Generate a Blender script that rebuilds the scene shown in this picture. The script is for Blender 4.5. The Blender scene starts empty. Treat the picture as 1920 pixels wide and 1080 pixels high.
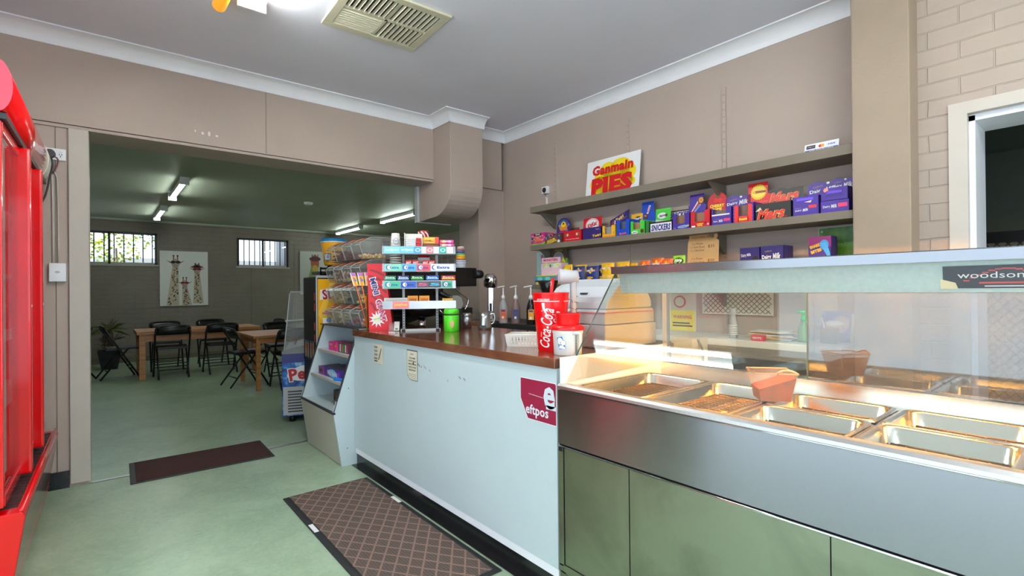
import bpy, bmesh, math, random
from mathutils import Matrix, Vector
random.seed(7)
S = bpy.context.scene
C = S.collection
PI = math.pi
R = math.radians

# ------------------------------------------------------------------ camera, world, exposure
cam_data = bpy.data.cameras.new('camera')
cam_data.sensor_width = 36.0
cam_data.lens = 36.0 * 938.07 / 1920.0
cam_data.clip_start = 0.05
cam_data.clip_end = 200
cam = bpy.data.objects.new('camera', cam_data)
C.objects.link(cam)
_yaw, _pit, _rol = R(39.468), R(0.1936), R(-0.56)
_fw = Vector((math.sin(_yaw)*math.cos(_pit), math.cos(_yaw)*math.cos(_pit), math.sin(_pit)))
_r = Vector((math.cos(_yaw), -math.sin(_yaw), 0))
_u = _r.cross(_fw)
_r2 = math.cos(_rol)*_r + math.sin(_rol)*_u
_u2 = -math.sin(_rol)*_r + math.cos(_rol)*_u
cam.matrix_world = Matrix(((_r2.x, _u2.x, -_fw.x, 0), (_r2.y, _u2.y, -_fw.y, 0), (_r2.z, _u2.z, -_fw.z, 1.2), (0, 0, 0, 1)))
S.camera = cam
S.view_settings.view_transform = 'Standard'
S.view_settings.look = 'None'
S.view_settings.gamma = 1.0
S.view_settings.use_curve_mapping = False
S.view_settings.exposure = 0.92

world = bpy.data.worlds.new('world')
S.world = world
world.use_nodes = True
_wn = world.node_tree
_bg = _wn.nodes['Background']
_tc = _wn.nodes.new('ShaderNodeTexCoord'); _sx = _wn.nodes.new('ShaderNodeSeparateXYZ'); _rp = _wn.nodes.new('ShaderNodeValToRGB')
_wn.links.new(_tc.outputs['Generated'], _sx.inputs[0])
_mp = _wn.nodes.new('ShaderNodeMapRange'); _mp.inputs['From Min'].default_value = -1.0
_wn.links.new(_sx.outputs['Z'], _mp.inputs['Value']); _wn.links.new(_mp.outputs[0], _rp.inputs[0])
for _e, (_p, _c) in zip((_rp.color_ramp.elements[0], _rp.color_ramp.elements[1], _rp.color_ramp.elements.new(0.49), _rp.color_ramp.elements.new(0.52)),
                        ((0.0, (0.92, 0.93, 0.94, 1)), (1.0, (0.45, 0.62, 0.95, 1)), (0.49, (0.72, 0.81, 0.98, 1)), (0.52, (0.66, 0.80, 1.0, 1)))):
    _e.position = _p; _e.color = _c
_wn.links.new(_rp.outputs[0], _bg.inputs[0])
_bg.inputs[1].default_value = 2.1

def area_light(name, loc, size, size_y, power, color, rot, portal=False):
    l = bpy.data.lights.new(name, 'AREA')
    l.shape = 'RECTANGLE'; l.size = size; l.size_y = size_y; l.energy = power; l.color = color
    o = bpy.data.objects.new(name, l)
    o.location = loc; o.rotation_euler = rot
    if portal:
        l.cycles.is_portal = True
    C.objects.link(o)
    return o
# daylight portals in the window openings, the front one added (they emit nothing, they guide the sky's light)
area_light('portal_shopfront', (-1.32, 0.4, 1.25), 3.7, 2.3, 1, (1, 1, 1), (0, R(-90), 0), True)
area_light('portal_added_window', (1.0, -2.22, 1.25), 3.2, 2.3, 1, (1, 1, 1), (R(90), 0, 0), True)
area_light('portal_rear_windows', (1.45, 11.1, 2.0), 3.4, 0.6, 1, (1, 1, 1), (R(-90), 0, 0), True)

# ------------------------------------------------------------------ materials
def lin(c):
    return tuple((x/12.92 if x <= 0.04045 else ((x+0.055)/1.055)**2.4) for x in c)
MATS = {}
def mat(name, col=(0.5, 0.5, 0.5), rough=0.5, metal=0.0, noise=0.0, nscale=8.0, bump=0.0, bscale=60.0, emit=0.0, alpha=1.0, spec=0.5, stretch=None, aniso=0.0, coat=0.0):
    """procedural principled material; col is in sRGB 0..1; noise mottles the colour a little"""
    if name in MATS:
        return MATS[name]
    m = bpy.data.materials.new(name); m.use_nodes = True
    nt = m.node_tree; b = nt.nodes['Principled BSDF']
    L = lin(col)
    b.inputs['Roughness'].default_value = rough
    b.inputs['Metallic'].default_value = metal
    b.inputs['Specular IOR Level'].default_value = spec
    b.inputs['Alpha'].default_value = alpha
    b.inputs['Coat Weight'].default_value = coat
    b.inputs['Anisotropic'].default_value = aniso
    tc = nt.nodes.new('ShaderNodeTexCoord'); mp = nt.nodes.new('ShaderNodeMapping')
    nt.links.new(tc.outputs['Object'], mp.inputs[0])
    if stretch: mp.inputs['Scale'].default_value = stretch
    n = nt.nodes.new('ShaderNodeTexNoise'); n.inputs['Scale'].default_value = nscale; n.inputs['Detail'].default_value = 5
    nt.links.new(mp.outputs[0], n.inputs['Vector'])
    cr = nt.nodes.new('ShaderNodeValToRGB')
    a = max(noise, 0.015)
    cr.color_ramp.elements[0].color = tuple(max(0, x*(1-a)) for x in L) + (1,)
    cr.color_ramp.elements[1].color = tuple(min(1, x*(1+a)) for x in L) + (1,)
    cr.color_ramp.elements[0].position = 0.3; cr.color_ramp.elements[1].position = 0.7
    nt.links.new(n.outputs['Fac'], cr.inputs[0])
    nt.links.new(cr.outputs[0], b.inputs['Base Color'])
    if bump > 0:
        n2 = nt.nodes.new('ShaderNodeTexNoise'); n2.inputs['Scale'].default_value = bscale; n2.inputs['Detail'].default_value = 4
        nt.links.new(mp.outputs[0], n2.inputs['Vector'])
        bp = nt.nodes.new('ShaderNodeBump'); bp.inputs['Distance'].default_value = bump; bp.inputs['Strength'].default_value = 0.6
        nt.links.new(n2.outputs['Fac'], bp.inputs['Height']); nt.links.new(bp.outputs[0], b.inputs['Normal'])
    if emit > 0:
        b.inputs['Emission Color'].default_value = L + (1,)
        b.inputs['Emission Strength'].default_value = emit
    MATS[name] = m
    return m

def glass_mat(name, tint=(0.96, 0.99, 0.98), ior=1.5, boost=1.0, rough=0.006, haze=0.0):
    if name in MATS: return MATS[name]
    m = bpy.data.materials.new(name); m.use_nodes = True
    nt = m.node_tree; nt.nodes.clear()
    out = nt.nodes.new('ShaderNodeOutputMaterial')
    tr = nt.nodes.new('ShaderNodeBsdfTransparent'); tr.inputs[0].default_value = tint + (1,)
    gl = nt.nodes.new('ShaderNodeBsdfGlossy'); gl.inputs['Roughness'].default_value = rough
    fr = nt.nodes.new('ShaderNodeFresnel')      # thin pane: the same reflectance from either side
    ge = nt.nodes.new('ShaderNodeNewGeometry'); mr = nt.nodes.new('ShaderNodeMapRange')
    mr.inputs['To Min'].default_value = ior; mr.inputs['To Max'].default_value = 1.0/ior
    nt.links.new(ge.outputs['Backfacing'], mr.inputs['Value']); nt.links.new(mr.outputs[0], fr.inputs['IOR'])
    mu = nt.nodes.new('ShaderNodeMath'); mu.operation = 'MULTIPLY'; mu.inputs[1].default_value = boost; mu.use_clamp = True
    nt.links.new(fr.outputs[0], mu.inputs[0])
    mx = nt.nodes.new('ShaderNodeMixShader')
    nt.links.new(mu.outputs[0], mx.inputs[0]); nt.links.new(tr.outputs[0], mx.inputs[1]); nt.links.new(gl.outputs[0], mx.inputs[2])
    last = mx
    if haze > 0:      # thin diffuse film with noise: milky plastic, and imitated reflection haze on the warmer pane
        df = nt.nodes.new('ShaderNodeBsdfDiffuse'); df.inputs[0].default_value = (0.9, 0.89, 0.87, 1)
        nz = nt.nodes.new('ShaderNodeTexNoise'); nz.inputs['Scale'].default_value = 9
        m2 = nt.nodes.new('ShaderNodeMath'); m2.operation = 'MULTIPLY'; m2.inputs[1].default_value = haze*2
        nt.links.new(nz.outputs['Fac'], m2.inputs[0])
        mx2 = nt.nodes.new('ShaderNodeMixShader')
        nt.links.new(m2.outputs[0], mx2.inputs[0]); nt.links.new(mx.outputs[0], mx2.inputs[1]); nt.links.new(df.outputs[0], mx2.inputs[2])
        last = mx2
    nt.links.new(last.outputs[0], out.inputs[0])
    MATS[name] = m
    return m

def emis_mat(name, col, strength):
    if name in MATS: return MATS[name]
    m = bpy.data.materials.new(name); m.use_nodes = True
    nt = m.node_tree; nt.nodes.clear()
    out = nt.nodes.new('ShaderNodeOutputMaterial'); e = nt.nodes.new('ShaderNodeEmission')
    e.inputs[0].default_value = lin(col) + (1,); e.inputs[1].default_value = strength
    nt.links.new(e.outputs[0], out.inputs[0])
    MATS[name] = m
    return m

def node_mat(name, build):
    m = bpy.data.materials.new(name); m.use_nodes = True
    build(m.node_tree, m.node_tree.nodes['Principled BSDF'])
    MATS[name] = m
    return m
def N(nt, t, **kw):
    n = nt.nodes.new(t)
    for k, v in kw.items(): setattr(n, k, v)
    return n
def ramp(nt, src, stops):
    cr = N(nt, 'ShaderNodeValToRGB')
    els = cr.color_ramp.elements
    while len(els) < len(stops): els.new(0.5)
    for e, (p, c) in zip(els, stops):
        e.position = p; e.color = tuple(lin(c)) + (1,)
    nt.links.new(src, cr.inputs[0])
    return cr.outputs[0]
def objcoord(nt, scale=(1, 1, 1), rot=(0, 0, 0)):
    tc = N(nt, 'ShaderNodeTexCoord'); mp = N(nt, 'ShaderNodeMapping')
    mp.inputs['Scale'].default_value = scale; mp.inputs['Rotation'].default_value = rot
    nt.links.new(tc.outputs['Object'], mp.inputs[0])
    return mp.outputs[0]
def noise(nt, vec, scale, detail=4, rough=0.5, dist=0.0):
    n = N(nt, 'ShaderNodeTexNoise')
    n.inputs['Scale'].default_value = scale; n.inputs['Detail'].default_value = detail
    n.inputs['Roughness'].default_value = rough; n.inputs['Distortion'].default_value = dist
    nt.links.new(vec, n.inputs['Vector'])
    return n.outputs['Fac']
def bumpn(nt, b, h, dist, strength=1.0):
    bp = N(nt, 'ShaderNodeBump'); bp.inputs['Distance'].default_value = dist; bp.inputs['Strength'].default_value = strength
    nt.links.new(h, bp.inputs['Height']); nt.links.new(bp.outputs[0], b.inputs['Normal'])

def _floor(nt, b):
    v = objcoord(nt)
    a = noise(nt, v, 2.2, 8, 0.65, 0.6); c = noise(nt, v, 26, 5, 0.7, 1.2)
    mx = N(nt, 'ShaderNodeMath', operation='MULTIPLY_ADD'); mx.inputs[1].default_value = 0.6
    m2 = N(nt, 'ShaderNodeMath', operation='MULTIPLY'); m2.inputs[1].default_value = 0.4
    nt.links.new(c, m2.inputs[0]); nt.links.new(a, mx.inputs[0]); nt.links.new(m2.outputs[0], mx.inputs[2])
    nt.links.new(ramp(nt, mx.outputs[0], [(0.33, (0.52, 0.61, 0.51)), (0.5, (0.615, 0.70, 0.59)), (0.66, (0.68, 0.76, 0.65))]), b.inputs['Base Color'])
    b.inputs['Roughness'].default_value = 0.33
    b.inputs['Specular IOR Level'].default_value = 0.5
    bumpn(nt, b, a, 0.004, 0.35)
node_mat('green_vinyl', _floor)

WALL = (0.655, 0.60, 0.555)
def _wall(nt, b):
    v = objcoord(nt)
    nt.links.new(ramp(nt, noise(nt, v, 1.7, 6), [(0.3, (0.70, 0.635, 0.59)), (0.7, (0.73, 0.665, 0.615))]), b.inputs['Base Color'])
    b.inputs['Roughness'].default_value = 0.62
    bumpn(nt, b, noise(nt, v, 90, 4), 0.001, 0.5)
node_mat('taupe_paint', _wall)
def _render(nt, b):
    v = objcoord(nt)
    nt.links.new(ramp(nt, noise(nt, v, 3, 6), [(0.3, (0.605, 0.535, 0.46)), (0.7, (0.635, 0.565, 0.49))]), b.inputs['Base Color'])
    b.inputs['Roughness'].default_value = 0.7
    bumpn(nt, b, noise(nt, v, 45, 6, 0.6), 0.004, 0.5)
node_mat('rendered_paint', _render)
def _brick(axis, c1, c2, bh=0.0845, bw=0.24, depth=0.006):
    def f(nt, b):
        tc = N(nt, 'ShaderNodeTexCoord'); sp = N(nt, 'ShaderNodeSeparateXYZ'); cb = N(nt, 'ShaderNodeCombineXYZ')
        nt.links.new(tc.outputs['Object'], sp.inputs[0])
        nt.links.new(sp.outputs[axis], cb.inputs[0]); nt.links.new(sp.outputs[2], cb.inputs[1])
        nz = N(nt, 'ShaderNodeTexNoise'); nz.inputs['Scale'].default_value = 6; nt.links.new(tc.outputs['Object'], nz.inputs['Vector'])
        sc = N(nt, 'ShaderNodeVectorMath', operation='SCALE'); sc.inputs['Scale'].default_value = 0.012
        nt.links.new(nz.outputs['Color'], sc.inputs[0])
        ad = N(nt, 'ShaderNodeVectorMath', operation='ADD')
        nt.links.new(cb.outputs[0], ad.inputs[0]); nt.links.new(sc.outputs[0], ad.inputs[1])
        br = N(nt, 'ShaderNodeTexBrick')
        br.inputs['Scale'].default_value = 1.0; br.inputs['Brick Width'].default_value = bw; br.inputs['Row Height'].default_value = bh
        br.inputs['Mortar Size'].default_value = 0.0045; br.inputs['Mortar Smooth'].default_value = 0.6
        nt.links.new(ad.outputs[0], br.inputs['Vector'])
        fine = noise(nt, tc.outputs['Object'], 38, 6, 0.65)
        mx = N(nt, 'ShaderNodeMath', operation='MULTIPLY_ADD'); mx.inputs[1].default_value = -1.0
        m2 = N(nt, 'ShaderNodeMath', operation='MULTIPLY'); m2.inputs[1].default_value = 0.35
        nt.links.new(fine, m2.inputs[0]); nt.links.new(br.outputs['Fac'], mx.inputs[0]); nt.links.new(m2.outputs[0], mx.inputs[2])
        bumpn(nt, b, mx.outputs[0], depth, 0.8)
        nt.links.new(ramp(nt, noise(nt, tc.outputs['Object'], 2.5, 6), [(0.3, c1), (0.7, c2)]), b.inputs['Base Color'])
        b.inputs['Roughness'].default_value = 0.55
    return f
node_mat('painted_brick', _brick('Y', (0.65, 0.59, 0.54), (0.70, 0.635, 0.58)))
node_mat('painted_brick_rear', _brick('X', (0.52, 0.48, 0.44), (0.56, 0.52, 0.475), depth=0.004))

def _ceil(nt, b):
    v = objcoord(nt)
    nt.links.new(ramp(nt, noise(nt, v, 2, 5), [(0.3, (0.865, 0.865, 0.91)), (0.7, (0.885, 0.885, 0.93))]), b.inputs['Base Color'])
    b.inputs['Roughness'].default_value = 0.8
    bumpn(nt, b, noise(nt, v, 120, 3), 0.0006, 0.4)
node_mat('ceiling_paint', _ceil)
def _ceil2(nt, b):
    v = objcoord(nt)
    nt.links.new(ramp(nt, noise(nt, v, 1.5, 5), [(0.3, (0.66, 0.69, 0.62)), (0.7, (0.70, 0.73, 0.66))]), b.inputs['Base Color'])
    b.inputs['Roughness'].default_value = 0.5
node_mat('rear_ceiling_paint', _ceil2)

def _mat(nt, b):
    def wave(rot):
        w = N(nt, 'ShaderNodeTexWave', wave_type='BANDS', bands_direction='X', wave_profile='SIN')
        w.inputs['Scale'].default_value = 5.2
        w.inputs['Distortion'].default_value = 0.15
        nt.links.new(objcoord(nt, rot=(0, 0, rot)), w.inputs['Vector'])
        return w.outputs['Fac']
    def fine(rot, sc):
        w = N(nt, 'ShaderNodeTexWave', wave_type='BANDS', bands_direction='X')
        w.inputs['Scale'].default_value = sc
        nt.links.new(objcoord(nt, rot=(0, 0, rot)), w.inputs['Vector'])
        return w.outputs['Fac']
    mx = N(nt, 'ShaderNodeMath', operation='MAXIMUM')
    nt.links.new(wave(R(35)), mx.inputs[0]); nt.links.new(wave(R(-35)), mx.inputs[1])
    g = N(nt, 'ShaderNodeMath', operation='POWER'); g.inputs[1].default_value = 20
    nt.links.new(mx.outputs[0], g.inputs[0])
    fm = N(nt, 'ShaderNodeMath', operation='MULTIPLY')
    nt.links.new(fine(0, 24), fm.inputs[0]); nt.links.new(fine(R(90), 24), fm.inputs[1])
    fs = N(nt, 'ShaderNodeMath', operation='MULTIPLY_ADD'); fs.inputs[1].default_value = 0.5
    nt.links.new(fm.outputs[0], fs.inputs[0]); nt.links.new(g.outputs[0], fs.inputs[2])
    nz = N(nt, 'ShaderNodeMath', operation='MULTIPLY_ADD'); nz.inputs[1].default_value = 0.25
    nt.links.new(noise(nt, objcoord(nt), 5, 5), nz.inputs[0]); nt.links.new(fs.outputs[0], nz.inputs[2])
    nt.links.new(ramp(nt, nz.outputs[0], [(0.1, (0.33, 0.29, 0.27)), (0.6, (0.43, 0.37, 0.335)), (1.1, (0.53, 0.43, 0.38))]), b.inputs['Base Color'])
    b.inputs['Roughness'].default_value = 0.95
    b.inputs['Specular IOR Level'].default_value = 0.1
    bumpn(nt, b, fs.outputs[0], 0.003, 0.7)
node_mat('mat_weave', _mat)

def _wood(dark, mid, light, sc=(3, 26, 26), rough=0.4, s=1.0, coat=0.0):
    def f(nt, b):
        v = objcoord(nt, scale=sc)
        nt.links.new(ramp(nt, noise(nt, v, 1.0*s, 7, 0.6, 0.8), [(0.3, dark), (0.5, mid), (0.7, light)]), b.inputs['Base Color'])
        b.inputs['Roughness'].default_value = rough; b.inputs['Coat Weight'].default_value = coat; b.inputs['Coat Roughness'].default_value = 0.08
    return f
node_mat('worktop_laminate', _wood((0.33, 0.19, 0.13), (0.45, 0.27, 0.185), (0.55, 0.36, 0.25), (9, 2.2, 9), 0.16, 1.0, 0.3))
node_mat('pine_wood', _wood((0.62, 0.40, 0.22), (0.72, 0.48, 0.27), (0.80, 0.56, 0.33), (4, 30, 30), 0.4))

def _steel(sc, col, rough, aniso, blot=0.0, tint2=None):
    def f(nt, b):
        v = objcoord(nt, scale=sc)
        h = noise(nt, v, 1.0, 3, 0.6)
        rr = N(nt, 'ShaderNodeMapRange'); rr.inputs['To Min'].default_value = rough*0.95; rr.inputs['To Max'].default_value = rough*1.05
        nt.links.new(h, rr.inputs['Value']); nt.links.new(rr.outputs[0], b.inputs['Roughness'])
        if not aniso: bumpn(nt, b, h, 0.0001, 0.15)
        b.inputs['Metallic'].default_value = 1.0
        b.inputs['Anisotropic'].default_value = aniso
        if aniso:
            b.inputs['Anisotropic Rotation'].default_value = 0.25
            t = N(nt, 'ShaderNodeTangent', direction_type='RADIAL', axis='Z'); nt.links.new(t.outputs[0], b.inputs['Tangent'])
        bl = noise(nt, objcoord(nt), 3.0, 6, 0.6, 0.8)
        lo = tuple(x*(1-blot) for x in col)
        nt.links.new(ramp(nt, bl, [(0.32, lo), (0.62, tint2 or col)]), b.inputs['Base Color'])
    return f
node_mat('brushed_steel', _steel((3, 3, 500), (0.58, 0.585, 0.60), 0.25, 0.9))
node_mat('scuffed_steel', _steel((6, 6, 6), (0.62, 0.64, 0.57), 0.30, 0.0, 0.16))
node_mat('pan_steel', _steel((8, 300, 8), (0.86, 0.84, 0.80), 0.20, 0.0))
node_mat('satin_steel', _steel((4, 260, 4), (0.84, 0.84, 0.83), 0.30, 0.0))
def _shelfwood(nt, b):
    v = objcoord(nt)
    nt.links.new(ramp(nt, noise(nt, v, 4, 4), [(0.3, (0.46, 0.42, 0.36)), (0.7, (0.50, 0.46, 0.40))]), b.inputs['Base Color'])
    b.inputs['Roughness'].default_value = 0.6
node_mat('shelf_paint', _shelfwood)
mat('white_gloss', (0.93, 0.935, 0.95), 0.35)
mat('jamb_paint', (0.76, 0.725, 0.68), 0.45, noise=0.03)
mat('white_laminate', (0.755, 0.81, 0.82), 0.35, noise=0.02, nscale=3)
mat('black_rubber', (0.13, 0.13, 0.135), 0.5, noise=0.2, nscale=20, bump=0.001, bscale=40)
mat('black_skirting', (0.12, 0.12, 0.125), 0.22, noise=0.25, nscale=9)
mat('black_metal', (0.07, 0.07, 0.075), 0.4)
mat('black_plastic', (0.06, 0.06, 0.065), 0.35)
mat('dark_grey', (0.22, 0.22, 0.23), 0.45)
mat('mid_grey', (0.48, 0.48, 0.48), 0.5)
mat('light_grey', (0.72, 0.73, 0.73), 0.45)
mat('chrome', (0.88, 0.88, 0.88), 0.12, metal=1.0)
mat('steel_plain', (0.72, 0.72, 0.72), 0.28, metal=1.0)
mat('fridge_red', (0.86, 0.015, 0.04), 0.18, coat=0.4)
mat('red', (0.85, 0.04, 0.06), 0.35)
mat('cup_red', (0.90, 0.03, 0.06), 0.25)
mat('white', (0.93, 0.93, 0.93), 0.4)
mat('paper', (0.88, 0.87, 0.82), 0.6)
mat('cream', (0.86, 0.82, 0.70), 0.45)
mat('warm_white', (0.87, 0.86, 0.82), 0.4)
glass_mat('glass_clear')
glass_mat('glass_case', boost=1.0)
glass_mat('glass_reflected_haze', tint=(0.46, 0.52, 0.60), boost=3.6, haze=0.03)  # dark blue tint and raised gloss stand in for reflected window haze
glass_mat('glass_rear', boost=1.6)
glass_mat('clear_plastic', ior=1.45, boost=1.6, rough=0.08, haze=0.075)
def c_(r, g, b_, rough=0.4):
    """flat print colour (0..255)"""
    n = 'print_%02x%02x%02x' % (r, g, b_)
    return n if n in MATS else (mat(n, (r/255, g/255, b_/255), rough), n)[1]
# ------------------------------------------------------------------ mesh builder
_txt_cache = {}
def text_geo(body, bold=0.0, shear=0.0, res=2):
    k = (body, bold, shear, res)
    if k in _txt_cache: return _txt_cache[k]
    cu = bpy.data.curves.new('t', 'FONT'); cu.body = body; cu.size = 1.0
    cu.resolution_u = res; cu.offset = bold; cu.shear = shear
    cu.space_character = 1.0 + bold*1.5
    ob = bpy.data.objects.new('t', cu); C.objects.link(ob)
    dg = bpy.context.evaluated_depsgraph_get(); dg.update()
    me = ob.evaluated_get(dg).to_mesh()
    vs = [v.co.copy() for v in me.vertices]; fs = [tuple(p.vertices) for p in me.polygons]
    ob.evaluated_get(dg).to_mesh_clear()
    bpy.data.objects.remove(ob); bpy.data.curves.remove(cu)
    if vs:
        x0 = min(v.x for v in vs); x1 = max(v.x for v in vs); y0 = min(v.y for v in vs); y1 = max(v.y for v in vs)
    else: x0 = y0 = 0; x1 = y1 = 1
    _txt_cache[k] = (vs, fs, x0, x1, y0, y1)
    return _txt_cache[k]

def catmull(pts, n=6):
    P = [Vector(p) for p in pts]
    if len(P) < 3: return P
    out = []
    Q = [2*P[0]-P[1]] + P + [2*P[-1]-P[-2]]
    for i in range(1, len(Q)-2):
        for k in range(n):
            t = k/n
            out.append(0.5*((2*Q[i]) + (-Q[i-1]+Q[i+1])*t + (2*Q[i-1]-5*Q[i]+4*Q[i+1]-Q[i+2])*t*t + (-Q[i-1]+3*Q[i]-3*Q[i+1]+Q[i+2])*t*t*t))
    out.append(P[-1])
    return out

class MB:
    def __init__(s):
        s.v = []; s.f = []; s.fm = []; s.sm = []; s.mats = []; s.T = Matrix.Identity(4)
    def mi(s, m):
        if m not in s.mats: s.mats.append(m)
        return s.mats.index(m)
    def at(s, x=0, y=0, z=0, rz=0, rx=0, ry=0):
        s.T = Matrix.Translation((x, y, z)) @ Matrix.Rotation(rz, 4, 'Z') @ Matrix.Rotation(ry, 4, 'Y') @ Matrix.Rotation(rx, 4, 'X'); return s
    def frame(s, o, u, v):
        u = Vector(u).normalized(); v = Vector(v).normalized(); n = u.cross(v)
        s.T = Matrix(((u.x, v.x, n.x, o[0]), (u.y, v.y, n.y, o[1]), (u.z, v.z, n.z, o[2]), (0, 0, 0, 1))); return s
    def add(s, vs, fs, m, smooth=False):
        b = len(s.v); k = s.mi(m)
        s.v += [s.T @ Vector(p) for p in vs]
        for f in fs:
            s.f.append([b+i for i in f]); s.fm.append(k); s.sm.append(smooth)
        return s
    def box(s, x0, x1, y0, y1, z0, z1, m, bev=0.0):
        if bev > 0:
            bm = bmesh.new(); bmesh.ops.create_cube(bm, size=1)
            for v in bm.verts: v.co = Vector(((x0+x1)/2+v.co.x*(x1-x0), (y0+y1)/2+v.co.y*(y1-y0), (z0+z1)/2+v.co.z*(z1-z0)))
            bmesh.ops.bevel(bm, geom=bm.edges[:], offset=bev, segments=2, profile=0.6, affect='EDGES')
            s.addbm(bm, m); return s
        vs = [(x, y, z) for x in (x0, x1) for y in (y0, y1) for z in (z0, z1)]
        return s.add(vs, [(0, 1, 3, 2), (4, 6, 7, 5), (0, 4, 5, 1), (2, 3, 7, 6), (0, 2, 6, 4), (1, 5, 7, 3)], m)
    def addbm(s, bm, m, smooth=False):
        bm.verts.index_update()
        s.add([v.co.copy() for v in bm.verts], [[v.index for v in f.verts] for f in bm.faces], m, smooth); bm.free(); return s
    def prism(s, pts, axis, a, b, m, smooth=False):
        """pts: 2D polygon; axis 'x': (y,z), 'y': (x,z), 'z': (x,y); extruded a..b"""
        def P(p, t): return {'x': (t, p[0], p[1]), 'y': (p[0], t, p[1]), 'z': (p[0], p[1], t)}[axis]
        n = len(pts)
        vs = [P(p, a) for p in pts] + [P(p, b) for p in pts]
        fs = [list(range(n))[::-1], list(range(n, 2*n))]
        s.add(vs, fs, m)
        b0 = len(s.v) - 2*n; k = s.mi(m)
        for i in range(n):
            j = (i+1) % n
            s.f.append([b0+i, b0+j, b0+n+j, b0+n+i]); s.fm.append(k); s.sm.append(smooth)
        return s
    def lathe(s, prof, m, n=24, cx=0, cy=0, smooth=True, caps=True, axis='z'):
        vs = []; fs = []
        for r, z in prof:
            for i in range(n):
                a = 2*PI*i/n
                if axis == 'z': vs.append((cx+r*math.cos(a), cy+r*math.sin(a), z))
                elif axis == 'x': vs.append((z, cx+r*math.cos(a), cy+r*math.sin(a)))
                else: vs.append((cx+r*math.sin(a), z, cy+r*math.cos(a)))
        for k in range(len(prof)-1):
            for i in range(n):
                j = (i+1) % n
                fs.append((k*n+i, k*n+j, (k+1)*n+j, (k+1)*n+i))
        s.add(vs, fs, m, smooth)
        if caps:
            b = len(s.v)-len(vs); k = s.mi(m)
            if prof[0][0] > 1e-5: s.f.append([b+i for i in range(n)][::-1]); s.fm.append(k); s.sm.append(False)
            if prof[-1][0] > 1e-5: s.f.append([b+len(vs)-n+i for i in range(n)]); s.fm.append(k); s.sm.append(False)
        return s
    def tube(s, pts, r, m, n=8, curve=0, closed=False):
        P = catmull(pts, curve) if curve else [Vector(p) for p in pts]
        rs = r if isinstance(r, (list, tuple)) else [r]*len(P)
        if len(rs) != len(P): rs = [rs[0] + (rs[-1]-rs[0])*i/(len(P)-1) for i in range(len(P))]
        vs = []; fs = []; up = Vector((0, 0, 1)); prev = None
        for i, p in enumerate(P):
            if closed: d = P[(i+1) % len(P)] - P[i-1]
            else: d = (P[min(i+1, len(P)-1)] - P[max(i-1, 0)])
            d = d.normalized() if d.length > 1e-9 else Vector((0, 0, 1))
            if prev is None:
                a = d.cross(up) if abs(d.dot(up)) < 0.95 else d.cross(Vector((1, 0, 0)))
            else:
                a = prev - d*prev.dot(d)
            a.normalize(); prev = a; b = d.cross(a)
            for k in range(n):
                t = 2*PI*k/n
                vs.append(p + (a*math.cos(t) + b*math.sin(t))*rs[i])
        m_ = len(P)
        for i in range(m_ if closed else m_-1):
            i2 = (i+1) % m_
            for k in range(n):
                j = (k+1) % n
                fs.append((i*n+k, i*n+j, i2*n+j, i2*n+k))
        if not closed:
            fs.append(tuple(range(n))[::-1]); fs.append(tuple((m_-1)*n+k for k in range(n)))
        return s.add(vs, fs, m, True)
    # flat printing in the current frame's XY plane (layers 0.7 mm apart)
    def rect(s, x0, y0, x1, y1, m, l=1):
        z = l*0.0007
        return s.add([(x0, y0, z), (x1, y0, z), (x1, y1, z), (x0, y1, z)], [(0, 1, 2, 3)], m)
    def poly(s, pts, m, l=1):
        return s.add([(p[0], p[1], l*0.0007) for p in pts], [list(range(len(pts)))], m)
    def disc(s, x, y, rx, ry, m, l=1, n=20, rot=0.0, a0=0.0, a1=2*PI):
        c, sn = math.cos(rot), math.sin(rot); pts = []
        full = abs(a1-a0-2*PI) < 1e-6
        for i in range(n if full else n+1):
            a = a0+(a1-a0)*i/n
            px, py = rx*math.cos(a), ry*math.sin(a)
            pts.append((x+px*c-py*sn, y+px*sn+py*c))
        return s.poly(pts, m, l)
    def star(s, x, y, r0, r1, k, m, l=1):
        return s.poly([(x+(r0 if i % 2 else r1)*math.cos(PI*i/k), y+(r0 if i % 2 else r1)*math.sin(PI*i/k)) for i in range(2*k)], m, l)
    def text(s, body, x, y, w, h, m, l=2, rot=0.0, bold=0.0, shear=0.0, res=2, dz=0.0):
        """lettering centred on (x,y), fitted into w x h"""
        vs, fs, x0, x1, y0, y1 = text_geo(body, bold, shear, res)
        sx = w/max(1e-6, x1-x0); sy = h/max(1e-6, y1-y0); c, sn = math.cos(rot), math.sin(rot)
        out = []
        for v in vs:
            a = (v.x-(x0+x1)/2)*sx; b = (v.y-(y0+y1)/2)*sy
            out.append((x+a*c-b*sn, y+a*sn+b*c, l*0.0007+dz))
        return s.add(out, fs, m)
    def build(s, name, parent=None, loc=(0, 0, 0), rz=0.0, label=None, cat=None, group=None, kind=None, bevel=0.0):
        me = bpy.data.meshes.new(name)
        me.from_pydata([tuple(v) for v in s.v], [], s.f)
        for m in s.mats: me.materials.append(MATS[m])
        me.polygons.foreach_set('material_index', s.fm); me.polygons.foreach_set('use_smooth', s.sm)
        me.update()
        o = bpy.data.objects.new(name, me); C.objects.link(o)
        o.location = loc; o.rotation_euler = (0, 0, rz)
        if parent: o.parent = parent
        tag(o, label, cat, group, kind)
        if bevel:
            md = o.modifiers.new('bevel', 'BEVEL'); md.width = bevel; md.segments = 2; md.limit_method = 'ANGLE'; md.angle_limit = R(40)
        return o

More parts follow.
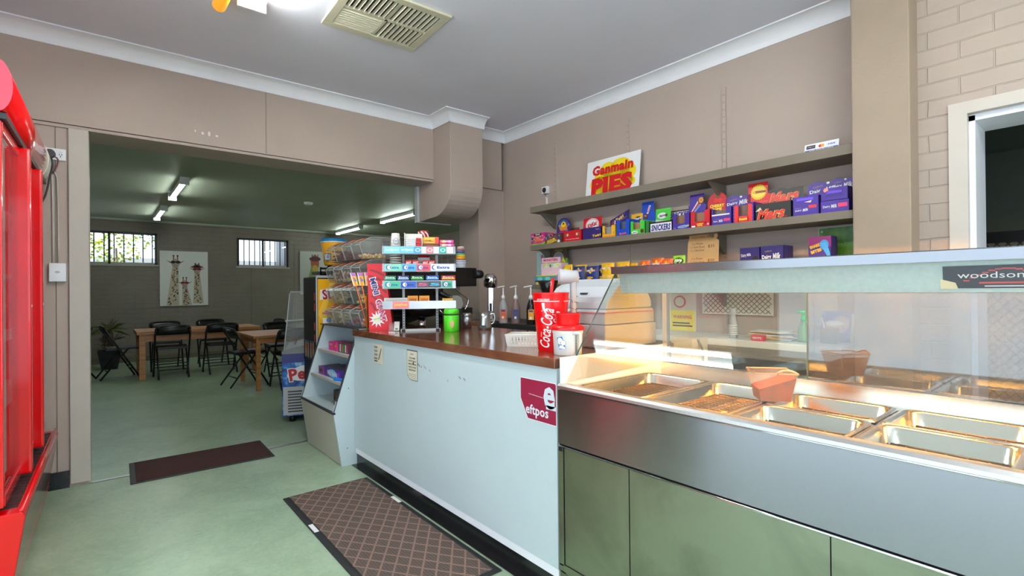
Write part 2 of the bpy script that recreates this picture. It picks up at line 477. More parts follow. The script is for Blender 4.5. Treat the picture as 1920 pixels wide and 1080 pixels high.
def tag(o, label=None, cat=None, group=None, kind=None):
    if label: o['label'] = label
    if cat: o['category'] = cat
    if group: o['group'] = group
    if kind: o['kind'] = kind
def thing(name, label, cat, loc=(0, 0, 0), rz=0.0, group=None):
    o = bpy.data.objects.new(name, None); C.objects.link(o)
    o.empty_display_size = 0.05
    o.location = loc; o.rotation_euler = (0, 0, rz)
    tag(o, label, cat, group)
    return o
def dup(root, loc, rz=None, label=None, group=None):
    def cp(o, par):
        c = o.copy(); C.objects.link(c)
        if par: c.parent = par
        for ch in list(o.children): cp(ch, c)
        return c
    r = cp(root, None); r.location = loc
    if rz is not None: r.rotation_euler = (0, 0, rz)
    if label: r['label'] = label
    if group: r['group'] = group
    return r
def struct(mb, name, **kw): return mb.build(name, kind='structure', **kw)
# ------------------------------------------------------------------ the setting
WX = 3.283      # wall behind the shelves
LX = -1.30      # wall with the shop window, left of the camera
BX = 3.15       # painted brick wall on the right
LY, LY2 = 4.162, 4.46   # front / rear face of the lintel wall
CZ = 2.82
FY = 11.02      # rear wall of the dining room
FZ = 2.50

struct(MB().box(-1.4, 3.5, -2.3, LY2, -0.06, 0.0, 'green_vinyl').box(-2.6, 6.2, LY2, 11.2, -0.06, 0.0, 'green_vinyl'), 'floor')
struct(MB().box(LX-0.1, 3.5, -2.3, LY+0.02, CZ, CZ+0.08, 'ceiling_paint'), 'ceiling')
struct(MB().box(-2.6, 6.2, LY2-0.02, 11.2, FZ, FZ+0.06, 'rear_ceiling_paint'), 'ceiling_dining')

# lintel wall between shop and dining room
m = MB()
m.box(LX-0.1, -0.055, LY, LY2, 0, CZ, 'taupe_paint')                 # left pier
m.box(-0.055, 3.5, LY, LY2, 2.232, CZ, 'taupe_paint')                # lintel
m.box(LX, 2.455, LY-0.022, LY, 2.255, 2.74, 'taupe_paint')           # facing board, a lip above the soffit
m.box(LX, 2.455, LY-0.014, LY, 2.232, 2.250, 'taupe_paint')
m.box(2.955, 3.5, 4.11, LY2, 0, 2.236, 'taupe_paint')                # right pier
m.box(2.80, 3.24, 4.085, LY, 2.236, CZ, 'taupe_paint')               # recessed panel right of the duct
m.box(2.80, 3.225, 4.078, 4.09, 2.236, 2.252, 'taupe_paint')
struct(m, 'wall_back')
for k, (dx, w, h) in enumerate([(0, 0.006, 0.010), (0.035, 0.011, 0.018), (0.075, 0.009, 0.024), (0.115, 0.006, 0.012)]):
    pass
m = MB().frame((0.57, LY-0.0225, 2.335), (1, 0, 0), (0, 0, 1))
for (dx, dy, w, h) in [(-0.045, 0.008, .004, .010), (0, 0, .009, .010), (.04, 0.003, .008, .018), (.088, -.004, .009, .008)]:
    m.disc(dx, dy, w, h, c_(225, 220, 215), 1, 10)
struct(m, 'trim_1')
# jamb board of the opening
m = MB().box(-0.148, -0.052, LY-0.022, LY+0.01, 0.02, 2.232, 'jamb_paint').box(-0.062, -0.050, LY+0.01, LY2, 0.0, 2.232, 'jamb_paint')
struct(m, 'trim_2', bevel=0.003)
# seams of wall sheeting on the lintel wall
m = MB()
m.box(0.985, 0.989, LY-0.0235, LY-0.02, 2.26, 2.735, 'shelf_paint')
m.box(-0.21, -0.206, LY-0.004, LY, 0.1, 2.232, 'shelf_paint')
struct(m, 'trim_3')

# shelf wall, column, brick wall with doorway
m = MB().box(WX, 3.5, 0.80, 4.2, 0, CZ, 'taupe_paint')
struct(m, 'wall_right')
m = MB().box(3.0, 3.4, 0.631, 0.873, 0, CZ, 'rendered_paint')
struct(m, 'wall_column', bevel=0.006)
D0, D1, DH = 0.512, -0.55, 2.055      # masonry opening
m = MB()
m.box(BX, 3.42, D0, 0.64, 0, CZ, 'painted_brick')
m.box(BX, 3.42, -2.3, D1, 0, CZ, 'painted_brick')
m.box(BX, 3.42, D1, D0, DH, CZ, 'painted_brick')
struct(m, 'wall_right_brick')
m = MB()                                                              # timber door frame
m.prism([(0.515, 0), (0.515, 2.062), (-0.56, 2.062), (-0.56, 0), (-0.50, 0), (-0.50, 2.005), (0.447, 2.005), (0.447, 0)], 'x', BX-0.012, BX+0.028, 'jamb_paint')
struct(m, 'trim_4')
m = MB()
m.box(BX+0.03, 3.45, 0.425, 0.455, 0, 2.0, 'white_gloss').box(BX+0.03, 3.45, -0.5, 0.455, 1.975, 2.005, 'white_gloss').box(BX+0.03, 3.45, -0.53, -0.5, 0, 2.0, 'white_gloss')
struct(m, 'door_1')

# wall behind and wall with shop window left of the camera
struct(MB().box(LX-0.1, -0.6, -2.3, -2.2, 0, CZ, 'taupe_paint').box(2.6, 3.5, -2.3, -2.2, 0, CZ, 'taupe_paint').box(-0.6, 2.6, -2.3, -2.2, 2.4, CZ, 'taupe_paint').box(-0.6, 2.6, -2.3, -2.2, 0, 0.1, 'taupe_paint'), 'wall_front')
wf = MB()  # unseen front window, added to bring more daylight up to the ceiling
for x in (-0.6, 0.45, 1.5, 2.555): wf.box(x, x+0.045, -2.28, -2.23, 0.1, 2.4, 'light_grey')
wf.box(-0.6, 2.6, -2.28, -2.23, 0.1, 0.15, 'light_grey').box(-0.6, 2.6, -2.28, -2.23, 2.35, 2.4, 'light_grey')
wo = struct(wf, 'added_front_window')
MB().box(-0.56, 2.56, -2.258, -2.252, 0.15, 2.35, 'glass_clear').build('window_pane', wo)
m = MB()
m.box(LX-0.1, LX, -2.3, -1.4, 0, CZ, 'taupe_paint').box(LX-0.1, LX, 2.3, LY, 0, CZ, 'taupe_paint')
m.box(LX-0.1, LX, -1.4, 2.3, 0, 0.1, 'taupe_paint').box(LX-0.1, LX, -1.4, 2.3, 2.4, CZ, 'taupe_paint')
struct(m, 'wall_left')
wf = MB()
for y in (-1.4, 2.255): wf.box(LX-0.07, LX-0.02, y, y+0.045, 0.1, 2.4, 'light_grey')
wf.box(LX-0.07, LX-0.02, -1.4, 2.3, 0.1, 0.15, 'light_grey').box(LX-0.07, LX-0.02, -1.4, 2.3, 2.35, 2.4, 'light_grey')
wo = struct(wf, 'window_1')
MB().box(LX-0.048, LX-0.042, -1.36, 2.26, 0.15, 2.35, 'glass_clear').build('window_pane', wo)

# cornice: cove profile swept round the shop
def cove(path, name, capend=True):
    prof = [(0.0, 0.0), (0.006, 0.0)]                                # (out from wall, up from lower edge)
    for i in range(9):
        a = PI/2*i/8
        prof.append((0.008+0.078*(1-math.cos(a)), 0.006+0.078*math.sin(a)))
    prof += [(0.096, 0.084), (0.096, 0.092), (0.0, 0.092)]
    m = MB(); n = len(prof); vs = []
    P = [Vector((p[0], p[1])) for p in path]
    for i, p in enumerate(P):
        d0 = (p-P[i-1]).normalized() if i else (P[1]-P[0]).normalized()
        d1 = (P[i+1]-p).normalized() if i < len(P)-1 else d0
        n0 = Vector((d0.y, -d0.x)); n1 = Vector((d1.y, -d1.x))
        b = (n0+n1); b = b/(b.length**2)*2 if b.length > 0 else n0
        for a, z in prof:
            vs.append((p.x+b.x*a, p.y+b.y*a, CZ-0.092+z))
    fs = []
    for i in range(len(P)-1):
        for k in range(n):
            j = (k+1) % n
            fs.append((i*n+k, i*n+j, (i+1)*n+j, (i+1)*n+k))
    fs.append(tuple(range(n))[::-1]); fs.append(tuple((len(P)-1)*n+k for k in range(n)))
    m.add(vs, fs, 'white_gloss', True)
    o = struct(m, name)
    md = o.modifiers.new('es', 'EDGE_SPLIT'); md.split_angle = R(30)
    return o
cove([(LX, LY-0.022), (2.45, LY-0.022), (2.45, 3.84), (2.835, 3.84)], 'trim_5')
cove([(2.80, 4.082), (WX, 4.082), (WX, 0.873)], 'trim_6')
cove([(3.0, 0.875), (3.0, 0.629), (BX, 0.629), (BX, -2.2), (LX, -2.2), (LX, LY-0.022)], 'trim_7')

# curved boxed-in duct
pts = [(3.84, CZ), (3.84, 2.16)]
for i in range(1, 9):
    a = PI/2*i/9
    pts.append((3.84+0.30*(1-math.cos(a)), 2.16-0.262*math.sin(a)))
pts += [(4.14, 1.897), (4.42, 1.885), (4.42, CZ)]
m = MB().prism(pts, 'x', 2.455, 2.812, 'taupe_paint', False)
struct(m, 'wall_duct')
m = MB().box(2.43, 2.82, 4.42, 4.47, 1.875, 2.232, 'light_grey')
struct(m, 'trim_8')
m = MB()
edge = [(2.455, y, z) for y, z in pts[1:-2]]
m.tube([(2.456, 3.842, 2.72)] + [(2.456, y, z) for y, z in pts[1:-2]], 0.0035, 'jamb_paint', 6)
struct(m, 'trim_9')

# metal strips: threshold and wall shelving rails
m = MB().prism([(LY-0.02, 0), (LY+0.02, 0), (LY+0.014, 0.004), (LY-0.014, 0.004)], 'x', -0.05, 1.30, 'satin_steel')
struct(m, 'trim_10')
for k, (y, z1) in enumerate([(3.325, 2.58), (2.497, 2.56), (1.696, 2.56)]):
    m = MB().box(WX-0.012, WX, y-0.012, y+0.012, 0.95, z1, 'taupe_paint')
    z = 1.0
    while z < z1-0.03:
        m.box(WX-0.0125, WX-0.0115, y-0.006, y-0.0035, z, z+0.012, 'shelf_paint'); m.box(WX-0.0125, WX-0.0115, y+0.0035, y+0.006, z, z+0.012, 'shelf_paint'); z += 0.05
    m.build('shelf_rail', label=['slotted wall rail nearest the corner, holding the shelf brackets', 'slotted wall rail just right of the pies sign', 'slotted wall rail above the cherry box, nearest the column'][k], cat='shelf rail', group='slotted wall rails')
# black skirting under the left pier
m = MB().box(-0.9, -0.152, LY-0.012, LY, 0.0, 0.105, 'black_skirting')
struct(m, 'baseboard_back')

# dining room shell
m = MB()
W1 = (-0.55, 0.80, 1.71, 2.275); W2 = (2.08, 3.04, 1.71, 2.275)
for (a, b) in [(-2.6, W1[0]), (W1[1], W2[0]), (W2[1], 6.2)]: m.box(a, b, FY, FY+0.18, 0, FZ, 'painted_brick_rear')
for w in (W1, W2):
    m.box(w[0], w[1], FY, FY+0.18, 0, w[2], 'painted_brick_rear').box(w[0], w[1], FY, FY+0.18, w[3], FZ, 'painted_brick_rear')
struct(m, 'wall_rear')
struct(MB().box(2.325, 2.337, FY-0.004, FY, 0, 1.70, 'shelf_paint').box(3.15, 3.162, FY-0.004, FY, 0, 2.2, 'shelf_paint'), 'trim_11')
struct(MB().box(-2.7, -2.6, LY2, 11.2, 0, FZ, 'painted_brick_rear'), 'wall_rear_left')
m = MB().box(6.1, 6.2, LY2, 11.2, 0, FZ, 'painted_brick_rear')
struct(m, 'wall_rear_right')
m = MB().box(-2.7, LX-0.1, LY2-0.1, LY2, 0, FZ, 'taupe_paint').box(3.4, 6.2, LY2-0.1, LY2, 0, FZ, 'taupe_paint')
struct(m, 'wall_rear_front')
m = MB().box(-2.6, 6.1, FY-0.07, FY, FZ-0.035, FZ, 'rear_ceiling_paint')
struct(m, 'trim_12')
struct(MB().box(-2.6, 6.1, FY-0.012, FY, 0, 0.08, 'shelf_paint'), 'baseboard_rear')
def rear_window(w, name):
    x0, x1, z0, z1 = w
    m = MB(); t = 0.035; mid = (x0+x1)/2
    for a, b in ((x0, x0+t), (mid-t/2, mid+t/2), (x1-t, x1)): m.box(a, b, FY+0.03, FY+0.07, z0, z1, 'dark_grey')
    m.box(x0, x1, FY+0.03, FY+0.07, z0, z0+t, 'light_grey').box(x0, x1, FY+0.03, FY+0.07, z1-t, z1, 'dark_grey')
    m.box(x0-0.02, x1+0.02, FY-0.02, FY+0.03, z0-0.03, z0, 'jamb_paint')
    o = struct(m, name)
    MB().box(x0+t, x1-t, FY+0.048, FY+0.053, z0+t, z1-t, 'glass_clear').build('window_pane', o)
    b = MB(); k = 10
    for i in range(k):
        x = x0+(x1-x0)*(i+0.5)/k
        b.box(x-0.009, x+0.009, FY+0.085, FY+0.097, z0, z1, 'black_metal')
    b.build('security_bars', o)
rear_window(W1, 'window_2'); rear_window(W2, 'window_3')
# yard outside the rear windows
struct(MB().box(-6, 9, 11.25, 18, -0.1, 0.0, 'mid_grey'), 'ground_outside')
m = MB().box(-0.9, -0.1, 14.0, 14.1, 0, 2.5, 'white').box(-2.5, 6, 15.0, 15.1, 0, 2.05, 'light_grey')
struct(m, 'wall_yard')
struct(MB().box(3.5, 4.4, 12.9, 13.8, 0, 2.9, 'dark_grey'), 'wall_shed')
def shrub(name, cx, cy, cz, rad, n, label, cols):
    m = MB()
    for i in range(n):
        a = random.uniform(0, 2*PI); e = random.uniform(-1, 1); r = rad*random.uniform(0.5, 1)
        p = Vector((cx+r*math.cos(a)*math.sqrt(1-e*e), cy+r*math.sin(a)*math.sqrt(1-e*e), cz+r*e))
        d = Vector((random.uniform(-1, 1), random.uniform(-1, 1), random.uniform(-1, 1))).normalized()*0.07
        q = d.cross(Vector((random.uniform(-1, 1), random.uniform(-1, 1), 1))).normalized()*0.03
        m.add([p, p+d*0.5+q, p+d, p+d*0.5-q], [(0, 1, 2, 3)], random.choice(cols))
    m.tube([(cx, cy, 0), (cx+0.03, cy, cz*0.6), (cx, cy, cz)], [0.05, 0.02], c_(90, 70, 50), 6)
    m.build(name, label=label, cat='bush', kind=None)
mat('leaf_a', (0.55, 0.66, 0.15), 0.5); mat('leaf_b', (0.78, 0.78, 0.25), 0.5); mat('leaf_c', (0.25, 0.38, 0.10), 0.5); mat('leaf_r', (0.75, 0.30, 0.15), 0.5)
shrub('garden_bush', 0.25, 12.6, 2.1, 0.5, 420, 'yellow-green bush seen through the barred window left of the giraffe picture', ['leaf_a', 'leaf_b', 'leaf_b', 'leaf_a'])
shrub('garden_tree', 0.95, 13.4, 2.9, 0.7, 700, 'darker green tree behind the yellow bush outside the rear window', ['leaf_c', 'leaf_a'])

# back room behind the doorway on the right
mat('backroom_wall', (0.44, 0.47, 0.43), 0.6, noise=0.05)
struct(MB().box(3.45, 6.4, -1.6, 2.2, -0.06, 0, 'green_vinyl'), 'floor_backroom')
struct(MB().box(3.42, 6.4, -1.6, 2.2, 2.5, 2.56, 'ceiling_paint'), 'ceiling_backroom')
m = MB().box(3.5, 6.4, 1.30, 1.4, 0, 2.5, 'backroom_wall').box(5.3, 5.4, -1.6, 1.4, 0, 2.5, 'backroom_wall').box(3.4, 6.4, -1.7, -1.6, 0, 2.5, 'backroom_wall')
struct(m, 'wall_backroom')
# ------------------------------------------------------------------ lamps
emis_mat('tube_glow', (0.98, 1.0, 0.98), 48.0)
emis_mat('tube_glow_rear', (0.95, 1.0, 0.97), 25.0)
def batten(label, loc, length, glow, group, tubes=2, width=0.13, diffuser=False, cat='ceiling light'):
    t = thing('fluorescent_batten', label, cat, loc, 0, group)
    m = MB()
    m.prism([(-width/2+0.02, 0), (width/2-0.02, 0), (0.03, -0.05), (-0.03, -0.05)] if tubes == 1 else [(-width/2+0.015, 0), (width/2-0.015, 0), (width/2-0.02, -0.045), (-width/2+0.02, -0.045)], 'y', -length/2, length/2, 'white_gloss')
    m.build('housing', t)
    for s in (-1, 1):
        e = MB().box(-width/2+0.01, width/2-0.01, s*(length/2+0.006)-0.008, s*(length/2+0.006)+0.008, -0.085, -0.0, 'white_gloss')
        e.build('end_cap', t)
    xs = [0] if tubes == 1 else [-width/4, width/4]
    for x in xs:
        MB().lathe([(0.014, -length/2+0.005), (0.014, length/2-0.005)], glow, 12, cx=x, cy=-0.066, axis='y').build('tube', t)
    return t
batten('twin-tube ceiling light over the shop floor, cut by the top of the frame', (0.645, 2.35, CZ), 1.26, 'tube_glow', None, 2, 0.16)
batten('added unseen twin-tube ceiling light above the food warmer, brightening the shop', (1.55, -0.55, CZ), 1.26, 'tube_glow', 'added shop ceiling lights outside the frame', 2, 0.16)  # unseen fitting, added to brighten the shop and its ceiling
batten('added unseen twin-tube ceiling light behind the camera, brightening the shop', (-0.2, -0.9, CZ), 1.26, 'tube_glow', 'added shop ceiling lights outside the frame', 2, 0.16)  # second fitting added out of view for more bounced light
# orange-yellow insect lamp cover beside it
t = thing('insect_lamp', 'orange-yellow curved lamp cover on the ceiling left of the twin-tube light', 'lamp cover', (0.505, 2.75, CZ))
MB().lathe([(0.001, -0.36), (0.02, -0.355), (0.034, -0.33), (0.036, 0), (0.034, 0.33), (0.02, 0.355), (0.001, 0.36)], (mat('amber', (1.0, 0.68, 0.02), 0.3, emit=0.35), 'amber')[1], 16, cx=0.0, cy=-0.07, axis='y').build('cover', t)
MB().box(-0.012, 0.012, -0.3, 0.3, -0.05, 0, 'light_grey').build('bracket', t)
G = 'fluorescent lights in the dining room'
batten('single-tube light of the left row nearest the opening in the dining room', (0.74, 7.28, FZ), 1.22, 'tube_glow_rear', G, 1, 0.11)
batten('single-tube light of the left row nearest the rear wall windows', (0.74, 9.60, FZ), 1.22, 'tube_glow_rear', G, 1, 0.11)
batten('single-tube light of the right row just above the candy jars', (3.95, 10.05, FZ), 1.22, 'tube_glow_rear', G, 1, 0.11)
batten('single-tube light of the right row beside the curved duct', (3.95, 7.85, FZ), 1.22, 'tube_glow_rear', G, 1, 0.11)
batten('unseen single-tube light extending the right row behind the curved duct, kept for its light', (3.95, 5.65, FZ), 1.22, 'tube_glow_rear', G, 1, 0.11)  # hidden fitting, kept for the light it gives the dining room
t = thing('smoke_alarm', 'small round white smoke alarm on the dining room ceiling', 'smoke alarm', (2.35, 7.5, FZ))
MB().lathe([(0.06, -0.0), (0.06, -0.02), (0.045, -0.035), (0.001, -0.036)], 'white', 20).build('housing', t)

# ceiling air vent
t = thing('air_vent', 'square cream four-way louvred air vent in the shop ceiling', 'air vent', (1.32, 2.755, CZ), R(-2))
W, D = 0.30, 0.26
mat('vent_cream', (0.80, 0.78, 0.68), 0.45)
m = MB()
for (a, b, c, d) in [(-W, W, -D, -D+0.05), (-W, W, D-0.05, D), (-W, -W+0.05, -D+0.05, D-0.05), (W-0.05, W, -D+0.05, D-0.05)]:
    m.box(a, b, c, d, -0.016, -0.001, 'vent_cream')
m.box(-0.011, 0.011, -D+0.05, D-0.05, -0.014, -0.002, 'vent_cream').box(-W+0.05, W-0.05, -0.011, 0.011, -0.014, -0.002, 'vent_cream')
m.build('frame', t, bevel=0.003)
MB().box(-W+0.045, W-0.045, -D+0.045, D-0.045, -0.0015, -0.0005, 'black_rubber').build('opening', t)
for qi, (sx, sy) in enumerate([(-1, -1), (1, -1), (-1, 1), (1, 1)]):
    x0, x1 = (0.013, W-0.052) if sx > 0 else (-W+0.052, -0.013)
    y0, y1 = (0.013, D-0.052) if sy > 0 else (-D+0.052, -0.013)
    m = MB(); k = 8
    along_x = (sx > 0) != (sy > 0)
    tilt = 1 if sx*sy > 0 else -1
    for i in range(k):
        f = (i+0.5)/k
        if along_x and qi != 1:
            y = y0+(y1-y0)*f; dd = 0.005*sy
            m.add([(x0, y-dd, -0.003), (x1, y-dd, -0.003), (x1, y+dd, -0.015), (x0, y+dd, -0.015), (x0, y-dd, -0.0045), (x1, y-dd, -0.0045), (x1, y+dd, -0.0165), (x0, y+dd, -0.0165)],
                  [(0, 1, 2, 3), (7, 6, 5, 4), (0, 4, 5, 1), (3, 2, 6, 7)], 'vent_cream')
        else:
            x = x0+(x1-x0)*f; dd = 0.005*(1 if qi == 0 else sx)
            m.add([(x-dd, y0, -0.003), (x-dd, y1, -0.003), (x+dd, y1, -0.015), (x+dd, y0, -0.015), (x-dd, y0, -0.0045), (x-dd, y1, -0.0045), (x+dd, y1, -0.0165), (x+dd, y0, -0.0165)],
                  [(0, 1, 2, 3), (7, 6, 5, 4), (0, 4, 5, 1), (3, 2, 6, 7)], 'vent_cream')
    m.build('louvre_panel', t)

# ------------------------------------------------------------------ red drinks fridge
t = thing('drinks_fridge', 'tall red glass-door drinks fridge with curved lit header, at the left edge', 'fridge', (-0.25, 2.565, 0), R(-0.9))
FL = 1.40       # local: +Y away from camera, +X into the shop, X=0 about the door fronts
m = MB()
m.box(-0.62, -0.045, 0, FL, 0.40, 0.44, 'fridge_red').box(-0.62, -0.045, 0, FL, 1.84, 2.02, 'fridge_red')
m.box(-0.62, -0.59, 0, FL, 0.40, 1.9, 'white').box(-0.62, -0.045, 0, 0.03, 0.40, 1.9, 'fridge_red').box(-0.62, -0.045, FL-0.03, FL, 0.40, 1.9, 'fridge_red')
m.build('cabinet', t, bevel=0.004)
m = MB()
m.prism([(-0.62, 0.05), (-0.013, 0.05), (0.034, 0.385), (0.029, 0.40), (0.022, 0.405), (-0.62, 0.405)], 'y', -0.005, FL, 'fridge_red')
m.build('base', t, bevel=0.004)
m = MB(); i = 0; y = 0.06
while y < FL-0.05:
    m.box(-0.045, 0.008, y, y+0.028, 0.404, 0.4075, 'black_rubber'); y += 0.038
m.build('floor_grille', t)
MB().tube([(0.024, 0.0, 0.408), (0.024, FL, 0.408)], 0.009, 'fridge_red', 8).build('base_lip', t)
MB().add([(-0.0118, 0.004, 0.06), (-0.0118, FL-0.004, 0.06), (0.0346, FL-0.004, 0.385), (0.0346, 0.004, 0.385)], [(0, 1, 2, 3)], (mat('red_mirror', (0.55, 0.33, 0.31), 0.12, metal=0.75), 'red_mirror')[1]).build('kick_panel', t)
for k in range(3):
    y0 = 0.012+k*0.468; y1 = y0+0.462
    d = MB()
    d.box(-0.05, -0.024, y0, y0+0.03, 0.425, 1.835, 'fridge_red', 0.004)
    d.box(-0.05, 0.012 if k < 2 else -0.026, y1-0.034, y1, 0.425, 1.835, 'fridge_red', 0.010)
    d.box(-0.05, -0.022, y0+0.02, y1-0.02, 0.425, 0.465, 'fridge_red', 0.004)
    d.box(-0.05, -0.022, y0+0.02, y1-0.02, 1.795, 1.835, 'fridge_red', 0.004)
    do = d.build('door', t)
    MB().box(-0.034, -0.028, y0+0.025, y1-0.025, 0.455, 1.80, 'glass_case').build('door_glass', do)
    MB().box(0.0115 if k < 2 else -0.0265, 0.0128 if k < 2 else -0.0252, y1-0.024, y1-0.010, 1.145, 1.155, 'white').build('lock', do)
for z in (0.72, 1.0, 1.28, 1.55):
    MB().box(-0.56, -0.07, 0.03, FL-0.03, z, z+0.008, 'light_grey').build('shelf', t)
hp = [(-0.60, 1.86), (-0.01, 1.86)]
for i in range(13):
    a = -PI/2+PI*i/12
    hp.append((-0.036+0.045*math.cos(a)*1.0, 1.957+0.097*math.sin(a)))
hp += [(-0.12, 2.09), (-0.60, 2.09)]
m = MB().prism(hp, 'y', -0.005, FL, 'fridge_red', True)
m.build('header', t)
MB().prism([(p[0]+0.003, p[1]) for p in hp[2:15]] + [(-0.05, 2.05), (-0.05, 1.87)], 'y', 1.26, 1.385, c_(225, 235, 215, 0.2)).build('header_sign', t)
o = MB().prism([(p[0]-0.0, p[1]) for p in hp], 'y', -0.009, -0.005, c_(228, 80, 100, 0.35)); o.build('header_end_cap', t)
MB().box(-0.05, -0.01, 0, FL, 1.838, 1.86, 'dark_grey').build('header_seal', t)
for x in (-0.55, -0.1):
    for y in (0.1, FL-0.1):
        MB().lathe([(0.025, 0.0), (0.025, 0.05)], 'black_plastic', 12, cx=x, cy=y).build('foot', t)
# ------------------------------------------------------------------ power point, isolator, conduits on the left pier
t = thing('power_outlet', 'white double power outlet beside the fridge header', 'power outlet', (-0.205, LY, 2.06))
m = MB().box(-0.06, 0.046, -0.014, 0, -0.036, 0.036, 'white_gloss', 0.004); m.build('face_plate', t)
m = MB().frame((0, -0.0145, 0), (1, 0, 0), (0, 0, 1))
for x in (-0.03, 0.02):
    m.disc(x-0.005, 0.0, .0018, .006, 'dark_grey').disc(x+0.007, 0.0, .0018, .006, 'dark_grey').disc(x+0.001, -.012, .0018, .006, 'dark_grey')
m.build('sockets', t)
MB().box(0.012, 0.03, -0.02, -0.012, 0.014, 0.028, 'white').build('switch', t)
t = thing('power_plug', 'dark grey plug with hanging cables in the outlet beside the fridge', 'plug', (-0.23, LY-0.015, 2.055))
MB().lathe([(0.024, -0.045), (0.026, -0.01), (0.022, 0)], 'dark_grey', 14, axis='y').build('plug_body', t)
MB().tube([(0, -0.03, -0.015), (0.012, -0.04, -0.06), (0.0, -0.03, -0.13), (-0.02, -0.03, -0.25), (-0.05, -0.02, -0.33)], 0.005, 'dark_grey', 6, 5).build('cable', t)
MB().tube([(0.01, -0.02, -0.01), (0.035, -0.03, -0.03), (0.03, -0.02, -0.07), (0.01, -0.01, -0.12)], 0.004, c_(120, 70, 80), 6, 5).build('cable', t)
t = thing('isolator_switch', 'square white switch box on the pier, below two thin conduits', 'switch box', (-0.198, LY, 1.335))
MB().box(-0.042, 0.037, -0.03, 0, -0.058, 0.055, 'white_gloss', 0.004).build('box', t)
MB().frame((-0.003, -0.0305, 0), (1, 0, 0), (0, 0, 1)).disc(0, 0, .012, .007, 'light_grey').build('rocker', t)
t = thing('wall_conduit', 'pair of thin painted conduits running down the pier to the switch box', 'conduit', (-0.2, LY-0.006, 0))
MB().tube([(-0.02, 0, 1.39), (-0.022, 0, 1.85), (-0.03, 0, 1.96), (-0.05, 0, 2.02)], 0.006, 'jamb_paint', 6, 4).build('pipe', t)
MB().tube([(0.004, 0, 1.39), (0.002, 0, 1.85), (-0.008, 0, 1.94), (-0.03, 0, 1.97)], 0.005, 'jamb_paint', 6, 4).build('pipe', t)

# ------------------------------------------------------------------ floor mats
t = thing('floor_mat', 'large brown diamond-weave mat in front of the counter', 'floor mat', (1.063, 2.385, 0))
m = MB().box(-0.255, 0.255, -0.70, 0.70, 0, 0.006, 'black_rubber'); m.build('rubber_backing', t, bevel=0.003)
MB().box(-0.222, 0.225, -0.672, 0.69, 0.005, 0.010, 'mat_weave').build('weave', t)
for x, y in ((0.238, 0.26), (-0.238, 0.21)): MB().box(x-0.011, x+0.011, y-0.05, y+0.05, 0.006, 0.0075, 'white').build('tag', t)
t = thing('floor_mat', 'narrow plain brown mat lying across the opening to the dining room', 'floor mat', (0.565, 4.185, 0), R(-1.2))
MB().box(-0.42, 0.42, -0.245, 0.245, 0, 0.006, 'black_rubber').build('rubber_backing', t, bevel=0.003)
mat('mat_brown', (0.27, 0.15, 0.13), 0.95, noise=0.15, nscale=60, bump=0.002, bscale=200)
MB().box(-0.39, 0.40, -0.225, 0.225, 0.005, 0.009, 'mat_brown').build('pile', t)

# ------------------------------------------------------------------ dining room furniture
def table(label, x0, x1, y0, y1, h, loc, leg=0.075, apron=0.10, top=0.045, inset=0.03):
    t = thing('dining_table', label, 'table', loc)
    MB().box(x0, x1, y0, y1, h-top, h, 'pine_wood').build('tabletop', t, bevel=0.004)
    m = MB(); i = inset+0.01
    for (a, b, c, d) in [(x0+i, x1-i, y0+i, y0+i+0.025), (x0+i, x1-i, y1-i-0.025, y1-i), (x0+i, x0+i+0.025, y0+i, y1-i), (x1-i-0.025, x1-i, y0+i, y1-i)]:
        m.box(a, b, c, d, h-top-apron, h-top, 'pine_wood')
    m.build('apron', t)
    for x in (x0+inset, x1-inset-leg):
        for y in (y0+inset, y1-inset-leg):
            MB().box(x, x+leg, y, y+leg, 0, h-top, 'pine_wood').build('leg', t, bevel=0.004)
    return t
table('long light-wood dining table ringed by black folding chairs, left of the rear room', 0, 1.56, 0, 0.78, 0.67, (0.38, 8.56, 0))
table('smaller square light-wood table nearer the ice-cream freezer', 0, 1.0, 0, 1.0, 0.67, (1.42, 6.62, 0), leg=0.05, apron=0.07, top=0.03, inset=0.04)

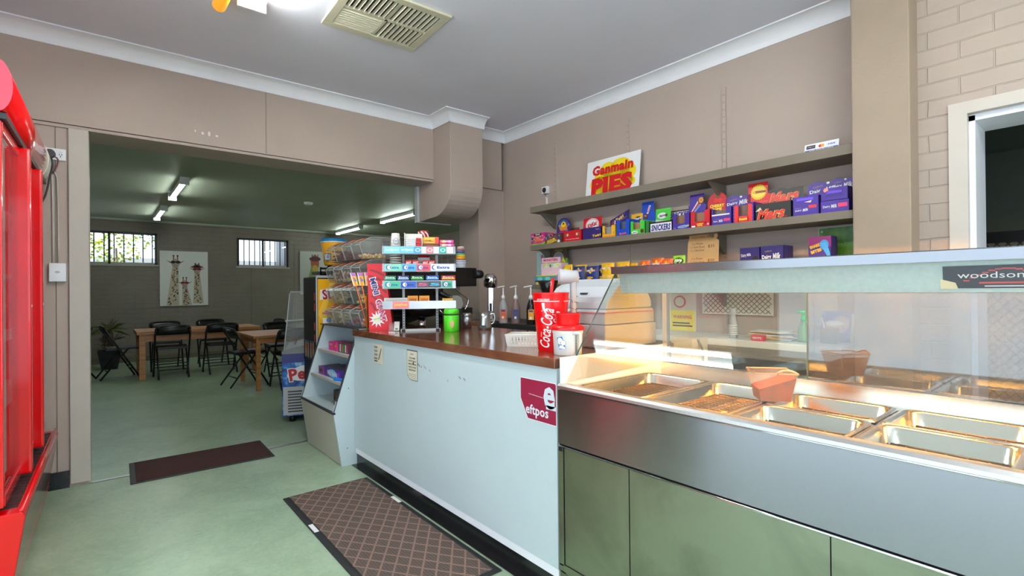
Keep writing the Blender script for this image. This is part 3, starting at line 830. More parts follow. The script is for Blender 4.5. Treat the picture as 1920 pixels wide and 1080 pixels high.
def folding_chair(label, loc, rz, group):
    """front faces local -Y; the back leans towards +Y"""
    t = thing('folding_chair', label, 'chair', loc, rz, group)
    w = 0.205
    for s in (-1, 1):
        MB().tube([(s*w, -0.20, 0.012), (s*w, 0.02, 0.40), (s*w, 0.13, 0.60), (s*w*0.98, 0.185, 0.70)], 0.012, 'black_metal', 8).build('leg', t)
        MB().tube([(s*(w-0.03), 0.24, 0.012), (s*(w-0.03), 0.03, 0.30), (s*(w-0.03), -0.08, 0.44)], 0.011, 'black_metal', 8).build('leg', t)
        MB().tube([(s*w, -0.20, 0.001), (s*w, -0.197, 0.014)], 0.014, 'black_rubber', 8).build('foot_cap', t)
    MB().tube([(-w*.98, 0.185, 0.70), (-w*0.8, 0.195, 0.735), (0, 0.20, 0.745), (w*0.8, 0.195, 0.735), (w*.98, 0.185, 0.70)], 0.012, 'black_metal', 8, 4).build('top_rail', t)
    m = MB(); pts = []
    n = 10; vs = []; 
    for i in range(n+1):
        u = -1+2*i/n; c = 0.018*(1-u*u)
        dz = 0.03*(abs(u)**3)
        vs += [(u*0.195, 0.148+c, 0.615), (u*0.19, 0.192+c, 0.738-dz), (u*0.195, 0.133+c, 0.615), (u*0.19, 0.177+c, 0.738-dz)]
    fs = []
    for i in range(n):
        a = i*4; b = a+4
        fs += [(a, b, b+1, a+1), (a+2, a+3, b+3, b+2), (a+1, b+1, b+3, a+3), (a, a+2, b+2, b)]
    fs += [(0, 1, 3, 2), (n*4, n*4+2, n*4+3, n*4+1)]
    m.add(vs, fs, 'black_plastic', True); m.build('backrest', t)
    bm = bmesh.new(); bmesh.ops.create_cube(bm, size=1)
    for v in bm.verts: v.co = Vector((v.co.x*(0.37 if v.co.y > 0 else 0.39), v.co.y*0.37-0.01, 0.43+v.co.z*0.03))
    bmesh.ops.bevel(bm, geom=bm.edges[:], offset=0.012, segments=2, affect='EDGES')
    MB().addbm(bm, 'black_plastic').build('seat', t)
    for y, z, ww in ((-0.105, 0.18, w), (-0.13, 0.135, w)): MB().tube([(-ww, y, z), (ww, y, z)], 0.007, 'black_metal', 6).build('stretcher', t)
    for y, z, ww in ((0.16, 0.125, w-0.03),): MB().tube([(-ww, y, z), (ww, y, z)], 0.007, 'black_metal', 6).build('stretcher', t)
    return t
G = 'black folding chairs in the dining room'
ch = folding_chair('black folding chair with its back to us, at the left of the long table front', (0.79, 8.62, 0), PI, G)
dup(ch, (1.40, 8.63, 0), PI, 'black folding chair with its back to us, at the right of the long table front')
dup(ch, (0.80, 9.55, 0), 0, 'black folding chair on the wall side of the long table, left of the pair')
dup(ch, (1.44, 9.62, 0), 0, 'black folding chair on the wall side of the long table, right of the pair')
dup(ch, (0.21, 9.02, 0), R(97), 'black folding chair seen side-on between the potted plant and the long table')
dup(ch, (2.17, 9.1, 0), R(-82), 'black folding chair at the far right end of the long table')
dup(ch, (-0.30, 9.25, 0), R(-85), 'black folding chair half hidden by the door jamb at the far left')
dup(ch, (1.45, 7.20, 0), R(98), 'black folding chair side-on at the left end of the small square table')
dup(ch, (1.87, 6.70, 0), PI, 'black folding chair with its back to us at the small square table')
dup(ch, (2.05, 7.85, 0), 0, 'black folding chair on the far side of the small square table')

# potted plant
t = thing('potted_plant', 'spiky dracaena in a square black pot by the rear wall', 'potted plant', (0.11, 10.25, 0))
m = MB()
m.add([(-.10, -.10, 0), (.10, -.10, 0), (.10, .10, 0), (-.10, .10, 0), (-.15, -.15, .30), (.15, -.15, .30), (.15, .15, .30), (-.15, .15, .30), (-.13, -.13, .30), (.13, -.13, .30), (.13, .13, .30), (-.13, .13, .30), (-.13, -.13, .26), (.13, -.13, .26), (.13, .13, .26), (-.13, .13, .26)],
      [(3, 2, 1, 0), (0, 1, 5, 4), (1, 2, 6, 5), (2, 3, 7, 6), (3, 0, 4, 7), (4, 5, 9, 8), (5, 6, 10, 9), (6, 7, 11, 10), (7, 4, 8, 11), (8, 9, 13, 12), (9, 10, 14, 13), (10, 11, 15, 14), (11, 8, 12, 15), (12, 13, 14, 15)], 'black_plastic')
m.build('pot', t)
m = MB()
for dx, dy, h, s in ((0.0, 0, 0.62, 1), (0.05, 0.03, 0.45, 0.8), (-0.06, 0.0, 0.40, 0.8)):
    m.tube([(dx*0.5, dy*0.5, 0.25), (dx*0.9, dy, 0.25+(h-0.25)*0.5), (dx, dy, h)], [0.03*s, 0.02*s], c_(95, 75, 60), 8)
m.build('stem', t)
m = MB(); mat('plant_green', (0.38, 0.44, 0.24), 0.5); mat('plant_tan', (0.50, 0.44, 0.30), 0.6); mat('plant_purple', (0.33, 0.24, 0.25), 0.6)
for (cx, cy, cz, n, L, mats) in ((0, 0, 0.62, 34, 0.30, ['plant_green', 'plant_green', 'plant_tan']), (0.05, 0.03, 0.45, 16, 0.18, ['plant_purple', 'plant_green']), (-0.06, 0, 0.40, 16, 0.20, ['plant_purple', 'plant_tan'])):
    for i in range(n):
        a = random.uniform(0, 2*PI); el = random.uniform(-0.2, 1.3); l = L*random.uniform(0.7, 1.1)
        d = Vector((math.cos(a)*math.cos(el), math.sin(a)*math.cos(el), math.sin(el)))
        sd = Vector((-math.sin(a), math.cos(a), 0))*0.010
        p = Vector((cx, cy, cz)); q = p+d*l*0.55; r = p+d*l+Vector((0, 0, -0.25*l*math.cos(el)))
        m.add([p-sd*0.5, p+sd*0.5, q+sd, r, q-sd], [(0, 1, 2, 3, 4)], random.choice(mats))
m.build('leaves', t)

# giraffe canvases
def giraffe(m, x, y0, y1, w, glass, lean=0.0, hat=False, l=2, cols=None):
    """neck from (x,y0) up to a head whose crown is at y1"""
    hx = x+lean; hy = y1
    m.poly([(x-w*.62, y0), (x+w*.62, y0), (hx+w*.30, hy), (hx-w*.30, hy)], c_(205, 190, 165), l)
    rnd = random.Random(int(x*1000)+5)
    for i in range(46):
        f = i/46+0.01; cx = x+(hx-x)*f; ww = w*(.55-.28*f)
        m.disc(cx+rnd.uniform(-1, 1)*ww*.85, y0+(hy-y0)*f, w*.10, w*.085, rnd.choice([c_(60, 70, 90), c_(150, 60, 55), c_(190, 120, 50), c_(90, 60, 60), c_(60, 110, 120), c_(170, 150, 60)]), l+1, 6, rnd.uniform(0, 3))
    m.disc(hx, hy+w*.30, w*.42, w*.52, c_(190, 165, 140), l+1)                # head
    m.disc(hx, hy-w*.05, w*.26, w*.24, c_(175, 150, 135), l+2)               # muzzle
    m.poly([(hx-w*.4, hy+w*.45), (hx-w*.95, hy+w*.62), (hx-w*.45, hy+w*.25)], c_(170, 140, 120), l+1)
    m.poly([(hx+w*.4, hy+w*.45), (hx+w*.95, hy+w*.62), (hx+w*.45, hy+w*.25)], c_(170, 140, 120), l+1)
    for s in (-1, 1):
        m.rect(hx+s*w*.2-w*.06, hy+w*.7, hx+s*w*.2+w*.06, hy+w*1.15, c_(130, 90, 80), l+1); m.disc(hx+s*w*.2, hy+w*1.17, w*.1, w*.09, c_(80, 50, 50), l+2)
        m.disc(hx+s*w*.24, hy+w*.42, w*.25, w*.17, glass, l+3)
    m.rect(hx-w*.45, hy+w*.45, hx+w*.45, hy+w*.52, glass, l+3)
    if hat:
        m.disc(hx, hy+w*.72, w*.75, w*.16, c_(120, 50, 50), l+3); m.disc(hx, hy+w*.88, w*.4, w*.2, c_(90, 60, 60), l+3)
t = thing('giraffe_picture', 'white canvas of three giraffes in sunglasses on the rear wall', 'picture', (1.21, FY, 1.465))
MB().box(-0.378, 0.372, -0.03, 0, -0.50, 0.505, c_(235, 235, 230), 0.003).build('canvas', t)
m = MB().frame((0, -0.031, 0), (1, 0, 0), (0, 0, 1))
giraffe(m, -0.185, -0.49, 0.235, 0.155, c_(35, 30, 35), 0.045)
giraffe(m, 0.035, -0.49, -0.13, 0.125, c_(140, 30, 30), -0.035)
giraffe(m, 0.215, -0.46, 0.12, 0.135, c_(130, 40, 50), -0.02, True)
m.build('painting', t)
t = thing('giraffe_picture', 'white canvas of one colourful giraffe head, partly behind the slush cup', 'picture', (3.62, FY, 1.60))
MB().box(-0.36, 0.36, -0.03, 0, -0.46, 0.46, c_(190, 192, 185), 0.003).build('canvas', t)
m = MB().frame((0, -0.031, 0), (1, 0, 0), (0, 0, 1))
m.poly([(-0.30, -0.45), (0.0, -0.45), (0.02, 0.2), (-0.10, 0.2)], c_(140, 160, 90), 2)
m.disc(-0.05, 0.22, 0.085, 0.17, c_(170, 90, 60), 3); m.disc(-0.05, 0.1, 0.06, 0.07, c_(190, 160, 70), 4); m.disc(-0.05, 0.30, 0.12, 0.05, c_(80, 40, 45), 5)
for s in (-1, 0, 1): m.rect(-0.05+s*0.06-0.008, 0.33, -0.05+s*0.06+0.008, 0.40, c_(70, 45, 50), 4)
m.build('painting', t)

# ice-cream freezer
t = thing('ice_cream_freezer', 'blue ice-cream display freezer with a curved glass top beside the slush machine', 'freezer', (1.275, 4.86, 0), R(-20))
def _icy(nt, b):
    v = objcoord(nt)
    nt.links.new(ramp(nt, noise(nt, v, 5, 6, 0.6, 1.5), [(0.38, (0.05, 0.13, 0.42)), (0.52, (0.08, 0.42, 0.75)), (0.68, (0.75, 0.9, 0.95))]), b.inputs['Base Color'])
    b.inputs['Roughness'].default_value = 0.3
node_mat('icy_print', _icy)
mat('deep_blue', (0.10, 0.12, 0.45), 0.3)
MB().box(0, 0.62, 0, 0.75, 0.06, 0.62, 'icy_print', 0.008).box(0.0, 0.62, -0.002, 0.75, 0.55, 0.64, 'deep_blue').build('cabinet', t)
MB().prism([(0, 0.63), (0.0, 0.66), (0.4, 0.76), (0.62, 0.80), (0.62, 0.63)], 'y', -0.012, 0.76, 'mid_grey').build('rim', t, bevel=0.004)
m = MB().box(0.01, 0.61, -0.01, 0.0, 0.075, 0.33, 'light_grey')
for i in range(8): m.box(0.05, 0.58, -0.013, -0.009, 0.10+i*0.026, 0.112+i*0.026, 'dark_grey')
m.build('vent_grille', t)
m = MB().frame((0.31, -0.003, 0.46), (1, 0, 0), (0, 0, 1))
m.disc(-0.06, 0.0, 0.21, 0.075, 'white', 1, 20, R(8)); m.disc(-0.04, 0.09, 0.10, 0.035, c_(40, 140, 210), 1, 20, R(10))
m.text('Peters', -0.06, 0.0, 0.40, 0.13, 'white', 2, R(8), bold=0.09); m.text('Peters', -0.06, 0.0, 0.385, 0.115, c_(190, 15, 30), 3, R(8), bold=0.04)
m.build('logo', t)
m = MB()
for y in (0.0, 0.74):
    pass
m.add([(0.02, 0, 0.665), (0.60, 0, 0.79), (0.56, 0.12, 1.20), (0.06, 0.12, 1.20)], [(0, 1, 2, 3)], 'clear_plastic')
m.add([(0.06, 0.12, 1.20), (0.56, 0.12, 1.20), (0.56, 0.72, 1.20), (0.06, 0.72, 1.20)], [(0, 1, 2, 3)], 'clear_plastic')
m.add([(0.02, 0, 0.665), (0.06, 0.12, 1.20), (0.06, 0.72, 1.20), (0.02, 0.74, 0.70)], [(0, 1, 2, 3)], 'clear_plastic')
m.build('glass_canopy', t)
m = MB().tube([(0.02, 0, 0.665), (0.045, 0.05, 0.95), (0.06, 0.115, 1.17), (0.07, 0.13, 1.20), (0.56, 0.13, 1.20)], 0.006, 'light_grey', 6).tube([(0.03, 0.05, 0.93), (0.55, 0.06, 0.95)], 0.012, 'light_grey', 6)
m.build('canopy_edge', t)
MB().box(0.22, 0.5, 0.25, 0.27, 0.70, 0.98, 'paper').build('price_sheet', t)
for i in range(4):
    MB().tube([(0.1+i*0.08, 0.2, 0.70), (0.12+i*0.07, 0.12, 0.78)], 0.006, 'chrome' if i % 2 else c_(120, 40, 30), 6).build('scoop', t)
for x in (0.08, 0.54):
    for y in (0.08, 0.66): MB().lathe([(0.028, 0), (0.028, 0.06)], 'black_plastic', 12, cx=x, cy=y).build('castor', t)

# vending / slush machine
t = thing('slush_machine', 'black drinks vending machine with a yellow slush poster on its side', 'vending machine', (1.39, 4.25, 0))
MB().box(0, 0.52, 0, 0.34, 0.03, 1.325, 'black_metal', 0.004).build('cabinet', t)
m = MB()
m.frame((-0.001, 0.17, 0.66), (0, -1, 0), (0, 0, 1))
m.rect(-0.165, -0.05, 0.165, 0.655, c_(50, 48, 48, .2), 1)
for z in (0.50, 0.41, 0.25, 0.15): m.rect(0.11, z-0.035, 0.14, z+0.03, c_(190, 40, 40), 2)
for x in (-0.13, -0.07, 0.0, 0.06): m.rect(x, -0.03, x+0.05, 0.12, c_(60, 90, 110), 2); m.rect(x+0.008, -0.02, x+0.042, 0.10, c_(190, 150, 110), 3); m.rect(x+.012, 0.05, x+0.035, 0.09, c_(200, 70, 40), 4)
for i in range(8): m.rect(-0.1, -0.35+i*0.03, 0.1, -0.34+i*0.03, 'dark_grey', 2)
m.build('front_panel', t)
MB().box(-0.004, 0.006, -0.004, 0.004, 0.03, 1.33, 'light_grey').box(0, 0.52, -0.004, 0.004, 1.315, 1.335, 'light_grey').build('edge_trim', t)
m = MB().frame((0.26, -0.005, 0.66), (1, 0, 0), (0, 0, 1))
YL = c_(245, 178, 20)
m.rect(-0.25, 0.0, 0.25, 0.645, YL, 0)
m.poly([(-0.25, 0.35), (-0.15, 0.62), (-0.10, 0.62), (-0.22, 0.30)], c_(250, 200, 70), 1)
m.poly([(-0.235, 0.47), (0.10, 0.52), (0.10, 0.60), (-0.23, 0.555)], 'white', 2)
m.text('SLUSHY', -0.05, 0.535, 0.33, 0.085, c_(170, 25, 40), 3, R(8), bold=0.03)
for (cx, cy) in ((-0.16, 0.27), (-0.165, 0.06), (0.0, 0.17)):
    m.poly([(cx-.05, cy-.11), (cx+.035, cy-.12), (cx+.06, cy+.08), (cx-.055, cy+.09)], c_(225, 190, 40), 2)
    m.poly([(cx-.05, cy-.01), (cx+.045, cy-.02), (cx+.05, cy+.04), (cx-.052, cy+.05)], 'white', 3); m.disc(cx, cy+.03, .022, .022, c_(90, 130, 190), 4)
    m.disc(cx, cy+.085, .058, .012, c_(210, 110, 150) if cy > 0.2 else c_(60, 110, 190), 4, rot=R(-5)); m.poly([(cx+.02, cy+.09), (cx+.028, cy+.09), (cx+.06, cy+.16), (cx+.052, cy+.162)], c_(60, 60, 50), 5)
m.build('side_poster', t)
t = thing('giant_cup', 'giant yellow novelty drink cup with a blue lid above the slush machine', 'display cup', (1.60, 4.42, 1.40))
m = MB().lathe([(0.078, 0.03), (0.082, 0.04), (0.108, 0.235)], c_(243, 175, 30), 28); m.build('cup_body', t)
MB().lathe([(0.108, 0.233), (0.113, 0.238), (0.112, 0.25), (0.10, 0.262), (0.001, 0.27)], c_(0, 130, 190), 28).build('lid', t)
MB().lathe([(0.1, 0.225), (0.1115, 0.229), (0.1115, 0.238)], 'white', 28).build('rim', t)
m = MB().at(0, 0, 0.13, rz=R(-28)); m.box(-0.06, -0.01, -0.104, -0.09, -0.06, 0.0, 'dark_grey').box(-0.056, -0.014, -0.1055, -0.09, -0.055, -0.008, c_(120, 200, 235)).box(-0.045, -0.025, -0.107, -0.09, -0.045, -0.015, c_(215, 60, 60))
m.build('label_patch', t)
t = thing('machine_top_tray', 'black open bracket tray on top of the slush machine under the giant cup', 'tray', (1.50, 4.30, 1.327))
MB().box(-0.06, 0.32, 0.0, 0.22, 0.02, 0.045, 'black_plastic').box(-0.06, -0.05, 0.0, 0.01, 0, 0.08, 'black_plastic').box(0.02, 0.03, 0, 0.01, 0, 0.08, 'light_grey').box(-0.06, 0.32, 0.0, 0.01, 0.06, 0.078, 'black_plastic').box(0.0, 0.3, 0.02, 0.2, 0.0, 0.02, 'black_plastic').build('frame', t)
MB().lathe([(0.07, 0.045), (0.075, 0.06), (0.05, 0.10), (0.02, 0.102)], c_(25, 60, 80, .2), 20, cx=0.1, cy=0.12).build('dome', t)
# ------------------------------------------------------------------ counter
t = thing('shop_counter', 'long white-fronted service counter with a brown wood-look top', 'counter', (1.363, 1.385, 0))
L = 2.0
MB().box(0.002, 0.03, 0.004, L, 0.078, 0.114, 'white_gloss').build('lower_rail', t, bevel=0.002)
m = MB().box(0.012, 0.03, 0.0, L+0.0, 0.0, 0.08, 'black_skirting').box(-0.03, 0.012, 0.02, L-0.01, 0.0, 0.004, 'black_skirting'); m.build('kick_board', t)
m = MB().prism([(-0.013, 0.002), (-0.013, L), (0.0, L+0.008), (0.80, L+0.008), (0.80, 0.002)], 'z', 0.892, 0.932, 'worktop_laminate')
m.build('worktop', t, bevel=0.002)
m = MB().box(0.0, 0.018, 0.004, L, 0.115, 0.892, 'white_laminate').box(0.018, 0.70, L-0.018, L, 0.0, 0.892, 'white_laminate').box(0.018, 0.70, 0.0, 0.018, 0.0, 0.892, 'white_laminate')
m.frame((-0.0005, 1.0, 0.80), (0, -1, 0), (0, 0, 1))
for (x, y, w_, h_) in [(-0.12, -0.005, .012, .004), (-0.09, -0.012, .02, .005), (-0.06, -0.02, .006, .006), (-0.02, -.018, .018, .003), (0.03, -.03, .01, .003), (0.32, -0.03, .012, .004), (0.36, -0.033, .012, .004), (0.21, -0.06, .004, .005), (0.02, -0.35, .002, .002)]:
    m.disc(x, y, w_, h_, c_(150, 145, 140), 1, 7, rot=-0.5)
m.build('front_panel', t)
t = thing('rear_counter', 'dark-topped cabinet carrying the black espresso machine behind the candy bins', 'counter', (1.62, 3.41, 0))
MB().box(0.0, 0.95, 0.0, 0.66, 0.0, 0.892, 'white_laminate').build('cabinet', t)
MB().box(-0.01, 0.96, -0.005, 0.67, 0.892, 0.932, 'worktop_laminate').build('worktop', t)

# stickers on the counter front
t = thing('card_payment_sign', 'maroon card payment sign with a clipped corner stuck on the counter front', 'sign', (1.3625, 1.497, 0.752))
m = MB().frame((-0.0008, 0, 0), (0, -1, 0), (0, 0, 1))
m.poly([(-0.105, 0.083), (0.102, 0.083), (0.108, 0.077), (0.108, -0.085), (-0.062, -0.085), (-0.108, -0.005), (-0.108, 0.083)], 'white', 0)
m.poly([(-0.105, 0.080), (0.100, 0.080), (0.105, 0.075), (0.105, -0.082), (-0.060, -0.082), (-0.105, -0.004), (-0.105, 0.080)], c_(150, 30, 62), 1)
m.text('e', 0.068, 0.020, 0.066, 0.088, c_(205, 215, 220), 2, 0, bold=0.03)
m.rect(0.05, -0.026, 0.105, -0.010, c_(205, 215, 220), 2)
m.text('eftpos', -0.005, -0.048, 0.135, 0.052, c_(215, 222, 226), 2, 0, bold=0.02)
for i in range(12): m.disc(-0.05+i*0.008, 0.020-i*0.0005, 0.004, 0.0015, c_(215, 205, 205), 2, 6)
m.build('sign_face', t)
t = thing('card_fee_notice', 'small printed cream notice with a cut corner, right one of two under the worktop', 'notice', (1.3625, 2.55, 0.778))
m = MB().frame((-0.0008, 0, 0), (0, -1, 0), (0, 0, 1))
m.poly([(-0.062, 0.085), (0.062, 0.085), (0.062, -0.085), (-0.025, -0.085), (-0.062, -0.06)], 'dark_grey', 0)
m.poly([(-0.058, 0.080), (0.059, 0.080), (0.059, -0.082), (-0.022, -0.082), (-0.058, -0.058)], c_(222, 214, 190), 1)
m.text('NOTICE', 0.0, 0.062, 0.035, 0.008, 'dark_grey', 2)
for i, (s, w_) in enumerate((('TO OUR CUSTOMERS', .07), ('THIS SHOP TAKES NO', .09), ('DAMAGED NOTES AND', .095), ('COINS OR VOUCHERS', .09), ('WITHOUT DOCKETS', .085))):
    m.text(s, 0.002, 0.040-i*0.017, w_, 0.010, c_(60, 60, 55), 2, bold=0.01)
m.rect(-0.045, -0.052, 0.048, -0.050, 'mid_grey', 2); m.rect(-0.045, -0.062, 0.048, -0.060, 'mid_grey', 2); m.rect(-0.02, -0.073, 0.048, -0.071, 'mid_grey', 2)
m.disc(0.016, 0.012, 0.006, 0.008, 'dark_grey', 3, 9)
m.build('sticker', t)
t = thing('torn_sticker', 'small torn cream sticker on the counter front, left of the notice', 'sticker', (1.3625, 2.975, 0.795))
m = MB().frame((-0.0008, 0, 0), (0, -1, 0), (0, 0, 1))
m.poly([(-0.085, 0.065), (0.05, 0.068), (0.052, -0.062), (0.0, -0.055), (-0.085, -0.060)], c_(222, 214, 190), 1)
for i, s in enumerate(('PLEASE', 'THANKS', 'COUNTS', 'PENNIES')): m.text(s, -0.055, 0.047-i*0.024, 0.05, 0.014, 'dark_grey', 2, bold=0.02)
m.rect(-0.078, -0.045, -0.03, -0.038, 'dark_grey', 2)
m.poly([(-0.02, -0.03), (-0.012, -0.034), (0.03, 0.04), (0.024, 0.046)], 'dark_grey', 2)
m.build('sticker', t)

# ------------------------------------------------------------------ sloping sweet rack at the end of the counter
t = thing('sweet_rack', 'white sloping-front shelf rack at the far end of the counter', 'display rack', (1.27, 3.392, 0))
RL = 0.715
side = [(0.0, 0.0), (-0.055, 0.378), (0.125, 0.935), (0.325, 0.935), (0.325, 0.0)]
m = MB()
m.prism(side, 'y', 0, 0.018, 'white_laminate'); m.build('side_panel', t)
MB().prism(side, 'y', RL-0.018, RL, 'white_laminate').build('side_panel', t)
MB().prism([(0.0, 0.004), (-0.055, 0.372), (-0.04, 0.374), (0.015, 0.004)], 'y', 0.018, RL-0.018, c_(196, 190, 176)).build('front_panel', t)
MB().box(0.10, 0.325, 0.0, RL, 0.935, 0.942, 'dark_grey').box(0.31, 0.325, 0.018, RL-0.018, 0.36, 0.935, 'white_laminate').build('back_and_top', t)
for z, x in ((0.366, -0.045), (0.560, 0.018), (0.745, 0.076)):
    MB().box(x, 0.31, 0.018, RL-0.018, z-0.016, z, 'white_laminate').box(x-0.002, x, 0.018, RL-0.018, z-0.017, z+0.001, c_(190, 180, 165)).build('shelf', t)
m = MB()
for y in (0.0, RL-0.018): m.prism([(-0.057, 0.370), (-0.050, 0.372), (0.130, 0.937), (0.123, 0.94)], 'y', y-0.0005, y+0.0185, 'dark_grey')
m.prism([(-0.058, 0.362), (-0.040, 0.362), (-0.040, 0.374), (-0.056, 0.378)], 'y', 0, RL, 'dark_grey')
m.build('edge_trim', t)
m = MB()
for x, z in ((0.03, 0.53), (0.02, 0.12)): m.frame((x+0.02, -0.0005, z), (1, 0, 0), (0, 0, 1)).disc(0, 0, 0.004, 0.004, 'dark_grey', 1, 8)
m.build('screws', t)

def carton(name, label, cat, loc, rz, w, d, h, col, deco, group=None, top=None):
    """closed or open box, front facing local -Y"""
    m = MB().box(-w/2, w/2, -d/2, d/2, 0, h, col)
    if top: m.box(-w/2+0.004, w/2-0.004, -d/2+0.004, d/2-0.004, h, h+0.0008, top)
    m.frame((0, -d/2, h/2), (1, 0, 0), (0, 0, 1)); deco(m, w, h)
    return m.build(name, loc=loc, rz=rz, label=label, cat=cat, group=group)
RZ = R(-90)
RX = 1.27
def d1(m, w, h): m.rect(-w*.48, -h*.1, w*.1, h*.42, c_(230, 60, 150)); m.disc(w*.25, 0, h*.35, h*.35, c_(220, 60, 40)); m.disc(w*.4, 0.005, .012, .012, c_(240, 200, 60)); m.text('XTREME', -w*.2, h*.2, w*.4, h*.2, 'white', 2)
carton('sweet_box', 'pink sweet box on the upper shelf of the sloping rack', 'sweet box', (RX+0.17, 3.86, 0.745), RZ, 0.16, 0.12, 0.065, c_(235, 50, 150), d1, 'boxes in the sloping rack')
def d2(m, w, h):
    for i in range(7): m.rect(-w*.45+i*w*.13, -h*.4, -w*.45+i*w*.13+w*.08, h*.4, [c_(40, 150, 60), c_(240, 240, 240), c_(230, 70, 150), c_(60, 200, 40)][i % 4])
carton('sweet_box', 'tray of green, white and pink tubes on the upper shelf of the sloping rack', 'sweet box', (RX+0.17, 3.64, 0.745), RZ, 0.20, 0.12, 0.07, c_(110, 60, 70), d2, 'boxes in the sloping rack')
def d3(m, w, h): m.disc(0, 0, w*.25, h*.42, c_(120, 200, 235)); m.text('Wiz Nerds', 0, 0, w*.6, h*.5, 'white', 3, bold=.03); m.disc(w*.35, 0, w*.08, h*.3, c_(160, 60, 200))
carton('sweet_box', 'long purple candy box on the middle shelf of the sloping rack', 'sweet box', (RX+0.13, 3.70, 0.56), RZ, 0.34, 0.16, 0.07, c_(80, 50, 150), d3, 'boxes in the sloping rack', c_(60, 50, 70))
def d4(m, w, h): m.rect(-w*.4, -h*.3, w*.4, h*.3, c_(150, 110, 40)); m.rect(-w*.3, -h*.2, w*.3, h*.2, c_(60, 30, 90), 2)
carton('sweet_box', 'small purple and gold open box at the far end of the middle rack shelf', 'sweet box', (RX+0.13, 3.945, 0.56), RZ, 0.11, 0.16, 0.06, c_(150, 60, 160), d4, 'boxes in the sloping rack', c_(60, 30, 60))
def d5(m, w, h):
    for i in range(12): m.disc(random.uniform(-w*.4, w*.4), random.uniform(-h*.35, h*.35), .014, .02, random.choice([c_(190, 180, 160), c_(150, 60, 50), c_(90, 80, 60), c_(210, 180, 60)]), 1+i % 3, 8)
carton('sweet_box', 'dark box of foil-wrapped sweets on the lowest rack shelf', 'sweet box', (RX+0.11, 3.60, 0.366), RZ, 0.15, 0.12, 0.115, c_(60, 50, 45), d5, 'boxes in the sloping rack')
m = MB(); m.box(-0.06, 0.06, -0.04, 0.04, 0, 0.02, c_(30, 130, 220), 0.006); m.build('candy_packet', loc=(RX+0.075, 3.55, 0.56), rz=R(-70), label='bright blue candy packet at the front of the middle rack shelf', cat='candy packet')

# ------------------------------------------------------------------ candy bins on top of the rack
def candy(name_, cols, n, shape, y0, y1, x0, x1, z0, z1, par):
    m = MB(); rnd = random.Random(hash(name_) % 1000 if False else len(name_)*7+n)
    for i in range(n):
        p = Vector((rnd.uniform(x0, x1), rnd.uniform(y0, y1), z0+(z1-z0)*rnd.random()**1.2))
        c = rnd.choice(cols)
        if shape == 'ball':
            m.at(*p); m.lathe([(0.001, -0.011), (0.009, -0.006), (0.011, 0), (0.009, 0.006), (0.001, 0.011)], c, 8)
        elif shape == 'bar':
            p.x = min(max(p.x, x0+0.035), x1-0.035)
            m.at(*p, rz=rnd.uniform(-.15, .15), rx=rnd.uniform(-.5, .5), ry=rnd.uniform(-.2, .3)); m.box(-0.045, 0.045, -0.007, 0.007, -0.005, 0.005, c, 0.002)
        else:
            m.at(*p, rz=rnd.uniform(0, 3), rx=rnd.uniform(-1, 1), ry=rnd.uniform(-1, 1)); m.box(-0.015, 0.015, -0.011, 0.011, -0.005, 0.005, c, 0.003)
    m.T = Matrix.Identity(4)
    return m.build('sweets', par, kind='stuff')
orange_tag = c_(222, 100, 50)
def bin_(label, x, y, z, w, d, h, cols, shape, fill, n):
    t = thing('candy_bin', label, 'candy bin', (x, y, z), 0, 'clear candy bins on the rack')
    prof = [(0.03, 0.0), (0.0, h*0.62), (0.012, h*0.74), (0.085, h*0.97), (0.11, h*0.985), (d, h*0.985), (d, 0.0)]
    vs = []; k = len(prof)
    for yy in (0.0, w-0.006):
        vs += [(p[0], yy, p[1]) for p in prof]
    fs = [tuple(range(k)), tuple(range(k, 2*k))[::-1]] + [(i, (i+1) % k, k+(i+1) % k, k+i) for i in range(k)]
    m = MB().add(vs, fs, 'clear_plastic'); m.build('bin_body', t)
    e = MB()
    for yy in (0.002, w-0.008): e.tube([(0.03, yy, 0.003), (0.0, yy, h*.62), (0.012, yy, h*.74), (0.085, yy, h*.97), (0.11, yy, h*.985), (d-0.003, yy, h*.985)], 0.0022, 'clear_edge', 5)
    e.tube([(-0.001, 0.002, h*.62), (-0.001, w-0.008, h*.62)], 0.003, 'clear_edge', 5); e.tube([(0.012, 0.002, h*.74), (0.012, w-0.008, h*.74)], 0.0025, 'clear_edge', 5)
    e.build('moulded_edge', t)
    sl = Vector((0.073, 0, h*.23)).normalized()
    l = MB().frame((0.030, w/2, h*.74+0.018/0.073*h*.23+0.003), (0, -1, 0), sl); l.rect(-w*.34, 0.002, w*.30, 0.045, orange_tag, 1); l.rect(-w*.30, 0.008, w*.1, 0.014, 'white', 2); l.build('price_tag', t)
    candy(label, cols, n, shape, 0.018, w-0.024, 0.05, d-0.03, 0.012, h*fill, t)
    return t
mat('clear_edge', (0.85, 0.84, 0.82), 0.2, alpha=0.55)
red_l = [c_(110, 25, 40), c_(90, 20, 35), c_(130, 40, 50)]; tan = [c_(215, 180, 120), c_(225, 195, 140), c_(200, 160, 100)]
mix = [c_(210, 170, 120), c_(190, 60, 60), c_(225, 200, 160), c_(200, 120, 90)]; yel = [c_(240, 190, 40), c_(230, 170, 30), c_(250, 215, 90)]
brt = [c_(220, 40, 50), c_(250, 210, 40), c_(50, 130, 210), c_(230, 120, 90), c_(180, 40, 90)]; blk = [c_(45, 45, 48), c_(60, 58, 60)]
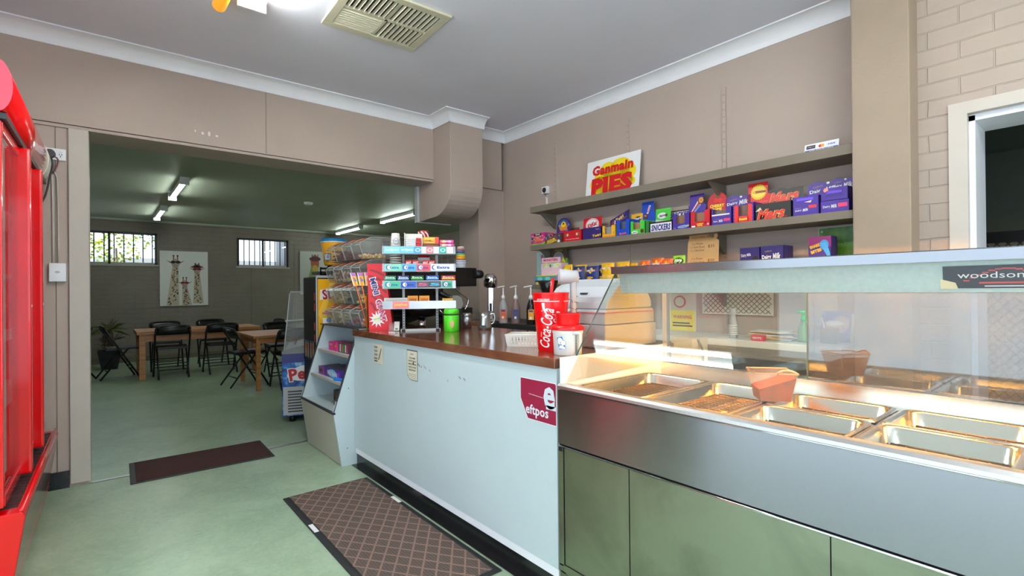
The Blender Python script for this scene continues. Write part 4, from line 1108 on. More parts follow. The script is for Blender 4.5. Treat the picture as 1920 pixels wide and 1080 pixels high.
rows = [  # bottom to top; columns far -> near
    [(tan, 'chip', .5, 'pale sweets'), (tan, 'bar', .5, 'long tan sweets'), (brt, 'chip', .3, 'few bright mixed sweets'), (brt, 'chip', .35, 'red, yellow and blue sweets')],
    [(tan, 'bar', .6, 'golden strips'), (tan, 'bar', .5, 'paler tan strips'), (blk, 'bar', .6, 'dark liquorice'), (yel, 'ball', .45, 'yellow-orange fruit sweets')],
    [(mix, 'chip', .6, 'pink and tan mixed sweets'), (mix, 'chip', .5, 'tan and red jellies'), (tan, 'chip', .3, 'a shallow layer of tan sweets'), (yel, 'chip', .35, 'butter-yellow sweets')],
    [(red_l, 'bar', .55, 'dark red licorice'), (red_l, 'bar', .42, 'shorter dark red licorice'), (red_l, 'bar', .3, 'a little dark red licorice'), (tan, 'ball', .22, 'round cream sweets')],
]
rown = ['bottom', 'second', 'third', 'top']
coln = ['farthest', 'second from the far end', 'third from the far end', 'nearest']
for r_ in range(4):
    for c in range(4):
        cols, sh, fl, desc = rows[r_][c]
        w = 0.168
        bin_('clear bin of %s, %s row, %s' % (desc, rown[r_], coln[c]), 1.405+0.004*r_, 4.105-(c+1)*0.173-0.005, 0.943+r_*0.163, w, 0.20 if r_ < 3 else 0.24, 0.160, cols, sh, fl, 70 if sh == 'chip' else (45 if sh == 'bar' else 60))

# lollipop sticks standing by the red box
for i, (x, y, a, b) in enumerate([(1.45, 3.36, -0.26, 0.0), (1.462, 3.35, -0.17, 0.02), (1.474, 3.34, -0.08, -0.01)]):
    t = thing('sherbet_stick', ['left one of three striped sherbet sticks leaning beside the red box', 'middle one of three striped sherbet sticks leaning beside the red box', 'right one of three striped sherbet sticks, closest to the red box'][i], 'sherbet stick', (x, y, 0.945), 0, 'sherbet sticks behind the red box')
    top = Vector((a*0.26, -0.0-a*0.25, 0.34))
    MB().tube([(0, 0, 0.0), top], 0.004, c_(235, 110, 60), 6).build('stick', t)
    m = MB().frame(top*0.92, Vector((0.8, -0.6, 0)), top); m.T = m.T @ Matrix.Rotation(0, 4, 'Z')
    m.box(-0.018, 0.018, -0.02, 0.075, -0.002, 0.002, c_(240, 190, 40)); m.rect(-0.018, 0.05, 0.018, 0.075, c_(190, 110, 190), 4); m.rect(-0.018, -0.02, -0.013, 0.075, 'white', 5); m.disc(0.003, 0.02, 0.010, 0.012, c_(60, 130, 220), 4, 10); m.disc(0.0, 0.035, .006, .006, c_(230, 60, 120), 5, 8)
    m.build('wrapper', t)

# red MINI GIANT box
t = thing('sweet_dispenser_box', 'tall red swirl-patterned sweet dispenser box at the far counter end', 'sweet box', (1.508, 3.262, 0.932), R(-33))
m = MB()
H = 0.455
vs = [(-0.075, -0.05, 0), (0.085, -0.05, 0), (0.03, -0.05, H), (-0.085, -0.05, H), (-0.075, 0.05, 0), (0.085, 0.05, 0), (0.03, 0.05, H), (-0.085, 0.05, H)]
m.add(vs, [(0, 1, 2, 3), (5, 4, 7, 6), (4, 0, 3, 7), (1, 5, 6, 2), (3, 2, 6, 7), (1, 0, 4, 5)], c_(215, 12, 28))
m.build('carton', t)
m = MB().frame((0, -0.0505, 0), (1, 0, 0), (0, 0, 1))
DR = c_(150, 8, 22)
def clipx(z): return -0.075-0.010*z/H+0.002, 0.085-0.055*z/H-0.002
for k in range(8):                                 # dark swirl bands
    r0 = 0.10+k*0.045; pts = []; pts2 = []
    for i in range(11):
        a = R(8)+R(100)*i/10
        for rr, L_ in ((r0, pts), (r0+0.016, pts2)):
            x = -0.13+rr*math.cos(a)*0.9; z = 0.12+rr*math.sin(a)*0.9
            L_.append((x, z))
    for i in range(10):
        q = [pts[i], pts[i+1], pts2[i+1], pts2[i]]
        if all(0.01 < z < H-0.004 and clipx(z)[0] < x < clipx(z)[1] for x, z in q): m.poly(q, DR, 1)
m.star(0.0-0.02, 0.075, 0.03, 0.058, 11, 'white', 2); m.disc(-0.02, 0.075, 0.030, 0.024, c_(235, 235, 200), 3); m.text('BIG VALUE', -0.02, 0.078, 0.045, 0.010, c_(90, 110, 60), 4, R(15))
m.star(0.035, 0.335-0.03, 0.012, 0.026, 6, c_(60, 140, 220), 2); m.disc(0.028, 0.31, 0.014, 0.014, 'white', 3, 12); m.disc(0.036, 0.30, 0.008, 0.008, c_(245, 170, 30), 4, 10)
for s, cx, cz, w_, h_, cc in (('MINI', -0.036, 0.300, 0.115, 0.036, None), ('GIANT', 0.006, 0.135, 0.150, 0.036, None)):
    m.text(s, cx, cz, w_+0.010, h_+0.012, 'white', 3, R(-76), bold=0.07)
    m.text(s, cx, cz, w_, h_, c_(40, 40, 130) if s == 'MINI' else c_(205, 20, 110), 5, R(-76), bold=0.02)
m.build('lettering', t)
m = MB().frame((-0.08, -0.0, 0.0), (0, -1, 0), (0, 0, 1))
m.T = m.T @ Matrix.Translation((0, 0, 0.012)); 
m.poly([(-0.049, 0.005), (0.049, 0.005), (0.049, 0.25), (-0.049, 0.25)], c_(235, 215, 30), 1)
for i in range(9): m.disc(-0.035+0.018*(i % 5), 0.03+i*0.024, 0.016, 0.013, [c_(220, 40, 40), c_(40, 80, 180), c_(40, 150, 70), c_(230, 120, 170)][i % 4], 2, 8)
m.build('side_print', t)

# small card holder
t = thing('business_card_stand', 'small clear stand with a white card at the foot of the red box', 'card stand', (1.515, 3.08, 0.932), R(-35))
MB().box(-0.035, 0.035, -0.02, 0.02, 0, 0.003, 'clear_plastic').prism([(-0.015, 0.003), (0.012, 0.055), (0.014, 0.055), (-0.012, 0.003)], 'x', -0.035, 0.035, 'clear_plastic').build('stand', t)
m = MB().prism([(-0.017, 0.004), (0.008, 0.062), (0.009, 0.062), (-0.015, 0.004)], 'x', 0.0, 0.034, 'paper'); m.box(0.008, 0.026, -0.017, -0.008, 0.01, 0.02, c_(110, 110, 110)); m.build('card', t)

# ------------------------------------------------------------------ gum and mint rack
GX, GY, GR = 1.655, 2.985, R(-29)
t = thing('gum_rack', 'metal counter rack with four label strips, filled with gum and mints', 'display stand', (GX, GY, 0.932), GR)
W2_ = 0.238
levels = [0.535, 0.420, 0.308, 0.174]       # centre height of each label strip above the counter
for s in (-0.107, 0.117):
    m = MB().box(s-0.008, s+0.008, 0.05, 0.062, 0, 0.53, 'light_grey')
    z = 0.02
    while z < 0.15:
        m.box(s-0.003, s+0.003, 0.0485, 0.0505, z, z+0.009, 'dark_grey'); z += 0.018
    m.build('post', t)
    MB().box(s-0.012, s+0.012, -0.03, 0.16, 0, 0.012, 'black_plastic').build('foot', t)
MB().box(-0.125, 0.135, -0.028, -0.012, 0.0, 0.014, 'light_grey').build('front_rail', t)
shelf_tilt = 0.10
for k, z in enumerate(levels):
    m = MB()
    h = 0.028 if k != 0 else 0.034
    m.prism([(-0.055, z-h), (-0.062, z), (-0.055, z+h), (-0.050, z+h), (-0.052, z), (-0.050, z-h)] if False else [(-0.062, z-0.026), (-0.052, z+0.026), (-0.048, z+0.026), (-0.058, z-0.026)], 'x', -W2_, W2_, 'label_strip' if 'label_strip' in MATS else (mat('label_strip', (0.66, 0.68, 0.72), 0.25, metal=0.3), 'label_strip')[1])
    m.box(-W2_, W2_, -0.05, 0.05, z-0.026, z-0.022, 'light_grey')
    m.build('shelf_tray', t)
    for s in (-W2_, W2_-0.002): pass
# wire basket sides on the two upper shelves
m = MB()
for z0 in (levels[0]-0.02, levels[1]+0.0):
    for zz in (z0+0.045, z0+0.065, z0+0.085) if z0 > 0.5 else (z0+0.04, z0+0.06, z0+0.08):
        m.tube([(-W2_, -0.045, zz), (-W2_, 0.06, zz), (W2_, 0.06, zz), (W2_, -0.045, zz)], 0.0016, 'steel_plain', 5)
        m.tube([(-W2_+0.02, -0.046, zz), (-W2_+0.12, -0.046, zz)], 0.0016, 'steel_plain', 5)
    for i in range(12): m.tube([(-W2_+i*2*W2_/11, 0.06, z0), (-W2_+i*2*W2_/11, 0.06, z0+0.088)], 0.0014, 'steel_plain', 4)
m.build('wire_basket', t)
# printed labels on the strips
def strip(z, items):
    nrm = Vector((0.0, 0.01, 0.052)).normalized()
    m = MB().frame((0, -0.0575, z), (1, 0, 0), nrm); m.T = m.T @ Matrix.Translation((0, 0, 0.0015))
    for (x0, x1, col, txt, tcol) in items:
        m.rect(x0, -0.022, x1, 0.022, col, 1)
        if txt in ('eclipse',):
            m.text(txt, (x0+x1)/2, 0.0, (x1-x0)*.85, 0.020, tcol, 3, 0, bold=0.03, shear=0.25)
        elif txt == 'Extra':
            m.disc(x0+0.022, 0, 0.017, 0.017, tcol, 2, 16); m.disc(x0+0.027, 0, 0.014, 0.014, 'white', 3, 16)
            m.text(txt, (x0+x1)/2+0.006, 0.0, (x1-x0)*.55, 0.018, tcol if tcol != 'white' else c_(30, 90, 180), 4, 0, bold=0.03)
        elif txt == 'star': m.star((x0+x1)/2, 0, .009, .016, 6, tcol, 2)
        elif txt == 'oval': m.disc((x0+x1)/2, 0, .017, .012, tcol, 2); m.disc((x0+x1)/2, 0, .011, .008, col, 3)
        elif txt: m.text(txt, (x0+x1)/2, 0, (x1-x0)*.8, 0.02, tcol, 2, bold=0.03)
    m.build('label_strip', t)
LB = c_(110, 195, 225); TG = c_(90, 190, 160)
strip(levels[0], [(-.225, -.125, c_(120, 205, 225), 'eclipse', 'white'), (-.123, -.035, LB, 'eclipse', 'white'), (-.033, .014, c_(60, 160, 210), 'oval', 'white'), (.014, .045, 'white', None, None), (.047, .092, c_(235, 120, 130), 'oval', 'white'), (.092, .128, 'white', None, None), (.13, .178, c_(40, 175, 160), 'oval', 'white'), (.178, .222, 'white', None, None)])
strip(levels[1], [(-.22, -.115, c_(120, 205, 165), 'Extra', c_(50, 100, 190)), (-.113, -.02, c_(70, 165, 220), 'Extra', c_(40, 70, 160)), (-.018, .07, c_(230, 70, 80), 'Extra', c_(40, 70, 170)), (.075, .225, c_(225, 230, 235), 'Extra', c_(30, 60, 150))])
strip(levels[2], [(-.225, -.125, c_(60, 180, 130), 'Extra', c_(30, 90, 180)), (-.122, -.022, c_(40, 90, 185), 'Extra', c_(20, 50, 140)), (-.02, .06, c_(70, 70, 75), '5', c_(220, 70, 130)), (.06, .14, c_(60, 60, 66), '5', c_(40, 170, 220)), (.145, .215, c_(30, 160, 110), 'Extra', c_(30, 60, 150))])
strip(levels[3], [(-.175, -.07, c_(225, 120, 120), 'JuicyFruit', c_(245, 210, 60))])
rack = t
def pack(label, lx, ly, lz, w, d, h, col, top, txt=None, tcol='white', group='gum and mint packs on the rack', cat='gum packet'):
    # local rack coordinates -> world
    wx = GX+lx*math.cos(GR)-ly*math.sin(GR); wy = GY+lx*math.sin(GR)+ly*math.cos(GR)
    m = MB().box(-w/2, w/2, -d/2, d/2, 0, h, col, 0.002)
    m.frame((0, -d/2, h/2), (1, 0, 0), (0, 0, 1))
    m.rect(-w*.46, -h*.42, w*.46, -h*.1, top, 1)
    if txt: m.text(txt, 0, h*.1, w*.75, h*.4, tcol, 2, bold=0.03)
    return m.build('gum_packet', loc=(wx, wy, 0.932+lz), rz=GR, label=label, cat=cat, group=group)
pz = levels[1]-0.022
for i, x in enumerate((-.07, -.025, .04, .082)):
    pack('red mint tin under the top label strip, %s of four' % ['first from the left', 'second from the left', 'third from the left', 'rightmost'][i], x, 0.0, pz+0.045-0.022, 0.041, 0.05, 0.05, c_(205, 30, 35), c_(150, 15, 20), 'MINT', c_(250, 220, 210))
pz = levels[2]-0.022
cols4 = [(c_(20, 120, 80), c_(90, 190, 150), 'green', -.19, .08), (c_(40, 60, 120), c_(150, 190, 230), 'navy-blue', -.105, .08), (c_(15, 80, 45), c_(60, 190, 60), 'dark green', -.015, .09), (c_(30, 90, 170), c_(120, 180, 230), 'blue', .085, .09), (c_(190, 30, 30), c_(240, 170, 40), 'red and orange', .19, .10)]
for (a, b, nm, x, w) in cols4:
    for lv in range(2):
        pack('%s gum packet, %s one of its pair on the third shelf' % (nm, ['lower', 'upper'][lv]), x, 0.0, pz+0.024+lv*0.030, w*0.94, 0.07, 0.028, a, b, 'GUM' if lv == 0 else 'Extra')
pz = levels[3]-0.022
for i, x in enumerate((-.045, .03)):
    pack('orange gum packet standing on the lowest shelf, %s one' % ['left', 'right'][i], x, 0.0, pz+0.02, 0.068, 0.05, 0.062, c_(240, 150, 30), c_(250, 190, 80), 'Juicy', c_(150, 50, 20))
for i, x in enumerate((.11, .185)):
    pack('flat yellow gum packet on the lowest shelf, %s one' % ['left', 'right'][i], x, 0.0, pz+0.02, 0.07, 0.06, 0.022+0.02*i, c_(235, 175, 30), c_(250, 200, 70), 'Juicy', c_(150, 50, 20))
carton('empty_gum_tray', 'empty white card tray on the left of the lowest rack shelf', 'tray', (GX-.155*math.cos(GR), GY-.155*math.sin(GR), 0.932+pz+0.004), GR, 0.15, 0.06, 0.065, c_(205, 200, 195), lambda m, w, h: m.rect(-w*.45, -h*.4, w*.45, h*.4, c_(185, 180, 176)))
# things standing on top of the rack
tz = 0.932+levels[0]-0.022
def RW(lx, ly): return (GX+lx*math.cos(GR)-ly*math.sin(GR), GY+lx*math.sin(GR)+ly*math.cos(GR))
t = thing('paper_cup_stack', 'stack of white paper cups with a blue round logo, left on the gum rack', 'cup stack', RW(-.155, 0.0)+(0.932+levels[1]-0.015,), GR)
m = MB()
for i in range(7): m.lathe([(0.036, i*0.016), (0.0375, i*0.016+0.004), (0.036, i*0.016+0.006)], 'paper', 20)
m.lathe([(0.036, 0.11), (0.026, 0.245), (0.024, 0.245)], 'paper', 24)
m.build('cups', t)
m = MB().frame((0, -0.0325, 0.19), (1, 0, 0), (0, 0.075, 1)); m.disc(0.004, 0, 0.018, 0.022, c_(90, 100, 170), 1); m.disc(0.004, 0, 0.015, 0.019, 'paper', 2); m.text('CAFE', 0.004, 0, 0.022, 0.010, c_(90, 100, 170), 3); m.build('logo', t)
t = thing('straw_box', 'white upright box filled with red-ended straws or tubes on the gum rack', 'box', RW(-.038, 0.0)+(tz,), GR)
m = MB(); w, d, h = 0.118, 0.06, 0.138
m.box(-w/2, -w/2+0.004, -d/2, d/2, 0, h, 'paper').box(w/2-0.004, w/2, -d/2, d/2, 0, h-0.01, 'paper').box(-w/2, w/2, d/2-0.003, d/2, 0, h, 'paper').box(-w/2, w/2, -d/2, d/2, 0, 0.004, 'paper').box(-w/2, w/2, -d/2, -d/2+0.003, 0, 0.02, 'paper')
m.build('carton', t)
m = MB()
for i in range(9): m.box(-w/2+0.008, 0.015, -d/2+0.002, d/2-0.01, 0.022+i*0.0095, 0.029+i*0.0095, 'white').box(0.018, w/2-0.008, -d/2+0.004-(i % 2)*0.003, d/2-0.01, 0.022+i*0.0095, 0.029+i*0.0095, c_(215, 40, 50))
m.build('contents', t)
t = thing('gold_chocolate_box', 'gold and red chocolate display box on top of the gum rack', 'chocolate box', RW(.077, 0.0)+(tz,), GR)
m = MB(); w, d = 0.108, 0.07
m.box(-w/2, w/2, -d/2, d/2, 0, 0.04, c_(232, 185, 60)); 
for i in range(3): m.box(-w/2+0.003, w/2-0.003, -d/2+0.003, d/2-0.003, 0.042+i*0.011, 0.050+i*0.011, c_(150, 80, 40))
m.box(-w/2, w/2, d/2-0.002, d/2, 0, 0.118, c_(232, 185, 60))
m.frame((0, -d/2, 0), (1, 0, 0), (0, 0, 1)); m.rect(-w/2, 0, -w*.22, 0.038, c_(205, 35, 40), 1); m.rect(w*.0, 0.01, w*.4, 0.03, c_(240, 205, 90), 1)
m.frame((0, -d/2+0.004, 0), (1, 0, 0), (0, 0.35, 1))
m.rect(-w/2, 0.075, w/2, 0.118, c_(240, 190, 70), 1); m.rect(w*.25, 0.075, w/2, 0.118, c_(215, 60, 50), 2); m.text('CARAMELLO', -w*.1, 0.095, w*.6, 0.014, c_(110, 50, 40), 3, bold=.02)
m.build('carton', t)
t = thing('pink_sweet_packs', 'stack of bright pink and yellow sweet packs at the right of the rack top', 'sweet packs', RW(.182, 0.0)+(tz,), GR)
for i in range(4):
    m = MB().box(-0.046, 0.046, -0.03, 0.03, i*0.024, i*0.024+0.022, c_(235, 60, 150), 0.003); m.frame((0, -0.03, i*0.024+0.011), (1, 0, 0), (0, 0, 1)); m.disc(-0.02, 0, 0.018, 0.008, c_(245, 200, 60), 1, 10); m.disc(0.02, 0, 0.012, 0.008, c_(250, 170, 200), 1, 10); m.text('ZAPPO', 0, 0, 0.06, 0.009, 'white', 2, bold=.03)
    m.build('pack', t)
t = thing('cola_tumbler', 'upturned red drink tumbler with white swirls behind the boxes on the rack', 'tumbler', RW(.03, 0.075)+(tz-0.02,), GR)
MB().lathe([(0.040, 0.0), (0.034, 0.18), (0.03, 0.185), (0.001, 0.185)], c_(170, 25, 30), 20).build('body', t)
m = MB()
for a in (0.5, 1.3, 2.2): m.tube([(0.039*math.cos(-a)*0.98, 0.039*math.sin(-a)*0.98, 0.13), (0.036*math.cos(-a-0.3), 0.036*math.sin(-a-0.3), 0.16), (0.035*math.cos(-a-0.8), 0.035*math.sin(-a-0.8), 0.175)], 0.005, 'white', 5, 4)
m.build('swirl', t)
MB().box(-0.04, 0.04, -0.04, 0.04, -0.10, -0.001, 'light_grey').build('stand', t)
t = thing('patterned_cup_stack', 'stack of patterned yellow and purple paper cups right of the gum rack', 'cup stack', (2.33, 3.50, 1.388), 0)
m = MB()
for i in range(5): m.lathe([(0.042, i*0.013-0.0), (0.043, i*0.013+0.004), (0.042, i*0.013+0.009)], 'white', 20).lathe([(0.0421, i*0.013+0.009), (0.0421, i*0.013+0.013)], c_(90, 110, 170), 20)
m.lathe([(0.042, 0.065), (0.039, 0.09)], c_(240, 160, 50), 24).lathe([(0.039, 0.09), (0.037, 0.105)], c_(240, 200, 50), 24).lathe([(0.037, 0.105), (0.0355, 0.118)], c_(120, 200, 130), 24).lathe([(0.0355, 0.118), (0.031, 0.15)], c_(100, 95, 150), 24).lathe([(0.031, 0.15), (0.029, 0.165)], c_(225, 150, 110), 24).lathe([(0.029, 0.165), (0.027, 0.175), (0.001, 0.175)], 'white', 24)
m.build('cups', t)

# ------------------------------------------------------------------ coffee machine
t = thing('coffee_machine', 'black espresso machine with a steam wand behind the gum rack', 'coffee machine', (2.05, 3.44, 0.932), 0)
MB().box(-0.42, 0.40, 0.0, 0.42, 0.30, 0.455, 'black_plastic', 0.01).build('head', t)
MB().box(-0.42, 0.16, 0.15, 0.42, 0.10, 0.31, 'black_metal').build('body', t)
MB().box(-0.42, 0.34, -0.02, 0.42, 0.07, 0.125, 'black_plastic', 0.006).build('drip_tray', t)
for x in (-0.38, 0.08): MB().lathe([(0.03, 0), (0.025, 0.075)], 'black_plastic', 12, cx=x, cy=0.08).build('foot', t)
MB().prism([(-0.12, 0.0), (-0.40, 0.0), (-0.40, 0.10), (0.24, 0.10)], 'y', 0.25, 0.4, 'black_metal').build('stand', t)
m = MB().lathe([(0.036, 0.36), (0.036, 0.425), (0.028, 0.44), (0.001, 0.44)], 'black_plastic', 18, cx=-0.02, cy=0.40, axis='x'); m.build('control_knob', t)
MB().tube([(0.15, -0.03, 0.33), (0.145, -0.06, 0.29), (0.20, -0.06, 0.24), (0.265, -0.06, 0.20), (0.26, -0.06, 0.15), (0.235, -0.06, 0.11)], 0.007, 'chrome', 8, 5).build('steam_wand', t)
MB().tube([(0.03, 0.02, 0.255), (0.10, -0.02, 0.215), (0.20, -0.06, 0.20)], [0.024, 0.016], 'black_plastic', 10).build('portafilter', t)
MB().lathe([(0.038, 0.23), (0.038, 0.30)], 'black_plastic', 18, cx=0.03, cy=0.03).build('group_head', t)
t = thing('sugar_scoop_tub', 'rounded frosted plastic tub hanging right of the lowest rack strip', 'tub', (1.99, 3.05, 0.932))
MB().prism([(-0.045, 0.135), (0.03, 0.135), (0.045, 0.17), (0.03, 0.215), (0.0, 0.23), (-0.045, 0.23)], 'y', -0.02, 0.02, 'frosted' if 'frosted' in MATS else (mat('frosted', (0.70, 0.70, 0.68), 0.4, alpha=0.8), 'frosted')[1]).box(-0.04, 0.03, -0.018, 0.018, 0.0, 0.135, 'dark_grey').build('tub', t)
t = thing('mixing_bowl', 'black rounded hopper bowl on a chrome neck under the gum rack', 'bowl', (1.83, 3.37-0.10, 0.932))
MB().lathe([(0.02, 0.07), (0.09, 0.08), (0.125, 0.12), (0.13, 0.165), (0.001, 0.165)], 'black_plastic', 28).build('bowl', t)
MB().lathe([(0.03, 0.0), (0.028, 0.02), (0.026, 0.07)], 'chrome', 18).build('neck', t)

# tin, shaker, jug on the counter
t = thing('green_canister', 'bright green lidded canister with a small oval window on the counter', 'canister', (1.775, 2.782, 0.932), R(-32))
GRN = c_(80, 205, 30)
MB().lathe([(0.047, 0.0), (0.049, 0.004), (0.049, 0.103), (0.045, 0.106), (0.045, 0.112)], GRN, 32).build('body', t)
MB().lathe([(0.046, 0.104), (0.0465, 0.112), (0.045, 0.116)], 'dark_grey', 32).build('seal_ring', t)
m = MB().lathe([(0.048, 0.114), (0.050, 0.118), (0.049, 0.139), (0.042, 0.147), (0.001, 0.148)], GRN, 32); m.build('lid', t)
m = MB().frame((0, -0.0495, 0.05), (1, 0, 0), (0, 0, 1)); m.disc(0.002, 0, 0.013, 0.025, c_(215, 175, 120), 1); m.build('window', t)
MB().tube([(-0.047, 0.01, 0.112), (-0.062, 0.0, 0.125), (-0.075, 0.0, 0.14)], 0.003, 'chrome', 6).build('clasp_wire', t)
t = thing('steel_shaker', 'brushed steel chocolate shaker beside the green canister', 'shaker', (2.0, 2.935, 0.932))
MB().lathe([(0.034, 0), (0.034, 0.075), (0.032, 0.078), (0.034, 0.082), (0.034, 0.098), (0.03, 0.106), (0.001, 0.107)], 'steel_plain', 28).build('body', t)
t = thing('milk_jug', 'stainless steel milk jug with a side handle on the counter', 'jug', (2.02, 2.75, 0.932), R(-43))
MB().lathe([(0.040, 0), (0.045, 0.006), (0.046, 0.02), (0.038, 0.075), (0.037, 0.115), (0.035, 0.115), (0.036, 0.07), (0.042, 0.02), (0.001, 0.01)], 'steel_plain', 32, caps=False).build('body', t)
MB().tube([(0.036, 0, 0.10), (0.062, 0, 0.105), (0.070, 0, 0.075), (0.06, 0, 0.045), (0.045, 0, 0.035)], 0.006, 'steel_plain', 8, 5).build('handle', t)
MB().box(-0.03, 0.015, -0.047, -0.04, 0.012, 0.03, 'dark_grey').build('maker_label', t)

# ------------------------------------------------------------------ rear bench with mixer, syrups, grinder
t = thing('rear_bench', 'dark-topped bench running along the wall below the shelves', 'bench', (2.66, 0.90, 0))
MB().box(0.0, 0.61, 2.03, 3.16, 0.868, 0.908, 'black_rubber').box(0.24, 0.61, 0.0, 2.03, 0.85, 0.89, 'warm_white').build('bench_top', t, bevel=0.003)
MB().box(0.03, 0.60, 2.05, 3.14, 0.0, 0.868, 'shelf_paint').box(0.24, 0.26, 0.0, 2.05, 0.79, 0.85, 'shelf_paint').box(0.30, 0.6, 0.02, 2.03, 0.12, 0.135, 'black_plastic').build('carcass', t)
t = thing('milkshake_mixer', 'tall chrome milkshake mixer with a domed head on the rear bench', 'milkshake mixer', (2.76, 3.66, 0.908), R(-40))
MB().lathe([(0.085, 0), (0.088, 0.01), (0.075, 0.02), (0.05, 0.04), (0.035, 0.075), (0.03, 0.10)], 'chrome', 32).build('base', t)
MB().box(-0.025, 0.025, -0.02, 0.03, 0.06, 0.36, 'chrome', 0.008).box(-0.01, 0.01, -0.028, -0.018, 0.08, 0.17, 'black_plastic').build('column', t)
MB().lathe([(0.04, 0.31), (0.062, 0.325), (0.064, 0.39), (0.058, 0.42), (0.035, 0.44), (0.001, 0.443)], 'chrome', 32, cy=-0.01).build('head', t)
def pump_bottle(label, loc, body, liquid, lab, sp):
    t = thing('syrup_bottle', label, 'syrup bottle', loc, R(-40), 'pump syrup bottles on the rear bench')
    MB().lathe([(0.036, 0), (0.038, 0.01), (0.038, 0.13), (0.030, 0.17), (0.016, 0.205), (0.014, 0.215)], body, 24).build('bottle_body', t)
    MB().lathe([(0.0345, 0.004), (0.0365, 0.01), (0.0365, 0.05), (0.001, 0.051)], liquid, 20).build('syrup', t)
    m = MB().frame((0, -0.0385, 0.085), (1, 0, 0), (0, 0, 1)); m.rect(-0.024, -0.045, 0.024, 0.04, lab, 1); m.rect(-0.013, -0.040, 0.006, -0.02, 'white', 2); m.rect(-0.018, 0.02, 0.016, 0.034, c_(40, 60, 130), 2); m.build('label', t)
    m = MB().lathe([(0.017, 0.21), (0.017, 0.235), (0.010, 0.245), (0.006, 0.25), (0.005, 0.31)], 'white', 16); m.tube([(sp, 0.0, 0.312), (0.0, 0, 0.322), (0.012, 0, 0.322)], 0.005, 'white', 8)
    m.build('pump', t)
mat('bottle_clear', (0.80, 0.80, 0.80), 0.2, alpha=0.6); mat('bottle_pink', (0.62, 0.50, 0.48), 0.2, alpha=0.75); mat('bottle_dark', (0.12, 0.11, 0.11), 0.15, alpha=0.9)
pump_bottle('clear pump syrup bottle with an orange label, left of the three', (2.70, 3.40, 0.908), 'bottle_clear', c_(190, 120, 110), c_(225, 100, 50), -0.05)
pump_bottle('brownish pump syrup bottle with a dark label, middle of the three', (2.74, 3.28, 0.908), 'bottle_pink', c_(60, 50, 55), c_(70, 70, 110), -0.05)
pump_bottle('dark pump syrup bottle with a yellow label, right of the three', (2.78, 3.13, 0.908), 'bottle_dark', c_(30, 28, 28), c_(235, 160, 40), -0.06)
t = thing('coffee_grinder', 'black coffee grinder with a funnel hopper behind the giant red cup', 'grinder', (2.86, 3.0, 0.908), R(-40))
MB().lathe([(0.025, 0.20), (0.055, 0.27), (0.085, 0.36), (0.08, 0.365), (0.05, 0.28)], 'bottle_dark', 24).build('hopper', t)
MB().box(-0.06, 0.06, -0.07, 0.07, 0.0, 0.21, 'black_plastic', 0.012).build('body', t)
MB().box(-0.11, 0.085, -0.02, 0.02, 0.352, 0.366, 'black_plastic').build('lever', t)
t = thing('drip_mat', 'low black tray under the syrup bottles on the rear bench', 'tray', (2.74, 3.28, 0.908))
t2 = MB().box(-0.07, 0.10, -0.20, 0.18, -0.0, 0.004, 'black_plastic'); t2.build('tray', t)

# ------------------------------------------------------------------ front items on the counter
t = thing('plastic_basket', 'small white slotted plastic basket behind the giant cup', 'basket', (1.60, 1.80, 0.932), R(-52))
m = MB(); w, d, h = 0.105, 0.062, 0.055
def wallq(p0, p1, q0, q1, nslot):
    # slotted wall between bottom edge p0-p1 and top edge q0-q1
    p0, p1, q0, q1 = map(Vector, (p0, p1, q0, q1))
    def P(u, v): return (p0*(1-u)+p1*u)*(1-v)+(q0*(1-u)+q1*u)*v
    n = (p1-p0).cross(q0-p0).normalized()*0.0015
    def quad(u0, u1, v0, v1):
        a = [P(u0, v0), P(u1, v0), P(u1, v1), P(u0, v1)]
        m.add([x-n for x in a]+[x+n for x in a], [(3, 2, 1, 0), (4, 5, 6, 7), (0, 1, 5, 4), (1, 2, 6, 5), (2, 3, 7, 6), (3, 0, 4, 7)], 'warm_white')
    quad(0, 1, 0, .18); quad(0, 1, .82, 1); quad(0, .08, .18, .82); quad(.92, 1, .18, .82); quad(0.08, .92, .47, .53)
    for i in range(nslot):
        u = .08+.84*(i+.5)/nslot; quad(u-.018, u+.018, .18, .82)
B = [(-w, -d, 0), (w, -d, 0), (w, d, 0), (-w, d, 0)]; T_ = [(-w*1.08, -d*1.12, h), (w*1.08, -d*1.12, h), (w*1.08, d*1.12, h), (-w*1.08, d*1.12, h)]
for i in range(4):
    j = (i+1) % 4; wallq(B[i], B[j], T_[i], T_[j], 12 if i % 2 == 0 else 7)
m.box(-w, w, -d, d, 0, 0.003, 'warm_white'); m.build('basket_body', t)
MB().tube(T_, 0.004, 'warm_white', 6, closed=True).build('rim', t)

t = thing('giant_cola_cup', 'giant red soft drink cup with white script and a straw on the counter', 'cup', (1.525, 1.585, 0.932), R(-43.9))
MB().lathe([(0.056, 0.0), (0.058, 0.004), (0.077, 0.215), (0.079, 0.247), (0.081, 0.252), (0.078, 0.254), (0.074, 0.21), (0.055, 0.01), (0.001, 0.008)], 'cup_red', 48, caps=False).build('cup_body', t)
def wrap(m, r0, k, z0, body, cx, cz, w_, h_, matn, rot=0, bold=0, shear=0, off=0.0012, cth=0.0):
    """lettering laid on a cone r = r0 + k*z"""
    vs, fs, x0, x1, y0, y1 = text_geo(body, bold, shear, 3)
    sx = w_/(x1-x0); sy = h_/(y1-y0); c, sn = math.cos(rot), math.sin(rot); out = []
    for v in vs:
        a = (v.x-(x0+x1)/2)*sx; b = (v.y-(y0+y1)/2)*sy
        X = cx+a*c-b*sn; Z = cz+a*sn+b*c; r = r0+k*Z+off; th = X/0.066-PI/2+cth
        out.append((r*math.cos(th), r*math.sin(th), Z))
    m.add(out, fs, matn)
k = (0.077-0.058)/0.215
m = MB()
